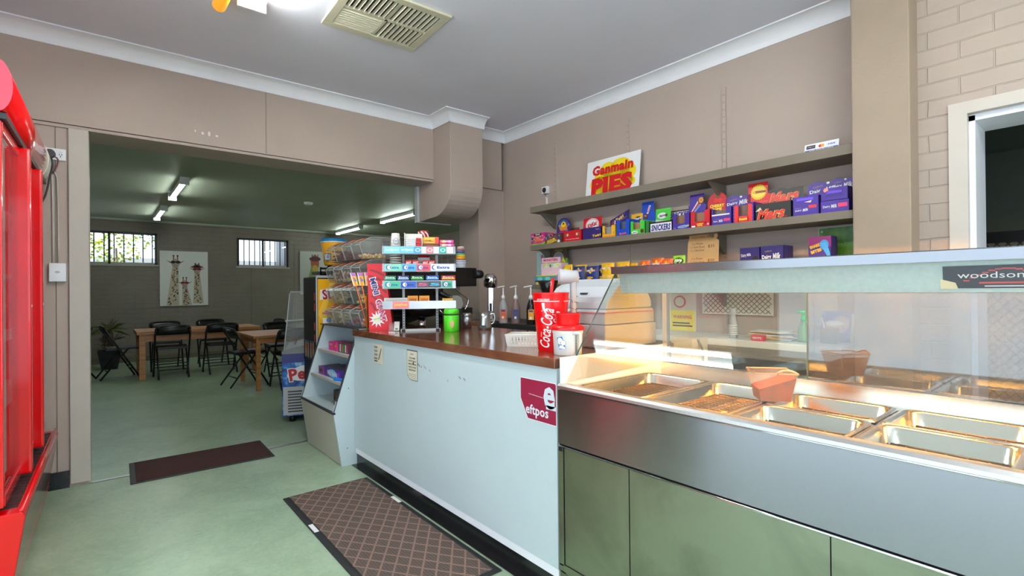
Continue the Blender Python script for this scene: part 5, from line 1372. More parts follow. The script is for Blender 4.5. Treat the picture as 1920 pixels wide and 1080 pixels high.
wrap(m, 0.058, k, 0, 'Coca-Cola', -0.023, 0.104, 0.168, 0.050, 'white', R(82), 0.012, 0.35)
wrap(m, 0.058, k, 0, 'Coke', 0.022, 0.150, 0.05, 0.022, 'white', R(82), 0.02, 0.3)
wrap(m, 0.058, k, 0, 'enjoy', -0.046, 0.075, 0.022, 0.007, 'white', R(84))
wrap(m, 0.058, k, 0, 'LIFT FOR STRAW', -0.030, 0.224, 0.05, 0.008, 'white', 0, 0.02)
# white ribbon and rim line
def conepoly(pts, matn, off=0.0010):
    vs = []
    for X, Z in pts:
        r = 0.058+k*Z+off; th = X/0.066-PI/2; vs.append((r*math.cos(th), r*math.sin(th), Z))
    m.add(vs, [tuple(range(len(vs)))], matn)
for i in range(16):
    a, b = -0.085+i*0.0105, -0.085+(i+1)*0.0105
    if not (0.028 < a < 0.045): conepoly([(a, 0.2155), (b, 0.2155), (b, 0.2185), (a, 0.2185)], 'white')
rib = [(-0.036, 0.21, 0.012), (-0.033, 0.185, 0.010), (-0.022, 0.165, 0.006), (-0.012, 0.15, 0.004), (0.004, 0.13, 0.010), (0.010, 0.105, 0.012), (0.006, 0.08, 0.010), (0.001, 0.06, 0.012), (-0.002, 0.04, 0.016), (-0.004, 0.02, 0.024), (-0.008, 0.004, 0.034)]
for (x0, z0, w0), (x1, z1, w1) in zip(rib, rib[1:]):
    dx = 0.034 if z1 < 0.14 else 0
    dx0 = 0.034 if z0 < 0.14 else 0
    conepoly([(x0+dx0-0.0, z0), (x0+dx0+w0, z0), (x1+dx+w1, z1), (x1+dx, z1)], 'white', 0.0006)
m.build('print', t)
MB().tube([(0.0, 0.0, 0.02), (-0.002, 0.02, 0.22), (0.01, 0.02, 0.318)], 0.008, 'cup_red', 10).build('straw', t)

t = thing('ice_bucket', 'white handled tub with a stacked red lid and a blue face sticker', 'tub', (1.487, 1.448, 0.932), R(-45.6))
MB().lathe([(0.055, 0.0), (0.057, 0.003), (0.0605, 0.085), (0.063, 0.09), (0.063, 0.097), (0.061, 0.10), (0.062, 0.108)], 'warm_white', 40).build('tub_body', t)
MB().lathe([(0.068, 0.102), (0.069, 0.106), (0.067, 0.116), (0.057, 0.122), (0.053, 0.124)], 'cup_red', 40).build('lid_flange', t)
MB().lathe([(0.047, 0.118), (0.052, 0.165), (0.054, 0.168), (0.050, 0.169), (0.046, 0.13), (0.001, 0.128)], 'cup_red', 40, caps=False).build('lid_cup', t)
MB().tube([(0.020, -0.058, 0.092), (0.040, -0.058, 0.092), (0.050, -0.052, 0.08), (0.048, -0.048, 0.03), (0.042, -0.045, 0.005)], 0.0065, 'warm_white', 8, 5).build('handle', t)
m = MB()
for i in range(13): m.box(0.0295, 0.0365, -0.0535, -0.0485, 0.008+i*0.006, 0.010+i*0.006, 'black_plastic')
m.build('grip_slots', t)
m = MB()
def bk(pts, matn, off):
    vs = [((0.058+off)*math.cos(x/0.058-PI/2), (0.058+off)*math.sin(x/0.058-PI/2), z) for x, z in pts]; m.add(vs, [tuple(range(len(vs)))], matn)
def bdisc(cx, cz, rx, rz_, matn, off, n=14): bk([(cx+rx*math.cos(2*PI*i/n), cz+rz_*math.sin(2*PI*i/n)) for i in range(n)], matn, off)
bk([(-0.045, 0.072), (-0.022, 0.078), (-0.008, 0.030), (-0.034, 0.025)], c_(30, 110, 215), 0.0045)
bdisc(-0.028, 0.058, 0.011, 0.013, 'warm_white', 0.0062); bdisc(-0.030, 0.066, 0.009, 0.008, 'warm_white', 0.0066); bdisc(-0.018, 0.052, 0.009, 0.010, 'warm_white', 0.0066)
bk([(-0.034, 0.030), (-0.030, 0.044), (-0.018, 0.042), (-0.008, 0.034), (-0.010, 0.028)], 'warm_white', 0.0062)
bk([(-0.028, 0.056), (-0.026, 0.056), (-0.024, 0.050), (-0.026, 0.050)], 'mid_grey', 0.0085); bk([(-0.030, 0.047), (-0.022, 0.046), (-0.022, 0.0445), (-0.030, 0.0455)], 'dark_grey', 0.0085)
m.build('sticker', t)

# cash register, back to the customer
mat('register_grey', (0.74, 0.735, 0.74), 0.45, noise=0.02)
t = thing('cash_register', 'pale grey cash register seen from the back behind the red cup', 'cash register', (1.71, 1.437, 0.932))
MB().box(0.0, 0.38, 0.0, 0.42, 0.004, 0.105, 'register_grey', 0.004).build('cash_drawer', t)
MB().prism([(0.005, 0.108), (0.005, 0.155), (0.02, 0.175), (0.36, 0.175), (0.37, 0.16), (0.37, 0.108)], 'y', 0.005, 0.41, 'register_grey').build('case_base', t, bevel=0.004)
MB().prism([(0.02, 0.176), (0.03, 0.205), (0.10, 0.275), (0.18, 0.312), (0.23, 0.312), (0.27, 0.275), (0.34, 0.24), (0.36, 0.21), (0.36, 0.176)], 'y', 0.01, 0.405, 'register_grey').build('case_top', t, bevel=0.006)
MB().box(0.0, 0.37, 0.0, 0.415, 0.158, 0.163, c_(190, 120, 120)).build('seam', t)
MB().prism([(0.05, 0.228), (0.10, 0.278), (0.18, 0.316), (0.19, 0.316), (0.11, 0.27), (0.06, 0.22)], 'y', 0.06, 0.36, c_(195, 200, 205)).build('paper_cover', t)
MB().box(0.058, 0.075, 0.16, 0.20, 0.243, 0.25, 'dark_grey').build('latch', t)
t = thing('customer_display', 'grey swivel display head on a short neck in front of the register', 'display', (1.665, 1.60, 0.932), R(-46))
MB().lathe([(0.036, -0.050), (0.036, -0.042), (0.031, 0.0), (0.026, 0.036), (0.001, 0.040)], 'register_grey', 24, cx=0.0, cy=0.325, axis='x').build('head', t, )
MB().box(-0.056, -0.05, -0.026, 0.026, 0.298, 0.350, 'register_grey', 0.004).build('screen', t)
MB().tube([(0.012, 0.0, 0.30), (0.012, 0.0, 0.21), (0.005, 0.0, 0.0)], 0.015, 'register_grey', 12).build('neck', t)
m = MB()
for i in range(26):
    a = i*0.9; z = 0.235-i*0.0045 if i < 18 else 0.16-(i-18)*0.012
    m.at(0.012+0.017*math.cos(a), 0.017*math.sin(a) if i < 18 else -0.02, z, rz=a, rx=i); m.lathe([(0.0065, -0.001), (0.0065, 0.001)], 'black_metal', 8, caps=False)
m.T = Matrix.Identity(4); m.build('chain', t)
# ------------------------------------------------------------------ wall shelves
def shelf(label, z0, z1, brk):
    t = thing('wall_shelf', label, 'shelf', (3.02, 0.875, 0), 0, 'brown wall shelves')
    MB().box(0.0, WX-3.02, 0.0, 2.525, z0, z1, 'shelf_paint').build('board', t, bevel=0.002)
    for y in brk:
        m = MB().prism([(0.05, z0), (0.262, z0), (0.262, z0-0.13), (0.235, z0-0.13)], 'y', y-0.010, y+0.010, 'shelf_paint'); m.build('bracket', t)
    return t
shelf('topmost long brown shelf, holding the pies sign', 1.892, 1.946, (0.82, 2.45))
shelf('middle brown shelf packed with chocolate bar boxes', 1.555, 1.599, (0.82, 2.45))
shelf('lowest brown shelf holding chip packets and the pizza sign', 1.203, 1.244, (0.82, 2.45))

def shape_poly(kind, w, h):
    if kind == 'round': return [(-w/2, 0), (w/2, 0), (w/2, h*.55)] + [(w/2*math.cos(a), h*.55+h*.45*math.sin(a)) for a in [PI*i/10 for i in range(1, 10)]] + [(-w/2, h*.55)]
    if kind == 'tab': return [(-w/2, 0), (w/2, 0), (w/2, h*.5), (w*.38, h*.52), (w*.36, h), (-w*.44, h), (-w*.44, h*.52), (-w/2, h*.5)]
    if kind == 'wave': return [(-w/2, 0), (w/2, 0), (w/2, h*.92), (w*.1, h*.90), (-w*.05, h*.97), (-w*.22, h), (-w*.4, h*.93), (-w/2, h*.82)]
    if kind == 'slant': return [(-w/2, 0), (w/2, h*.12), (w/2, h), (-w/2, h*.52)]
    return [(-w/2, 0), (w/2, 0), (w/2, h), (-w/2, h)]
MIDZ = 1.599
def display(name, label, y0, y1, h, col, front=None, window=None, inner=c_(178, 132, 96), header=None, z=MIDZ, d=0.13, X=3.05, group='chocolate bar boxes on the middle shelf', cat='chocolate box'):
    """card display box; window=(x0,x1,z0) as fractions cuts a notch in the front from its top edge; header=dict"""
    w = abs(y1-y0)-0.003; yc = (y0+y1)/2
    t = thing(name, label, cat, (X+d/2, yc, z), RZ, group)
    m = MB(); e = 0.002
    m.box(-w/2, w/2, d/2-e, d/2, 0, h, inner).box(-w/2, w/2, -d/2, d/2, 0, e, col).box(-w/2, -w/2+e, -d/2, d/2, 0, h, col).box(w/2-e, w/2, -d/2, d/2, 0, h, col)
    if window:
        a, b, c = window
        m.box(-w/2, -w/2+w*a, -d/2, -d/2+e, 0, h, col).box(-w/2+w*b, w/2, -d/2, -d/2+e, 0, h, col).box(-w/2+w*a, -w/2+w*b, -d/2, -d/2+e, 0, h*c, col)
        m.box(-w/2+0.004, w/2-0.004, -d/2+0.03, -d/2+0.032, 0.002, h*0.92, inner)
    else:
        m.box(-w/2, w/2, -d/2, -d/2+e, 0, h, col)
        m.box(-w/2+e, w/2-e, -d/2+e, d/2-e, h-0.012, h-0.01, inner)
    if front:
        m.frame((0, -d/2, 0), (1, 0, 0), (0, 0, 1)); front(m, w, h); m.T = Matrix.Identity(4)
    m.build('tray', t)
    if header:
        hw = header.get('w', w); hh = header['h']; hz = header.get('z', h-0.02); hx = header.get('x', 0); hy = header.get('y', d/2-0.004)
        pts = [(p[0]+hx, p[1]) for p in shape_poly(header.get('shape', 'rect'), hw, hh)]
        lean = header.get('lean', 0.08)
        m = MB(); m.frame((0, hy, hz), (1, 0, 0), (0, lean, 1))
        n = len(pts); vs = [(p[0], p[1], 0) for p in pts]+[(p[0], p[1], -0.002) for p in pts]
        m.add(vs, [tuple(range(n)), tuple(range(n, 2*n))[::-1]] + [(i, n+i, n+(i+1) % n, (i+1) % n) for i in range(n)], header['col'])
        if header.get('deco'):
            m.T = m.T @ Matrix.Translation((hx, 0, 0)); header['deco'](m, hw, hh)
        m.build('header_card', t)
    return t
W_, PUR, RED, BLU, GRE = 'white', c_(72, 45, 150), c_(205, 20, 40), c_(20, 75, 190), c_(70, 200, 60)
NAVY = c_(50, 38, 105)
def splat(m, w, h, cols, n, r, l=1, seed=3, y0=0.0, y1=1.0):
    rn = random.Random(seed)
    for i in range(n): m.disc(rn.uniform(-w*.45, w*.45), h*(y0+(y1-y0)*rn.uniform(.06, .94)), r*rn.uniform(.6, 1.2), r*rn.uniform(.6, 1.2), rn.choice(cols), l+i % 2, 9)
def f(m, w, h):
    splat(m, w, h, [c_(60, 170, 210), c_(240, 130, 180), c_(250, 160, 60), c_(120, 40, 90)], 26, 0.012, 1, 4, .25, .85)
    m.poly([(-w/2, 0.0), (w/2, 0.0), (w/2, h*.25), (w*.2, h*.12), (-w*.3, h*.14), (-w/2, h*.08)], c_(110, 200, 50), 3)
    m.rect(-w*.25, h*.78, w*.25, h*.98, c_(35, 30, 35), 3); m.text('TNT', 0.0, h*.88, w*.36, h*.13, W_, 4, bold=.05); m.disc(w*.05, h*.42, w*.2, h*.14, c_(230, 120, 60), 4)
display('sweet_box', 'pink sour-sweets box with a green base, first at the left end of the middle shelf', 3.425, 3.235, 0.108, c_(215, 40, 130), f)
def f(m, w, h):
    m.rect(-w/2, 0, w/2, h, c_(110, 70, 60), 1); splat(m, w, h, [c_(200, 80, 160), c_(70, 60, 130), c_(240, 200, 60), c_(90, 170, 200)], 20, .011, 2, 5, .5, 1)
    m.text('SOUR', -w*.1, h*.38, w*.55, h*.2, c_(245, 215, 50), 4, R(12), bold=.05); m.text('NUGGETS', -w*.08, h*.18, w*.65, h*.18, c_(245, 215, 50), 4, R(10), bold=.05); m.disc(w*.38, h*.2, w*.09, h*.14, W_, 4)
def hd(m, w, h):
    m.disc(0, h*.62, w*.38, h*.3, c_(40, 100, 160), 1); m.disc(0, h*.45, w*.3, h*.22, c_(225, 140, 50), 2); m.disc(0, h*.62, w*.18, h*.16, c_(245, 205, 40), 3); m.disc(0, h*.66, w*.06, h*.06, c_(40, 30, 60), 4); splat(m, w, h, [c_(160, 50, 160), c_(90, 170, 220), c_(120, 200, 60)], 14, .010, 1, 6)
    m.disc(0, h*.2, w*.3, h*.08, c_(170, 40, 130), 4)
display('sweet_box', 'brown sour-sweets box with a round purple and blue header card', 3.233, 3.04, 0.084, c_(120, 75, 60), f, header=dict(h=0.155, w=0.165, shape='round', col=c_(70, 40, 110), deco=hd, z=0.08))
def hd(m, w, h): m.text('CHEW', -w*.22, h*.6, w*.45, h*.4, c_(235, 210, 60), 2, R(8), bold=.05); m.disc(w*.28, h*.5, w*.13, h*.3, W_, 2); m.disc(w*.28, h*.58, w*.05, h*.1, c_(200, 40, 50), 3)
display('sweet_box', 'low brown chew box standing behind the red wafer box', 3.145, 3.015, 0.055, c_(130, 100, 70), None, X=3.15, d=0.10, header=dict(h=0.10, w=0.17, x=-0.02, col=c_(125, 95, 70), deco=hd, z=0.045))
def f(m, w, h):
    m.disc(-w*.3, h*.62, w*.14, h*.18, c_(150, 80, 50), 1); m.disc(w*.3, h*.62, w*.14, h*.18, c_(150, 80, 50), 1); m.disc(-w*.26, h*.62, w*.05, h*.12, c_(240, 200, 160), 2); m.disc(w*.26, h*.62, w*.05, h*.12, c_(240, 200, 160), 2)
    m.text('KitKat', 0, h*.66, w*.3, h*.12, c_(150, 60, 40), 2); m.text('Have a break, have a KitKat', 0, h*.22, w*.75, h*.09, W_, 2, bold=.02)
display('chocolate_box', 'red wafer-bar tray with two chocolate fingers printed on its front', 3.01, 2.80, 0.092, RED, f)
def hd(m, w, h):
    m.disc(0.0, h*.5, w*.36, h*.46, W_, 1); m.disc(0.0, h*.5, w*.33, h*.42, RED, 2); m.disc(0.0, h*.5, w*.31, h*.39, W_, 3); m.text('KitKat', 0.0, h*.5, w*.52, h*.32, RED, 4, R(14), bold=.05, shear=.2)
def f(m, w, h): m.text('Twirl', w*.25, h*.28, w*.45, h*.22, c_(245, 190, 40), 2, R(4), bold=.04); m.text('Twirl', w*.3, h*.80, w*.2, h*.09, W_, 2)
display('chocolate_box', 'dark purple tray under the red and white oval wafer-bar header', 2.788, 2.59, 0.095, NAVY, f, header=dict(h=0.12, w=0.20, x=-0.095, y=0.045, col=RED, deco=hd, z=0.075))
def hd(m, w, h):
    m.disc(-w*.3, h*.36, w*.10, h*.14, c_(150, 60, 50), 1, rot=.4); m.rect(-w*.25, h*.28, -w*.2, h*.5, W_, 2); m.text('Twirl', w*.02, h*.58, w*.42, h*.2, c_(245, 200, 50), 2, R(24), bold=.04)
    m.poly([(-w*.25, h*.25), (w*.4, h*.62), (w*.4, h*.66), (-w*.25, h*.29)], c_(130, 90, 200), 1); m.poly([(-w*.2, h*.50), (w*.3, h*.82), (w*.3, h*.85), (-w*.2, h*.53)], c_(130, 90, 200), 1)
YEL = c_(240, 180, 40)
def f(m, w, h): m.rect(-w/2, 0.0, w/2, h*.18, c_(250, 150, 30), 1); m.poly([(-w*.42, h*.3), (-w*.36, h*.3), (-w*.4, h*.5)], c_(70, 40, 30), 1); m.poly([(w*.34, h*.3), (w*.4, h*.5), (w*.38, h*.28)], c_(70, 40, 30), 1)
display('chocolate_box', 'yellow and orange cut-out tray with a slanted dark purple header', 2.583, 2.45, 0.092, YEL, f, window=(.2, .7, .28), inner=c_(165, 160, 155), header=dict(h=0.15, w=0.185, x=0.0, shape='slant', col=NAVY, deco=hd, z=0.072))
def hd(m, w, h): m.disc(w*.1, h*.35, w*.32, h*.35, c_(80, 60, 50), 1); m.text('Moro', w*.1, h*.4, w*.6, h*.35, W_, 2, R(12), bold=.05)
def f(m, w, h): m.text('Boost', 0.0, h*.15, w*.5, h*.13, c_(240, 90, 70), 3, R(5), bold=.08)
display('chocolate_box', 'plain blue cut-out tray with a yellow card showing behind it', 2.443, 2.315, 0.122, BLU, f, window=(.26, .72, .42), inner=c_(95, 100, 130), header=dict(h=0.06, w=0.10, x=0.035, col=YEL, deco=hd, z=0.112))
def hd(m, w, h):
    m.poly([(-w*.1, h*.45), (w*.02, h*.45), (w*.18, h*.82), (w*.04, h*.82)], W_, 1); m.text('Boost', w*.04, h*.65, h*.30, w*.11, c_(240, 80, 60), 2, R(70), bold=.06)
    m.poly([(-w*.3, h*.25), (-w*.02, h*.20), (w*.04, h*.42), (-w*.25, h*.46)], c_(90, 50, 40), 2); m.poly([(-w*.25, h*.34), (-w*.1, h*.30), (-w*.08, h*.38), (-w*.22, h*.42)], c_(200, 130, 60), 3)
    m.text('energy', w*.28, h*.08, w*.25, h*.03, W_, 2)
def f(m, w, h): m.disc(-w*.2, h*.15, w*.22, h*.12, W_, 1); m.text('Aero', -w*.2, h*.15, w*.3, h*.1, c_(60, 50, 40), 2, R(10), bold=.04, shear=.3); m.disc(w*.32, h*.22, w*.12, h*.16, c_(90, 55, 40), 2); m.disc(w*.36, h*.28, w*.06, h*.08, c_(120, 75, 55), 3)
display('chocolate_box', 'green cut-out mint bar tray under a tall blue header card', 2.312, 2.182, 0.098, GRE, f, window=(.2, .68, .38), header=dict(h=0.165, w=0.13, shape='tab', col=BLU, deco=hd, z=0.088))
def hd(m, w, h): m.disc(-w*.05, h*.45, w*.32, h*.24, W_, 1); m.text('Aero', -w*.08, h*.45, w*.4, h*.2, c_(60, 50, 40), 2, R(6), bold=.05, shear=.3); m.disc(w*.22, h*.45, w*.09, h*.12, c_(90, 55, 40), 3); m.poly([(-w/2, 0), (w/2, 0), (w/2, -h*.1), (-w/2, h*.18)], c_(215, 215, 210), 2); m.poly([(-w*.46, h*.86), (w*.46, h*.92), (w*.46, h*.94), (-w*.46, h*.88)], c_(140, 230, 120), 2)
display('chocolate_box', 'small half-open green mint bar box with a white band, left of the peanut bar boxes', 2.178, 2.145, 0.085, c_(50, 120, 60), None, header=dict(h=0.095, w=0.125, x=0.045, col=GRE, deco=hd, z=0.09))
def f(m, w, h):
    m.rect(-w*.46, h*.02, w*.5, h*.85, W_, 1); m.text('SNICKERS', w*.02, h*.42, w*.88, h*.62, c_(40, 40, 130), 2, 0, bold=.045, shear=.18); m.rect(-w/2, h*.86, w/2, h, c_(50, 35, 35), 3)
BRN = c_(70, 40, 35)
display('chocolate_box', 'lower peanut bar box with bold blue lettering, right of the mint boxes', 2.143, 1.962, 0.072, BRN, f, d=0.10)
def hd(m, w, h):
    m.rect(-w*.42, h*.45, w*.47, h*.9, W_, 1); m.text('SNICKERS', w*.02, h*.68, w*.85, h*.38, c_(40, 40, 130), 2, 0, bold=.045, shear=.18); m.rect(-w*.42, h*.32, w*.3, h*.38, c_(200, 200, 200), 1); m.disc(-w*.46, h*.8, .006, .01, c_(220, 130, 50), 2); m.disc(w*.46, h*.5, .006, .01, c_(220, 130, 50), 2)
t = display('chocolate_box', 'upper peanut bar header box standing behind the lower one', 2.08, 1.965, 0.07, BRN, None, X=3.155, d=0.09, header=dict(h=0.105, w=0.20, x=0.005, col=BRN, deco=hd, z=0.062))
def hd(m, w, h):
    m.poly([(-w*.4, h*.12), (-w*.25, h*.05), (w*.22, h*.52), (w*.05, h*.72)], W_, 1); m.poly([(-w*.34, h*.13), (-w*.24, h*.08), (w*.16, h*.5), (w*.06, h*.62)], c_(200, 60, 60), 2); m.poly([(-w*.30, h*.08), (-w*.22, h*.05), (w*.2, h*.44), (w*.14, h*.5)], c_(60, 150, 230), 3)
    m.disc(w*.2, h*.68, w*.17, h*.17, c_(110, 60, 30), 3); m.disc(w*.22, h*.70, w*.13, h*.13, c_(235, 160, 40), 4); m.disc(w*.22, h*.70, w*.06, h*.06, c_(200, 120, 30), 5); m.text('Crunchie', 0.0, h*.03, w*.45, h*.05, W_, 2)
def f(m, w, h): m.disc(w*.12, h*.16, w*.32, h*.09, c_(90, 190, 240), 1, rot=.05); m.text('Crunchie', w*.1, h*.16, w*.4, h*.09, c_(235, 80, 70), 2, 0, bold=.05); m.disc(w*.42, h*.2, w*.05, h*.05, YEL, 2); m.text('only', -w*.38, h*.1, w*.15, h*.05, W_, 2)
display('chocolate_box', 'purple cut-out tray with a bar drawn on its tall purple header', 1.957, 1.825, 0.108, PUR, f, window=(.22, .72, .36), inner=c_(150, 110, 85), header=dict(h=0.15, w=0.13, x=0.045, shape='tab', col=PUR, deco=hd, z=0.098))
def hd(m, w, h):
    m.disc(0, h*.62, w*.28, h*.2, c_(170, 10, 30), 1); m.disc(-w*.1, h*.62, w*.13, h*.13, c_(230, 30, 40), 2); m.disc(w*.14, h*.60, w*.13, h*.13, c_(230, 30, 40), 2); m.disc(0, h*.82, w*.1, h*.04, c_(60, 130, 50), 3)
    m.text('CHERRY', 0, h*.35, w*.75, h*.15, c_(250, 220, 50), 3, bold=.06); m.text('RIPE', 0, h*.18, w*.5, h*.14, c_(250, 220, 50), 3, bold=.06)
def f(m, w, h): m.text('CHERRY', 0, h*.2, w*.35, h*.08, c_(250, 220, 50), 2, bold=.05); m.text('RIPE', 0, h*.1, w*.25, h*.07, c_(250, 220, 50), 2, bold=.05); m.rect(-w*.43, h*.03, -w*.25, h*.12, W_, 2); m.disc(w*.28, h*.25, .007, .008, c_(130, 10, 20), 2); m.rect(w*.36, h*.1, w*.45, h*.2, c_(235, 200, 210), 2)
display('chocolate_box', 'red cherry bar tray with a cut-out front and rounded cherry header', 1.822, 1.680, 0.110, RED, f, window=(.22, .72, .36), inner=c_(160, 115, 90), header=dict(h=0.14, w=0.135, x=0.05, shape='round', col=RED, deco=hd, z=0.098))
def dmh(m, w, h, s=1.0): m.text('Cadbury', -w*.18, h*.72, w*.3, h*.12, c_(190, 160, 100), 3, R(10)); m.text('Dairy', -w*.22, h*.46, w*.42, h*.24, W_, 3, R(6), bold=.02); m.text('Milk', w*.22, h*.52, w*.36, h*.30, W_, 3, R(6), bold=.02, shear=.3); m.disc(w*.12, h*.86, w*.05, h*.06, W_, 3)
def f(m, w, h): m.text('Cadbury', -w*.2, h*.36, w*.25, h*.05, c_(190, 160, 100), 3); m.text('Dairy', -w*.28, h*.22, w*.22, h*.13, W_, 3, R(3), bold=.02); m.text('Milk', -w*.02, h*.24, w*.22, h*.16, W_, 3, R(3), bold=.02, shear=.3); m.rect(w*.12, h*.2, w*.44, h*.36, c_(235, 60, 110), 2)
display('chocolate_box', 'purple milk chocolate tray with a white strip, right of the cherry box', 1.673, 1.538, 0.108, PUR, lambda m, w, h: (f(m, w, h), m.rect(-w*.47, h*.56, w*.42, h*.64, W_, 3)), window=(.1, .75, .62), inner=c_(120, 105, 100), header=dict(h=0.10, w=0.165, x=0.045, shape='wave', col=PUR, deco=dmh, z=0.098))
def hd(m, w, h):
    m.star(0, h*.62, w*.30, w*.34, 22, c_(240, 200, 40), 1); m.disc(0, h*.62, w*.27, h*.22, c_(255, 225, 80), 2); m.poly([(-w*.22, h*.58), (-w*.18, h*.68), (w*.3, h*.66), (w*.3, h*.58)], c_(130, 60, 30), 3); m.disc(-w*.18, h*.63, w*.07, h*.05, c_(240, 170, 60), 4); m.text('Picnic', w*.08, h*.62, w*.28, h*.05, c_(230, 90, 40), 4)
    m.text('picnic bars now here', 0, h*.22, w*.75, h*.04, W_, 2)
def f(m, w, h):
    for s in (-1, 1):
        m.poly([(s*w*.44, h*.02)] + [(s*w*(.44 if i % 2 else .40), h*(.06+.085*i)) for i in range(11)] + [(s*w*.24, h*.95), (s*w*.22, h*.35), (s*w*.2, h*.02)], c_(235, 50, 45), 1)
    m.rect(-w*.24, h*.02, w*.24, h*.34, c_(235, 50, 45), 1); m.text('Picnic', 0, h*.18, w*.38, h*.12, c_(250, 220, 60), 2, R(4), bold=.07)
display('chocolate_box', 'red jagged-edged tray in a purple box with a yellow sunburst header', 1.532, 1.398, 0.118, PUR, f, window=(.28, .72, .36), inner=c_(125, 95, 80), header=dict(h=0.158, w=0.15, x=0.035, shape='tab', col=c_(225, 30, 35), deco=hd, z=0.098))
BK = c_(35, 38, 36)
def f(m, w, h):
    m.text('Mars', -w*.06, h*.36, w*.80, h*.62, c_(225, 60, 45), 3, R(3), bold=.05, shear=.35); m.text('Mars', -w*.06-.0015, h*.36-.0015, w*.82, h*.66, c_(235, 200, 120), 2, R(3), bold=.09, shear=.35)
    m.poly([(-w*.42, h*.0), (w*.4, h*.10), (w*.4, h*.13), (-w*.42, h*.03)], c_(225, 60, 45), 2); m.poly([(-w*.5, h*.55), (-w*.36, h*.8), (-w*.3, h*.6)], c_(230, 220, 200), 1)
def hd(m, w, h):
    m.text('Mars', 0, h*.5, w*.80, h*.62, c_(225, 60, 45), 3, R(4), bold=.05, shear=.35); m.text('Mars', -.0015, h*.5-.0015, w*.82, h*.66, c_(235, 200, 120), 2, R(4), bold=.09, shear=.35); m.poly([(-w*.4, h*.08), (w*.42, h*.24), (w*.42, h*.28), (-w*.4, h*.11)], c_(225, 60, 45), 2)
display('chocolate_box', 'black box with big red sloping name lettering repeated on its header', 1.392, 1.187, 0.098, BK, f, header=dict(h=0.115, w=0.215, x=0.01, shape='wave', col=BK, deco=hd, z=0.088))
def f(m, w, h):
    m.text('Cadbury', -w*.28, h*.40, w*.25, h*.05, c_(190, 160, 100), 3); m.text('Dairy', -w*.27, h*.28, w*.25, h*.12, W_, 3, R(6), bold=.02); m.text('Milk', w*.0, h*.30, w*.22, h*.15, W_, 3, R(6), bold=.02, shear=.3); m.rect(w*.12, h*.36, w*.42, h*.52, c_(215, 50, 70), 2)
    m.rect(-w*.34, h*.78, w*.3, h*.92, c_(110, 80, 220), 2); m.poly([(-w*.05, h*.70), (w*.25, h*.76), (w*.2, h*.64)], c_(230, 205, 180), 3)
display('chocolate_box', 'purple milk chocolate tray beside the black box, its header half hidden', 1.182, 1.045, 0.108, PUR, f, header=dict(h=0.105, w=0.17, x=0.05, shape='wave', col=PUR, deco=dmh, z=0.098))
display('chocolate_box', 'purple milk chocolate box at the right end, under a second open one', 1.040, 0.90, 0.066, PUR, lambda m, w, h: (m.text('Dairy', -w*.28, h*.5, w*.25, h*.25, W_, 3, R(3), bold=.02), m.text('Milk', -w*.02, h*.52, w*.22, h*.3, W_, 3, R(3), bold=.02, shear=.3), m.rect(w*.12, h*.4, w*.44, h*.72, c_(235, 60, 110), 2)))
display('chocolate_box', 'open purple milk chocolate box stacked on top at the right end', 1.038, 0.905, 0.068, PUR, lambda m, w, h: (m.poly([(-w*.4, h*.25), (w*.35, h*.3), (w*.3, h*.9), (-w*.1, h*.7)], c_(60, 35, 130), 2), m.rect(-w*.3, h*.55, w*.28, h*.75, c_(110, 75, 210), 3), m.disc(-w*.3, h*.85, .012, .012, c_(230, 150, 130), 3)), z=MIDZ+0.0665, header=dict(h=0.09, w=0.12, x=0.0, shape='wave', col=PUR, deco=lambda m, w, h: (dmh(m, w, h), m.rect(-w*.35, h*.1, w*.2, h*.24, c_(235, 50, 70), 3)), z=0.05))

# ------------------------------------------------------------------ things on the top shelf
t = thing('pies_sign', 'white sign with red PIES lettering on yellow, standing on the top shelf', 'sign', (3.20, 2.62, 1.946), RZ)
m = MB(); WW, HH = 0.545, 0.335
m.frame((0, -0.0, 0), (1, 0, 0), (0, 0.12, 1))
n = Vector((0, 0, 1))
m.box(-WW/2, WW/2, 0, HH, -0.006, 0, 'white')
PY = c_(245, 220, 20)
for (a, b, rx, ry) in [(0.0, .17, .19, .09), (-.05, .24, .08, .06), (.08, .25, .10, .06), (.02, .11, .20, .08), (-.13, .13, .10, .06), (.16, .18, .08, .07), (.0, .05, .12, .05), (-.1, .07, .09, .06), (.17, .10, .07, .04)]:
    m.disc(a, b, rx, ry, PY, 1, 18)
m.text('Ganmain', 0.0, .245, .42, .085, c_(215, 10, 25), 3, 0, bold=.05)
m.text('PIES', 0.0, .105, .42, .15, c_(215, 10, 25), 3, 0, bold=.07)
for x in (-.165, -.065): m.rect(x-.03, .028, x+.03, .042, c_(215, 10, 25), 3); 
m.rect(-.2, .165, -.13, .18, c_(215, 10, 25), 3); m.rect(-.095, .165, -.035, .18, c_(215, 10, 25), 3); m.rect(.0, .028, .03, .045, c_(215, 10, 25), 3)
m.build('board', t)
t = thing('welcome_card', 'small white WELCOME HERE payment card sign at the right end of the top shelf', 'sign', (3.07, 1.04, 1.946), RZ)
m = MB(); m.frame((0, 0, 0), (1, 0, 0), (0, 0.25, 1)); m.box(-0.085, 0.085, 0, 0.055, -0.004, 0, 'white')
m.rect(-.082, .003, .082, .018, c_(40, 90, 180), 1); m.text('WELCOME HERE', 0, .0105, .12, .010, W_, 2, bold=.04)
m.rect(-.075, .026, -.03, .046, c_(60, 40, 60), 1); m.text('eftpos', -.052, .036, .035, .007, W_, 2); m.disc(-.005, .034, .009, .009, c_(220, 40, 40), 1); m.disc(.006, .034, .009, .009, c_(240, 170, 40), 2); m.rect(.025, .027, .075, .042, c_(225, 230, 240), 1); m.text('VISA', .05, .035, .035, .009, c_(40, 60, 150), 2, shear=.2, bold=.03)
m.build('card', t)
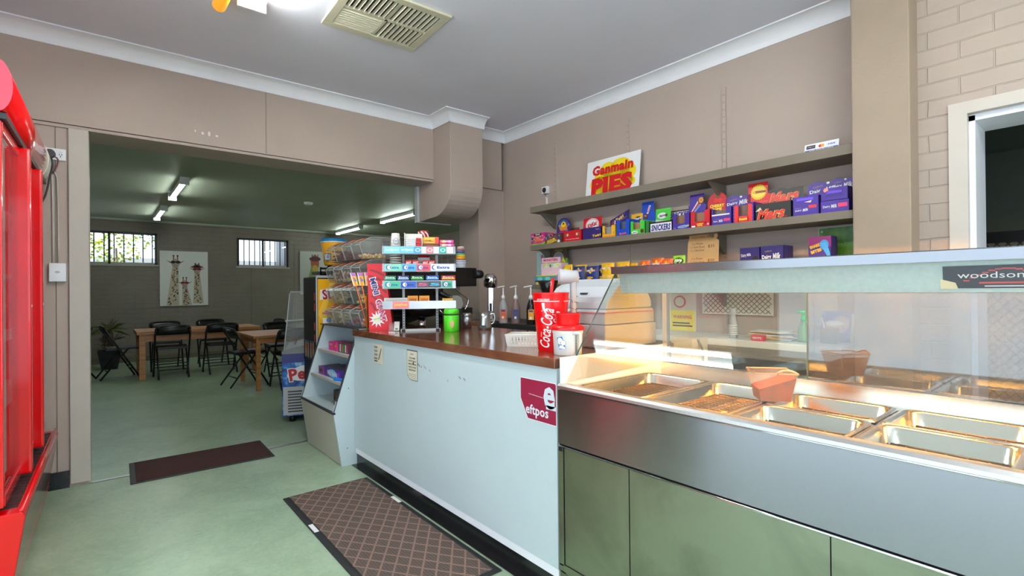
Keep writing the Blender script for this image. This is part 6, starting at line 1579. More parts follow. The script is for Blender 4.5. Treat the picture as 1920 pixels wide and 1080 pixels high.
t = thing('wall_camera', 'small square white box with a black dial on the wall above the shelf end', 'wall box', (WX, 3.455, 2.14), RZ)
MB().box(-0.037, 0.037, -0.03, 0, -0.034, 0.034, 'white', 0.003).build('box', t)
MB().lathe([(0.022, -0.038), (0.024, -0.03)], 'black_plastic', 20, axis='y').lathe([(0.010, -0.0395), (0.012, -0.038)], 'dark_grey', 14, axis='y').build('dial', t)
MB().tube([(0.0, -0.035, -0.022), (0.012, -0.03, -0.045), (0.02, -0.01, -0.07)], 0.0025, 'black_plastic', 6, 4).build('cable', t)
MB().box(0.0, 0.012, -0.012, 0, -0.196, -0.05, 'white').build('conduit', t)

# ------------------------------------------------------------------ lowest shelf
LZ = 1.244
def bag(label, yc, w, h, col, logo='SMITHS', lcol=RED, x=3.08, tilt=0.0, z=LZ, extra=None, d=0.045):
    t = thing('chip_packet', label, 'chip packet', (x, yc, z), RZ, 'chip packets on the lowest shelf')
    m = MB(); NX, NZ = 10, 14; grid = {}; vs = []; fs = []
    rn = random.Random(int(yc*1000))
    ph = rn.uniform(0, 6)
    for s in (-1, 1):
        for j in range(NZ+1):
            for i in range(NX+1):
                u = -1+2*i/NX; v = j/NZ
                prof = max(0.0, (1-u**4))*max(0.0, math.sin(PI*min(1, max(0, (v-0.04)/0.92))))**0.55
                crk = 0.003*math.sin(9*u+ph+7*v)*math.sin(11*v+ph)
                xx = u*w/2*(1-0.06*math.sin(PI*v)) + tilt*v*h
                zz = v*h + (0.006*math.sin(PI*i) if j in (0, NZ) else 0)
                grid[(s, i, j)] = len(vs); vs.append((xx, s*(prof*d/2+0.0008)+s*crk*prof, zz))
    for s in (-1, 1):
        for j in range(NZ):
            for i in range(NX):
                q = (grid[(s, i, j)], grid[(s, i+1, j)], grid[(s, i+1, j+1)], grid[(s, i, j+1)])
                fs.append(q if s < 0 else q[::-1])
    m.add(vs, fs, col, True)
    m.box(-w/2*0.99, w/2*0.99, -0.001, 0.001, 0, 0.012, col)
    m.build('bag', t)
    m = MB()
    def surf(X, Z, off):
        u = max(-1, min(1, (X-tilt*Z)/(w/2))); v = Z/h
        prof = max(0.0, (1-u**4))*max(0.0, math.sin(PI*min(1, max(0, (v-0.04)/0.92))))**0.55
        return (X, -(prof*d/2)-0.0035-off, Z)
    def P(pts, mt, off): m.add([surf(a, b, off) for a, b in pts], [tuple(range(len(pts)))], mt)
    def el(cx, cz, rx, rz_, mt, off, n=14): P([(cx+rx*math.cos(2*PI*i/n), cz+rz_*math.sin(2*PI*i/n)) for i in range(n)], mt, off)
    def tx(s, cx, cz, ww, hh, mt, off, bold=.04):
        tv, tf, x0, x1, y0, y1 = text_geo(s, bold, 0.0, 1)
        m.add([surf(cx+(v.x-(x0+x1)/2)*ww/(x1-x0), cz+(v.y-(y0+y1)/2)*hh/(y1-y0), off) for v in tv], tf, mt)
    c = tilt*h*.7
    if logo:
        P([(c, h*.93), (c+w*.26, h*.74), (c, h*.55), (c-w*.26, h*.74)], c_(245, 195, 40), 0.0)
        P([(c-w*.38, h*.66), (c+w*.38, h*.70), (c+w*.38, h*.82), (c-w*.38, h*.78)], lcol, 0.001)
        tx(logo, c, h*.74, w*.68, h*.10, W_, 0.002)
    if extra: extra(P, el, tx, w, h)
    m.build('print', t)
    return t
NB = c_(30, 50, 120)
def chips(P, el, tx, w, h):
    el(w*.02, h*.34, w*.26, h*.06, c_(235, 180, 70), .001); el(-w*.08, h*.24, w*.2, h*.05, c_(245, 200, 100), .002); el(w*.25, h*.16, w*.07, h*.05, c_(210, 220, 235), .001); P([(-w*.45, h*.1), (-w*.3, h*.08), (-w*.1, h*.2), (-w*.4, h*.3)], c_(60, 100, 190), .001)
def crk(P, el, tx, w, h):
    el(-w*.12, h*.34, w*.2, h*.10, c_(250, 205, 90), .001); el(w*.18, h*.32, w*.18, h*.09, c_(250, 215, 110), .002); tx('CRINKLE CUT', 0, h*.13, w*.7, h*.04, W_, .001)
bag('red and yellow chip packet beside the toy boxes', 2.985, 0.105, 0.165, c_(240, 190, 30), None, extra=lambda P, el, tx, w, h: (P([(-w*.4, h*.4), (w*.45, h*.5), (w*.4, h*.85), (w*.0, h*.7)], RED, 0), el(-w*.1, h*.75, w*.2, h*.1, c_(250, 220, 60), .001)))
bag('yellow chip packet peeping up behind the left blue packet', 2.90, 0.13, 0.16, c_(240, 200, 30), None, x=3.15)
bag('left dark blue chip packet of the three in a row', 2.857, 0.125, 0.145, NB, extra=chips)
bag('middle dark blue chip packet of the three in a row', 2.722, 0.135, 0.140, NB, extra=chips, tilt=.08)
bag('right dark blue chip packet tucked behind the yellow one', 2.640, 0.10, 0.148, NB, x=3.13, extra=chips)
bag('full-height yellow crinkle chip packet left of the warmer canopy', 2.553, 0.13, 0.158, c_(240, 185, 20), extra=crk)
bag('yellow chip packet just behind the left end of the canopy', 2.42, 0.125, 0.162, c_(240, 180, 20), extra=crk, x=3.10)
bag('small yellow chip packet edge, last of the yellow ones', 2.335, 0.075, 0.15, c_(235, 170, 20), extra=crk, x=3.12)
OR = c_(240, 100, 25)
bag('orange chip packet, first on the left of the orange trio', 2.205, 0.085, 0.160, OR, extra=None)
bag('orange chip packet, middle of the trio with a raised corner', 2.115, 0.10, 0.172, OR, tilt=.12)
bag('orange chip packet, right of the trio beside the lime one', 2.022, 0.10, 0.163, OR)
bag('lime green snack packet left of the pizza deals sign', 1.925, 0.095, 0.180, c_(160, 210, 30), None, extra=lambda P, el, tx, w, h: (el(0, h*.78, w*.42, h*.14, c_(30, 40, 30), 0), tx('Jufe', 0, h*.80, w*.66, h*.14, W_, .001, .06), el(w*.15, h*.66, w*.2, h*.04, c_(200, 50, 110), .002)))
# toys at the left
t = thing('hanging_toy_pack', 'pale teal toy pack standing against the wall at the left end', 'toy pack', (3.235, 3.50, LZ), RZ)
m = MB().box(-0.05, 0.05, 0, 0.02, 0.06, 0.31, c_(170, 205, 205)); m.frame((0, 0, 0), (1, 0, 0), (0, 0, 1)); m.rect(0.0, 0.1, 0.045, 0.29, c_(200, 200, 205), 1); m.poly([(0.01, 0.28), (0.04, 0.28), (0.035, 0.12), (0.022, 0.12)], c_(120, 115, 125), 2); m.disc(.025, .26, .012, .02, c_(220, 110, 150), 3); m.box(-0.05, 0.05, -0.02, 0.0, 0, 0.06, c_(170, 205, 205)) if False else None
m.build('card', t)
MB().box(-0.03, 0.03, 0.0, 0.018, 0.0, 0.06, 'clear_plastic').build('base', t)
def mon(m, w, h): m.rect(-w*.48, h*.55, w*.48, h*.98, c_(240, 200, 215), 1); m.text('MONSTERS', -w*.02, h*.78, w*.72, h*.22, c_(220, 60, 100), 2, bold=.05); m.poly([(-w*.48, h*.1), (-w*.3, h*.5), (w*.1, h*.45), (w*.4, h*.55), (w*.48, h*.1)], c_(225, 235, 190), 2); splat(m, w, h, [c_(250, 220, 100), c_(190, 220, 230), c_(240, 180, 210)], 12, .014, 3, 8, .1, .5)
carton('toy_box', 'upper pastel pink toy box at the left end of the lowest shelf', 'toy box', (3.14, 3.21, LZ+0.083), RZ, 0.25, 0.09, 0.105, c_(240, 205, 220), mon, 'toy boxes on the lowest shelf')
def mon2(m, w, h): m.rect(-w*.46, h*.42, w*.44, h*.9, c_(70, 165, 165), 1); m.disc(-w*.28, h*.62, w*.12, h*.2, c_(130, 215, 215), 2); m.disc(w*.06, h*.62, w*.12, h*.2, c_(130, 215, 215), 2); m.text('MONSTERS', 0.0, h*.2, w*.7, h*.26, c_(200, 40, 90), 3, bold=.05); m.rect(w*.44, 0, w*.5, h, c_(230, 120, 180), 3); m.rect(-w*.5, 0, -w*.44, h, c_(90, 150, 220), 3)
o = carton('toy_box', 'lower teal and yellow toy box directly under the pastel pink one', 'toy box', (3.11, 3.225, LZ), RZ, 0.30, 0.12, 0.082, c_(240, 225, 60), lambda m, w, h: (m.T.__setitem__(slice(0, 0), []) if False else None, setattr(m, 'T', m.T @ Matrix.Translation((0, -h/2, 0))), mon2(m, w, h)), 'toy boxes on the lowest shelf')
t = thing('round_toy_pack', 'toy pack with a round grey window standing on the pastel toy box', 'toy pack', (3.16, 3.18, LZ+0.190), RZ)
m = MB().box(-0.08, 0.08, 0, 0.03, 0.0, 0.13, c_(90, 80, 70)); m.frame((0, 0, 0), (1, 0, 0), (0, 0, 1)); m.poly([(-.09, 0), (.09, 0), (.06, .05), (0, .06), (-.06, .05)], c_(230, 215, 60), 1); m.disc(0, .05, .062, .05, c_(215, 200, 70), 2, 20); m.disc(0, .052, .055, .044, c_(140, 145, 165), 3, 20); m.disc(0, .055, .025, .012, c_(180, 120, 140), 4); m.rect(-.05, .105, .05, .125, c_(140, 130, 60), 2)
m.build('pack', t)
MB().box(0.085, 0.10, 0.0, 0.02, 0.0, 0.04, c_(100, 160, 60)).build('side_flap', t)

# pizza deals board
t = thing('pizza_deals_sign', 'handwritten brown cardboard PIZZA MEAL DEALS sign standing on the lowest shelf', 'sign', (3.09, 1.765, LZ), RZ)
m = MB(); w, h = 0.225, 0.325
pts = [(-w/2, 0), (w/2, 0), (w/2, h*.82), (w*.42, h*.86), (w*.46, h*.90), (w*.44, h*.985), (w*.38, h), (-w*.38, h), (-w*.45, h*.97), (-w*.44, h*.88), (-w*.48, h*.82)]
m.frame((0, 0, 0), (1, 0, 0), (0, .06, 1)); k = len(pts)
m.add([(p[0], p[1], 0) for p in pts]+[(p[0], p[1], -0.004) for p in pts], [tuple(range(k)), tuple(range(k, 2*k))[::-1]]+[(i, k+i, k+(i+1) % k, (i+1) % k) for i in range(k)], c_(205, 160, 105, .8))
INK = c_(90, 62, 45)
m.text('PIZZA MEAL DEALS', 0, h*.91, w*.70, h*.045, INK, 2)
for i, s in enumerate(('2 x Pizzas', '1 x Garlic Bread', '1 x 1.25lt Drink')): m.text(s, -w*.17, h*(.78-.07*i), w*(.36 if i == 0 else .46), h*.04, INK, 2)
m.text('$35', w*.27, h*.71, w*.2, h*.065, INK, 2)
for i, s in enumerate(('3 x Pizzas', '2 x Garlic Bread', '1 x 1.25lt Drink')): m.text(s, -w*.17, h*(.47-.07*i), w*(.36 if i == 0 else .46), h*.04, INK, 2)
m.text('$50', w*.27, h*.42, w*.2, h*.065, INK, 2)
m.build('card', t)
def f(m, w, h): m.text('Dairy Milk', -w*.18, h*.76, w*.5, h*.12, W_, 3, R(5), bold=.02); m.text('OREO', -w*.18, h*.45, w*.42, h*.12, W_, 4, R(3), bold=.06); m.poly([(-w/2, h*.2), (0, h*.36), (w/2, h*.3), (w/2, 0.0), (-w/2, 0.0)], c_(70, 180, 225), 1); m.disc(w*.28, h*.6, w*.16, h*.14, c_(40, 35, 40), 3); m.disc(w*.26, h*.42, w*.16, h*.10, W_, 2); m.disc(w*.25, h*.3, w*.1, h*.14, c_(100, 60, 50), 3)
display('chocolate_box', 'blue-purple cookie chocolate box left of its larger neighbour on the lowest shelf', 1.489, 1.366, 0.198, NAVY, f, z=LZ, group='chocolate boxes on the lowest shelf')
def f(m, w, h): m.text('Cadbury', -w*.15, h*.84, w*.3, h*.06, c_(190, 160, 100), 3, R(6)); m.text('Dairy', -w*.22, h*.66, w*.40, h*.16, W_, 3, R(4), bold=.03); m.text('Milk', w*.2, h*.68, w*.34, h*.2, W_, 3, R(4), bold=.03, shear=.3); m.rect(-w*.4, h*.4, -w*.05, h*.52, c_(190, 150, 90), 3); m.disc(w*.25, h*.42, w*.14, h*.08, c_(100, 60, 50), 3)
display('chocolate_box', 'wide purple milk chocolate box with a gold panel on the lowest shelf', 1.366, 1.230, 0.200, NAVY, f, z=LZ, group='chocolate boxes on the lowest shelf')
def f(m, w, h):
    m.rect(-w/2, h*.75, w/2, h, c_(140, 30, 100), 1); m.disc(w*.2, h*.8, w*.2, h*.12, c_(80, 150, 210), 2); m.text('SHARK', -w*.2, h*.78, w*.5, h*.08, YEL, 4, R(18), bold=.08); m.text('BITES', -w*.15, h*.66, w*.5, h*.08, YEL, 4, R(18), bold=.08)
    m.poly([(-w*.4, h*.1), (-w*.2, h*.1), (-w*.15, h*.5), (-w*.35, h*.5)], c_(70, 160, 225), 3); m.poly([(w*.15, h*.15), (w*.35, h*.15), (w*.35, h*.5), (w*.1, h*.5)], c_(230, 80, 40), 3); m.poly([(0, h*.85), (w*.3, h*.55), (w*.48, h*.45), (w*.45, h*.6), (w*.3, h*.85)], c_(80, 170, 225), 3); m.rect(-w*.1, h*.36, w*.1, h*.40, W_, 4)
display('sweet_box', 'tall purple and blue shark-themed sweet box in front of the green poster', 1.105, 0.990, 0.232, c_(70, 40, 130), f, z=LZ, X=3.06, d=0.09, group='chocolate boxes on the lowest shelf', cat='sweet box')
t = thing('green_poster', 'green and white framed notice standing at the right end of the lowest shelf', 'poster', (3.25, 1.015, LZ), RZ)
m = MB().box(-0.105, 0.115, 0, 0.008, 0, 0.30, c_(200, 205, 200)); m.frame((0, 0, 0), (1, 0, 0), (0, 0, 1))
def _gp(nt, b):
    v = objcoord(nt); nt.links.new(ramp(nt, noise(nt, v, 14, 3), [(0.35, (0.25, 0.45, 0.16)), (0.65, (0.38, 0.62, 0.20))]), b.inputs['Base Color']); b.inputs['Roughness'].default_value = .3
node_mat('poster_green', _gp)
m.rect(-.10, .10, .11, .295, 'poster_green', 1); m.text('Healthy Snacks', 0.02, .20, .13, .012, c_(210, 220, 200), 2); m.disc(-.085, .275, .006, .006, c_(180, 200, 180), 2)
m.build('notice', t)

# ------------------------------------------------------------------ food warmer
FWX, FWY = 1.35, -0.32
t = thing('food_warmer', 'stainless steel pie and chip warmer with sloping glass and lit canopy', 'food warmer', (FWX, FWY, 0))
YL_ = 1.69                                     # local length in Y: far end at y=YL_
D = 0.72
m = MB()
m.box(0.0, 0.02, 0.0, YL_, 0.612, 0.822, 'brushed_steel'); m.build('fascia', t)
MB().prism([(-0.004, 0.822), (-0.004, 0.832), (0.006, 0.840), (0.030, 0.840), (0.030, 0.822)], 'y', 0.0, YL_, 'satin_steel').build('front_lip', t)
MB().tube([(-0.001, 0.0, 0.819), (-0.001, YL_, 0.819)], 0.0025, 'chrome', 6).build('lip_bead', t)
MB().tube([(-0.001, 0.0, 0.604), (-0.001, YL_, 0.604)], 0.004, 'chrome', 8).build('lower_bead', t)
MB().box(0.006, 0.02, 0.0, YL_, 0.600, 0.612, 'black_metal').build('shadow_gap', t)
# deck with pan openings
pans = [  # x0,x1,y0,y1 local
    (0.036, 0.50, 1.345, 1.635), (0.036, 0.50, 1.052, 1.327),
    (0.036, 0.250, 0.750, 1.032), (0.270, 0.50, 0.750, 1.032),
    (0.036, 0.250, 0.452, 0.728), (0.270, 0.50, 0.452, 0.728),
    (0.036, 0.250, 0.150, 0.428), (0.270, 0.50, 0.150, 0.428)]
DZ = 0.828
m = MB()
m.box(0.0, 0.035, 0, YL_, DZ-0.01, DZ, 'pan_steel').box(0.50, D-0.02, 0, YL_, DZ-0.01, DZ, 'pan_steel')
ys = [0.0, 0.150, 0.428, 0.452, 0.728, 0.750, 1.032, 1.052, 1.327, 1.345, 1.635, YL_]
for a, b in zip(ys[::2], ys[1::2]): m.box(0.035, 0.50, a, b, DZ-0.01, DZ, 'pan_steel')
m.box(0.250, 0.270, 0.150, 1.032, DZ-0.01, DZ, 'pan_steel')
m.build('deck', t)
def pan(x0, x1, y0, y1):
    dep = 0.065; bm = bmesh.new()
    def ring(ins, z, r):
        vs = []; 
        for (cx, cy, a0) in ((x1-ins-r, y1-ins-r, 0), (x0+ins+r, y1-ins-r, PI/2), (x0+ins+r, y0+ins+r, PI), (x1-ins-r, y0+ins+r, 3*PI/2)):
            for i in range(6):
                a = a0+PI/2*i/5; vs.append(bm.verts.new((cx+r*math.cos(a), cy+r*math.sin(a), z)))
        return vs
    rings = [ring(-0.006, DZ+0.002, 0.02), ring(-0.004, DZ+0.0065, 0.022), ring(0.004, DZ+0.0065, 0.028), ring(0.010, DZ+0.001, 0.034), ring(0.016, DZ-dep+0.014, 0.040), ring(0.028, DZ-dep, 0.034)]
    for a, b in zip(rings, rings[1:]):
        n = len(a)
        for i in range(n): bm.faces.new((a[i], a[(i+1) % n], b[(i+1) % n], b[i]))
    bm.faces.new(rings[-1])
    bmesh.ops.recalc_face_normals(bm, faces=bm.faces[:])
    for f_ in bm.faces: f_.normal_flip()
    return MB().addbm(bm, 'pan_steel', True).build('pan', t)
mat('rack_wire', (0.50, 0.43, 0.36), 0.35, metal=0.6)
for i, p in enumerate(pans):
    po = pan(*p); 
    x0, x1, y0, y1 = p; m = MB(); z = DZ-0.036; xa, xb, ya, yb = x0+0.022, x1-0.022, y0+0.022, y1-0.022
    m.tube([(xa, ya, z), (xb, ya, z), (xb, yb, z), (xa, yb, z)], 0.0035, 'rack_wire', 5, closed=True)
    k = int((xb-xa)/0.021)
    for j in range(1, k): m.tube([(xa+(xb-xa)*j/k, ya, z), (xa+(xb-xa)*j/k, yb, z)], 0.0032, 'rack_wire', 4)
    k = int((yb-ya)/(0.024 if i < 2 else 0.035))
    for j in range(1, k): m.tube([(xa, ya+(yb-ya)*j/k, z-0.002), (xb, ya+(yb-ya)*j/k, z-0.002)], 0.0032, 'rack_wire', 4)
    m.build('wire_rack', po)
# rear upstand, posts, ends
MB().box(0.66, 0.70, 0, YL_, DZ, 0.858, 'pan_steel').build('rear_upstand', t)
m = MB().box(0.012, 0.70, YL_-0.012, YL_, 0.60, 0.938, 'white_gloss').build('end_panel', t)
MB().box(0.675, 0.70, YL_-0.035, YL_-0.012, 0.858, 1.26, 'satin_steel').build('corner_post', t)
MB().box(0.675, 0.70, 0.0, 0.02, 0.84, 1.26, 'satin_steel').build('corner_post', t)
m = MB().box(-0.0, 0.02, 0.0, 0.0+0.015, 0.60, 0.828, 'satin_steel').box(0.02, 0.70, 0.0, 0.012, 0.60, 0.94, 'satin_steel'); m.build('end_panel', t)
# canopy
CX0 = 0.335
m = MB().prism([(CX0, 1.262), (CX0, 1.29), (CX0+0.004, 1.293), (0.71, 1.293), (0.71, 1.262)], 'y', -0.01, YL_+0.01, 'brushed_steel'); m.build('canopy_top', t)
MB().prism([(CX0+0.022, 1.262), (CX0+0.034, 1.182), (CX0+0.042, 1.180), (CX0+0.05, 1.262)], 'y', 0.02, YL_-0.016, 'hood_metal' if 'hood_metal' in MATS else (mat('hood_metal', (0.68, 0.74, 0.73), 0.4, metal=0.25, noise=0.06, nscale=70, bump=0.0006, bscale=160), 'hood_metal')[1]).build('lamp_hood', t)
m = MB().frame((CX0+0.0255, 0.415, 1.222), (0, -1, 0), Vector((-0.012, 0, 0.08)))
m.rect(-0.20, -0.030, 0.16, 0.028, c_(45, 48, 60), 1); m.text('woodson', -0.11, 0.004, 0.122, 0.016, c_(215, 215, 220), 3); m.rect(-0.13, -0.018, 0.12, -0.014, c_(200, 60, 60), 2)
for a in range(14):
    x = -0.16+a*0.012; m.rect(x, -0.012+0.03*math.sin(a*.25), x+0.012, -0.009+0.03*math.sin(a*.25), c_(205, 70, 70), 2)
m.rect(-0.12, -0.026, 0.10, -0.023, c_(200, 200, 205), 2)
m.poly([(-0.205, -0.031), (-0.17, -0.031), (-0.175, -0.015), (-0.205, -0.005)], c_(215, 200, 160), 4)
m.build('maker_plate', t)
# glass panes
gx0, gz0, gx1, gz1 = 0.022, 0.838, CX0+0.004, 1.262
nv = Vector((gz1-gz0, 0, -(gx1-gx0))).normalized()*0.003
def gpane(p0, p1, p2, p3, nvec, name, mt='glass_case'):
    P = [Vector(p) for p in (p0, p1, p2, p3)]
    return MB().add(P+[p+nvec for p in P], [(3, 2, 1, 0), (4, 5, 6, 7), (0, 1, 5, 4), (1, 2, 6, 5), (2, 3, 7, 6), (3, 0, 4, 7)], mt).build(name, t)
gpane((gx0, 0.015, gz0), (gx0, YL_-0.01, gz0), (gx1, YL_-0.01, gz1), (gx1, 0.015, gz1), nv, 'front_glass')
mat('glass_edge', (0.22, 0.30, 0.24), 0.2)
MB().tube([(gx0, YL_-0.008, gz0), (gx1, YL_-0.008, gz1)], 0.0028, 'glass_edge', 6).build('glass_edge', t)
pts = [(gx0+0.01, gz0), (0.675, gz0+0.02), (0.675, gz1), (gx1+0.006, gz1)]
MB().prism(pts, 'y', YL_-0.012, YL_-0.008, 'glass_case').build('end_glass', t)
for k_ in range(2):
    o = MB().box(0.684+0.008*k_, 0.688+0.008*k_, 0.02 if k_ == 0 else 1.04, 1.063 if k_ == 0 else YL_-0.036, 0.86, 1.255, 'glass_reflected_haze' if k_ == 0 else 'glass_rear').build('sliding_glass_door', t)
m = MB().box(0.682, 0.696, 1.060, 1.064, 0.86, 1.255, 'glass_edge').build('door_edge', t)
# warm lamps under the canopy
emis_mat('heat_lamp', (1.0, 0.68, 0.30), 260.0)
emis_mat('cold_lamp', (0.85, 0.97, 1.0), 2.0)
for y0, y1 in ((1.12, 1.52), (0.62, 0.98), (0.14, 0.50)):
    MB().lathe([(0.005, y0), (0.005, y1)], 'heat_lamp', 8, cx=0.45, cy=1.228, axis='y').build('heat_lamp', t)
    MB().prism([(0.41, 1.262), (0.41, 1.250), (0.44, 1.256), (0.46, 1.256), (0.49, 1.250), (0.49, 1.262)], 'y', y0-0.02, y1+0.02, 'chrome').build('reflector', t)
# lower cabinet
m = MB()
m.box(0.004, 0.014, 0.0, 0.766, 0.158, 0.600, 'scuffed_steel').build('cabinet_panel', t)
MB().box(0.004, 0.014, 0.769, 1.360, 0.158, 0.600, 'scuffed_steel').build('cabinet_panel', t)
MB().box(0.004, 0.014, 1.364, 1.662, 0.158, 0.600, 'scuffed_steel').build('cabinet_panel', t)
MB().box(0.0, 0.016, 1.665, YL_, 0.15, 0.600, 'scuffed_steel').build('end_stile', t)
MB().box(0.0, 0.03, 0, YL_, 0.125, 0.156, 'scuffed_steel').build('bottom_rail', t)
MB().box(0.02, 0.68, 0.01, YL_-0.014, 0.13, 0.16, 'scuffed_steel').box(0.014, 0.02, 0.0, YL_, 0.15, 0.6, 'black_metal').box(0.02, 0.68, 0.01, YL_-0.014, 0.58, 0.60, 'scuffed_steel').build('carcass', t)
MB().box(-0.003, 0.002, YL_-0.020, YL_-0.004, 0.585, 0.603, 'black_metal').build('catch', t)
for x in (0.0, 0.64):
    for y in (0.0, YL_-0.035): MB().box(x, x+0.03, y, y+0.03, 0.0, 0.13, 'scuffed_steel').build('leg', t)
WARM = t
# items in the warmer
t = thing('sauce_tub', 'clear tub half full of orange-red sauce standing in the food warmer', 'food tub', (1.69, 0.725, DZ+0.0068), R(-52))
mat('tub_clear', (0.85, 0.72, 0.62), 0.15, alpha=0.3); mat('sauce', (0.62, 0.22, 0.10), 0.3, noise=0.35, nscale=25); mat('wrap_tan', (0.85, 0.68, 0.52), 0.4)
m = MB()
vs = [(-.045, -.045, 0), (.045, -.045, 0), (.045, .045, 0), (-.045, .045, 0), (-.062, -.06, .092), (.062, -.06, .092), (.062, .06, .092), (-.062, .06, .092)]
m.add(vs, [(3, 2, 1, 0), (0, 1, 5, 4), (1, 2, 6, 5), (2, 3, 7, 6), (3, 0, 4, 7)], 'tub_clear'); m.build('tub_body', t)
MB().add([(-.044, -.044, .002), (.044, -.044, .002), (.044, .044, .002), (-.044, .044, .002), (-.050, -.052, .040), (.058, -.054, .078), (.057, .054, .078), (-.050, .052, .04)], [(3, 2, 1, 0), (0, 1, 5, 4), (1, 2, 6, 5), (2, 3, 7, 6), (3, 0, 4, 7), (4, 5, 6, 7)], 'sauce').build('sauce', t)
MB().tube([(-.062, -.06, .092), (.062, -.06, .092), (.062, .06, .092), (-.062, .06, .092)], 0.003, 'wrap_tan', 6, closed=True).tube([(0.0, -.06, .092), (.02, -.063, .103), (.045, -.06, .100), (.062, -.058, .09)], 0.004, 'wrap_tan', 6, 4).build('rim', t)
t = thing('food_scrap', 'small pale leftover food scrap on the rack of the second pan', 'food scrap', (FWX+0.17, FWY+1.10, DZ-0.0345))
bm = bmesh.new(); bmesh.ops.create_icosphere(bm, subdivisions=2, radius=1)
for v in bm.verts:
    k = 1+0.3*math.sin(5*v.co.x+3)*math.cos(4*v.co.y); v.co = Vector((v.co.x*.022*k, v.co.y*.030*k, v.co.z*.008*k+.008))
MB().addbm(bm, c_(250, 215, 130), True).build('scrap', t)

# ------------------------------------------------------------------ clutter on the rear bench seen through the warmer glass
BZ = 0.89
t = thing('water_bottle', 'small clear bottle with a white cap on the rear bench', 'bottle', (3.02, 1.52, BZ))
MB().lathe([(0.022, 0), (0.024, .01), (.024, .09), (.015, .12), (.014, .15), (.018, .152), (.018, .18), (.001, .181)], 'bottle_clear', 20).build('body', t)
m = MB()
for i in range(6): m.lathe([(.0245, .02+i*.011), (.0245, .025+i*.011)], 'white', 20)
m.build('grip_rings', t)
t = thing('pump_dispenser', 'clear hand-wash bottle with a bright green pump on the rear bench', 'pump bottle', (3.05, 1.13, BZ))
MB().lathe([(0.026, 0), (0.028, .01), (.028, .08), (.012, .11), (.011, .12)], (mat('pale_green', (0.45, 0.62, 0.40), 0.2, alpha=0.75), 'pale_green')[1], 20).build('body', t)
MB().lathe([(0.014, .118), (.014, .145), (.006, .147), (.006, .165)], c_(30, 180, 70), 14).tube([(-.0, .035, .170), (0, -.008, .170)], .007, c_(30, 180, 70), 8).build('pump', t)
t = thing('paper_pile', 'untidy pile of papers and wrappers on the rear bench', 'paper pile', (3.06, 1.31, BZ))
for i in range(9):
    c = ['paper', 'white', c_(225, 200, 90), c_(220, 190, 160)][i % 4]
    m = MB().at(random.uniform(-.02, .02), random.uniform(-.03, .03), 0.001+i*0.006, rz=random.uniform(-.5, .5)); m.box(-.07, .07, -.10, .10, 0, .004, c); m.T = Matrix.Identity(4); m.build('sheet', t)
t = thing('red_packet', 'small red and white packet at the front edge of the paper pile', 'packet', (2.94, 1.33, BZ), RZ)
MB().box(-.035, .035, -.02, .02, 0, .035, c_(220, 50, 70), .004).frame((0, -.0205, .018), (1, 0, 0), (0, 0, 1)).text('MINTS', 0, 0, .05, .012, 'white', 2, bold=.04).build('packet', t)
t = thing('pen_cup', 'dark square pencil cup with pens on the rear bench', 'pen cup', (3.08, 1.01, BZ))
m = MB()
for a in ((-.035, -.033, -.035, .035), (.033, .035, -.035, .035), (-.035, .035, -.035, -.033), (-.035, .035, .033, .035)): m.box(a[0], a[1], a[2], a[3], 0, .085, c_(60, 75, 75))
m.box(-.035, .035, -.035, .035, 0, .003, c_(60, 75, 75)); m.build('cup', t)
for i in range(4): MB().tube([(-.02+.012*i, .0, .004), (-.03+.015*i, .028-.006*i, .14)], .0035, ['white', c_(200, 60, 60), c_(60, 90, 180), 'dark_grey'][i], 6).build('pen', t)
t = thing('tissue_stack', 'crumpled white tissue sitting on the dark pencil cup', 'tissue', (3.08, 0.985, BZ+0.086))
bm = bmesh.new(); bmesh.ops.create_icosphere(bm, subdivisions=3, radius=1)
for v in bm.verts:
    k = 1+.15*math.sin(9*v.co.x)*math.cos(8*v.co.y+2); v.co = Vector((v.co.x*.03*k, v.co.y*.05*k, v.co.z*.02*k+.02))
MB().addbm(bm, 'white', True).build('tissue', t)
t = thing('wall_notice', 'white sheet pinned on the wall above the rear bench', 'notice', (WX-0.004, 1.11, 1.10), RZ)
MB().box(-.075, .075, 0, .002, -.13, .13, 'paper').build('sheet', t)
t = thing('blue_folder', 'bright blue folder leaning on the wall at the right of the rear bench', 'folder', (3.20, 1.0, BZ), RZ)
m = MB(); m.frame((0, 0, 0), (1, 0, 0), (0, .25, 1)); m.box(-.10, .10, 0, .175, -.006, 0, c_(50, 100, 215)); m.disc(.0, .10, .04, .05, c_(190, 170, 200), 1); m.rect(.05, .0, .10, .16, c_(220, 235, 210), 1); m.build('folder', t)
t = thing('security_grille', 'framed diamond-mesh panel on the wall under the lowest shelf', 'grille', (WX-0.02, 1.62, 1.02), RZ)
m = MB().box(-.24, .24, -.006, .0, 0.0, .18, 'paper'); m.build('panel', t)
m = MB()
x = -.40
while x < .24:
    for s in (1, -1):
        a, b = (x, x+.17) if s > 0 else (x+.17, x)
        p0 = [a, .01]; p1 = [b, .17]
        q = []
        for tt in (0, 1): q.append((p0[0]+(p1[0]-p0[0])*tt, p0[1]+(p1[1]-p0[1])*tt))
        (ax, az), (bx_, bz) = q
        def clip(ax, az, bx_, bz):
            pts_ = []
            for k in range(9):
                u = k/8; X_ = ax+(bx_-ax)*u
                if -.235 <= X_ <= .235: pts_.append((X_, -.010, az+(bz-az)*u))
            return pts_
        pp = clip(ax, az, bx_, bz)
        if len(pp) > 1: m.tube([pp[0], pp[-1]], .0025, c_(120, 115, 110), 5)
    x += .035
m.build('mesh', t)
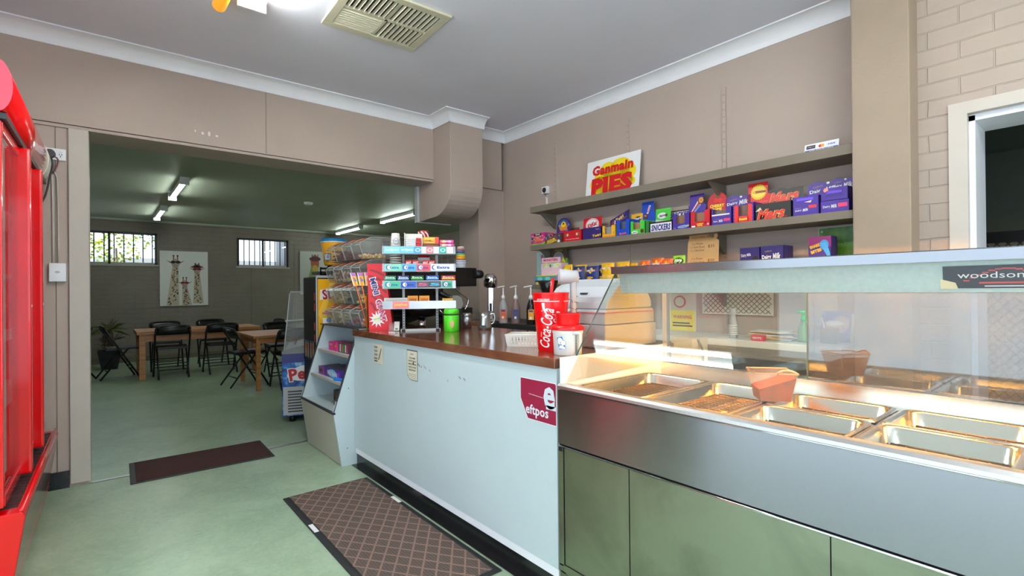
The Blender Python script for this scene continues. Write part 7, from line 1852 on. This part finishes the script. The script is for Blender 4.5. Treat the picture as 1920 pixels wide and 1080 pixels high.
t = thing('reflected_notice', 'yellow and red printed notice on the wall, in place of a sign reflected in the warmer glass', 'notice', (WX-0.004, 2.03, 1.02), RZ)  # modelled sheet standing in for a hazard sign's reflection in the glass
m = MB().box(-.11, .11, 0, .002, -.14, .14, 'paper'); m.frame((0, 0, 0), (1, 0, 0), (0, 0, 1)); m.rect(-.10, -.13, .10, 0.02, c_(235, 220, 60), 1); m.disc(-.02, .08, .05, .045, c_(210, 60, 80), 1); m.disc(-.02, .08, .038, .034, 'paper', 2); m.text('WARNING', 0, -.03, .15, .025, c_(200, 60, 80), 2, bold=.03); m.rect(-.08, -.10, .08, -.09, 'dark_grey', 2); m.rect(-.08, -.08, .06, -.07, 'dark_grey', 2); m.build('sheet', t)
t = thing('white_carton', 'tall pale carton with a cable on the floor side of the rear bench', 'carton', (2.45, 1.46, 0))
MB().box(0, .16, 0, .13, 0, .93, 'cream', .004).build('carton', t)
MB().tube([(.05, -.006, .92), (.07, -.02, .86), (.09, -.01, .78), (.085, -.01, .6)], .006, 'mid_grey', 6, 5).build('cable', t)

# door and window in the back room on the right
t = thing('security_door', 'diamond-mesh security door half seen through the right-hand doorway', 'door', (5.295, 0.2, 0))
m = MB()
for a, b in ((-.45, -.40), (.55, .60)): m.box(-.03, 0, a, b, 0, 2.05, 'dark_grey')
m.box(-.03, 0, -.45, .60, 2.0, 2.05, 'dark_grey').box(-.03, 0, -.45, .6, 0, .08, 'dark_grey'); m.build('frame', t)
MB().box(-.012, -.008, -.40, .55, .08, 2.0, c_(190, 178, 160)).build('backing', t)
m = MB(); y = -2.2
while y < .55:
    for s in (1, -1):
        pts_ = []
        for k in range(33):
            u = k/32; Y_ = (y+1.65*u) if s > 0 else (y+1.65*(1-u)); Z_ = .08+1.92*u
            if -.40 <= Y_ <= .55: pts_.append((-.016, Y_, Z_))
        if len(pts_) > 1: m.tube([pts_[0], pts_[-1]], .004, c_(110, 105, 100), 4)
    y += .062
m.build('mesh', t)
t = thing('roller_blind', 'pale blind with a black bottom bar in the back room', 'blind', (5.29, 0.2, 0))
MB().box(-.06, -.04, -.55, .70, 1.60, 2.2, 'backroom_wall').build('fabric', t)
MB().box(-.07, -.03, -.55, .70, 1.52, 1.60, 'black_metal').build('bottom_bar', t)
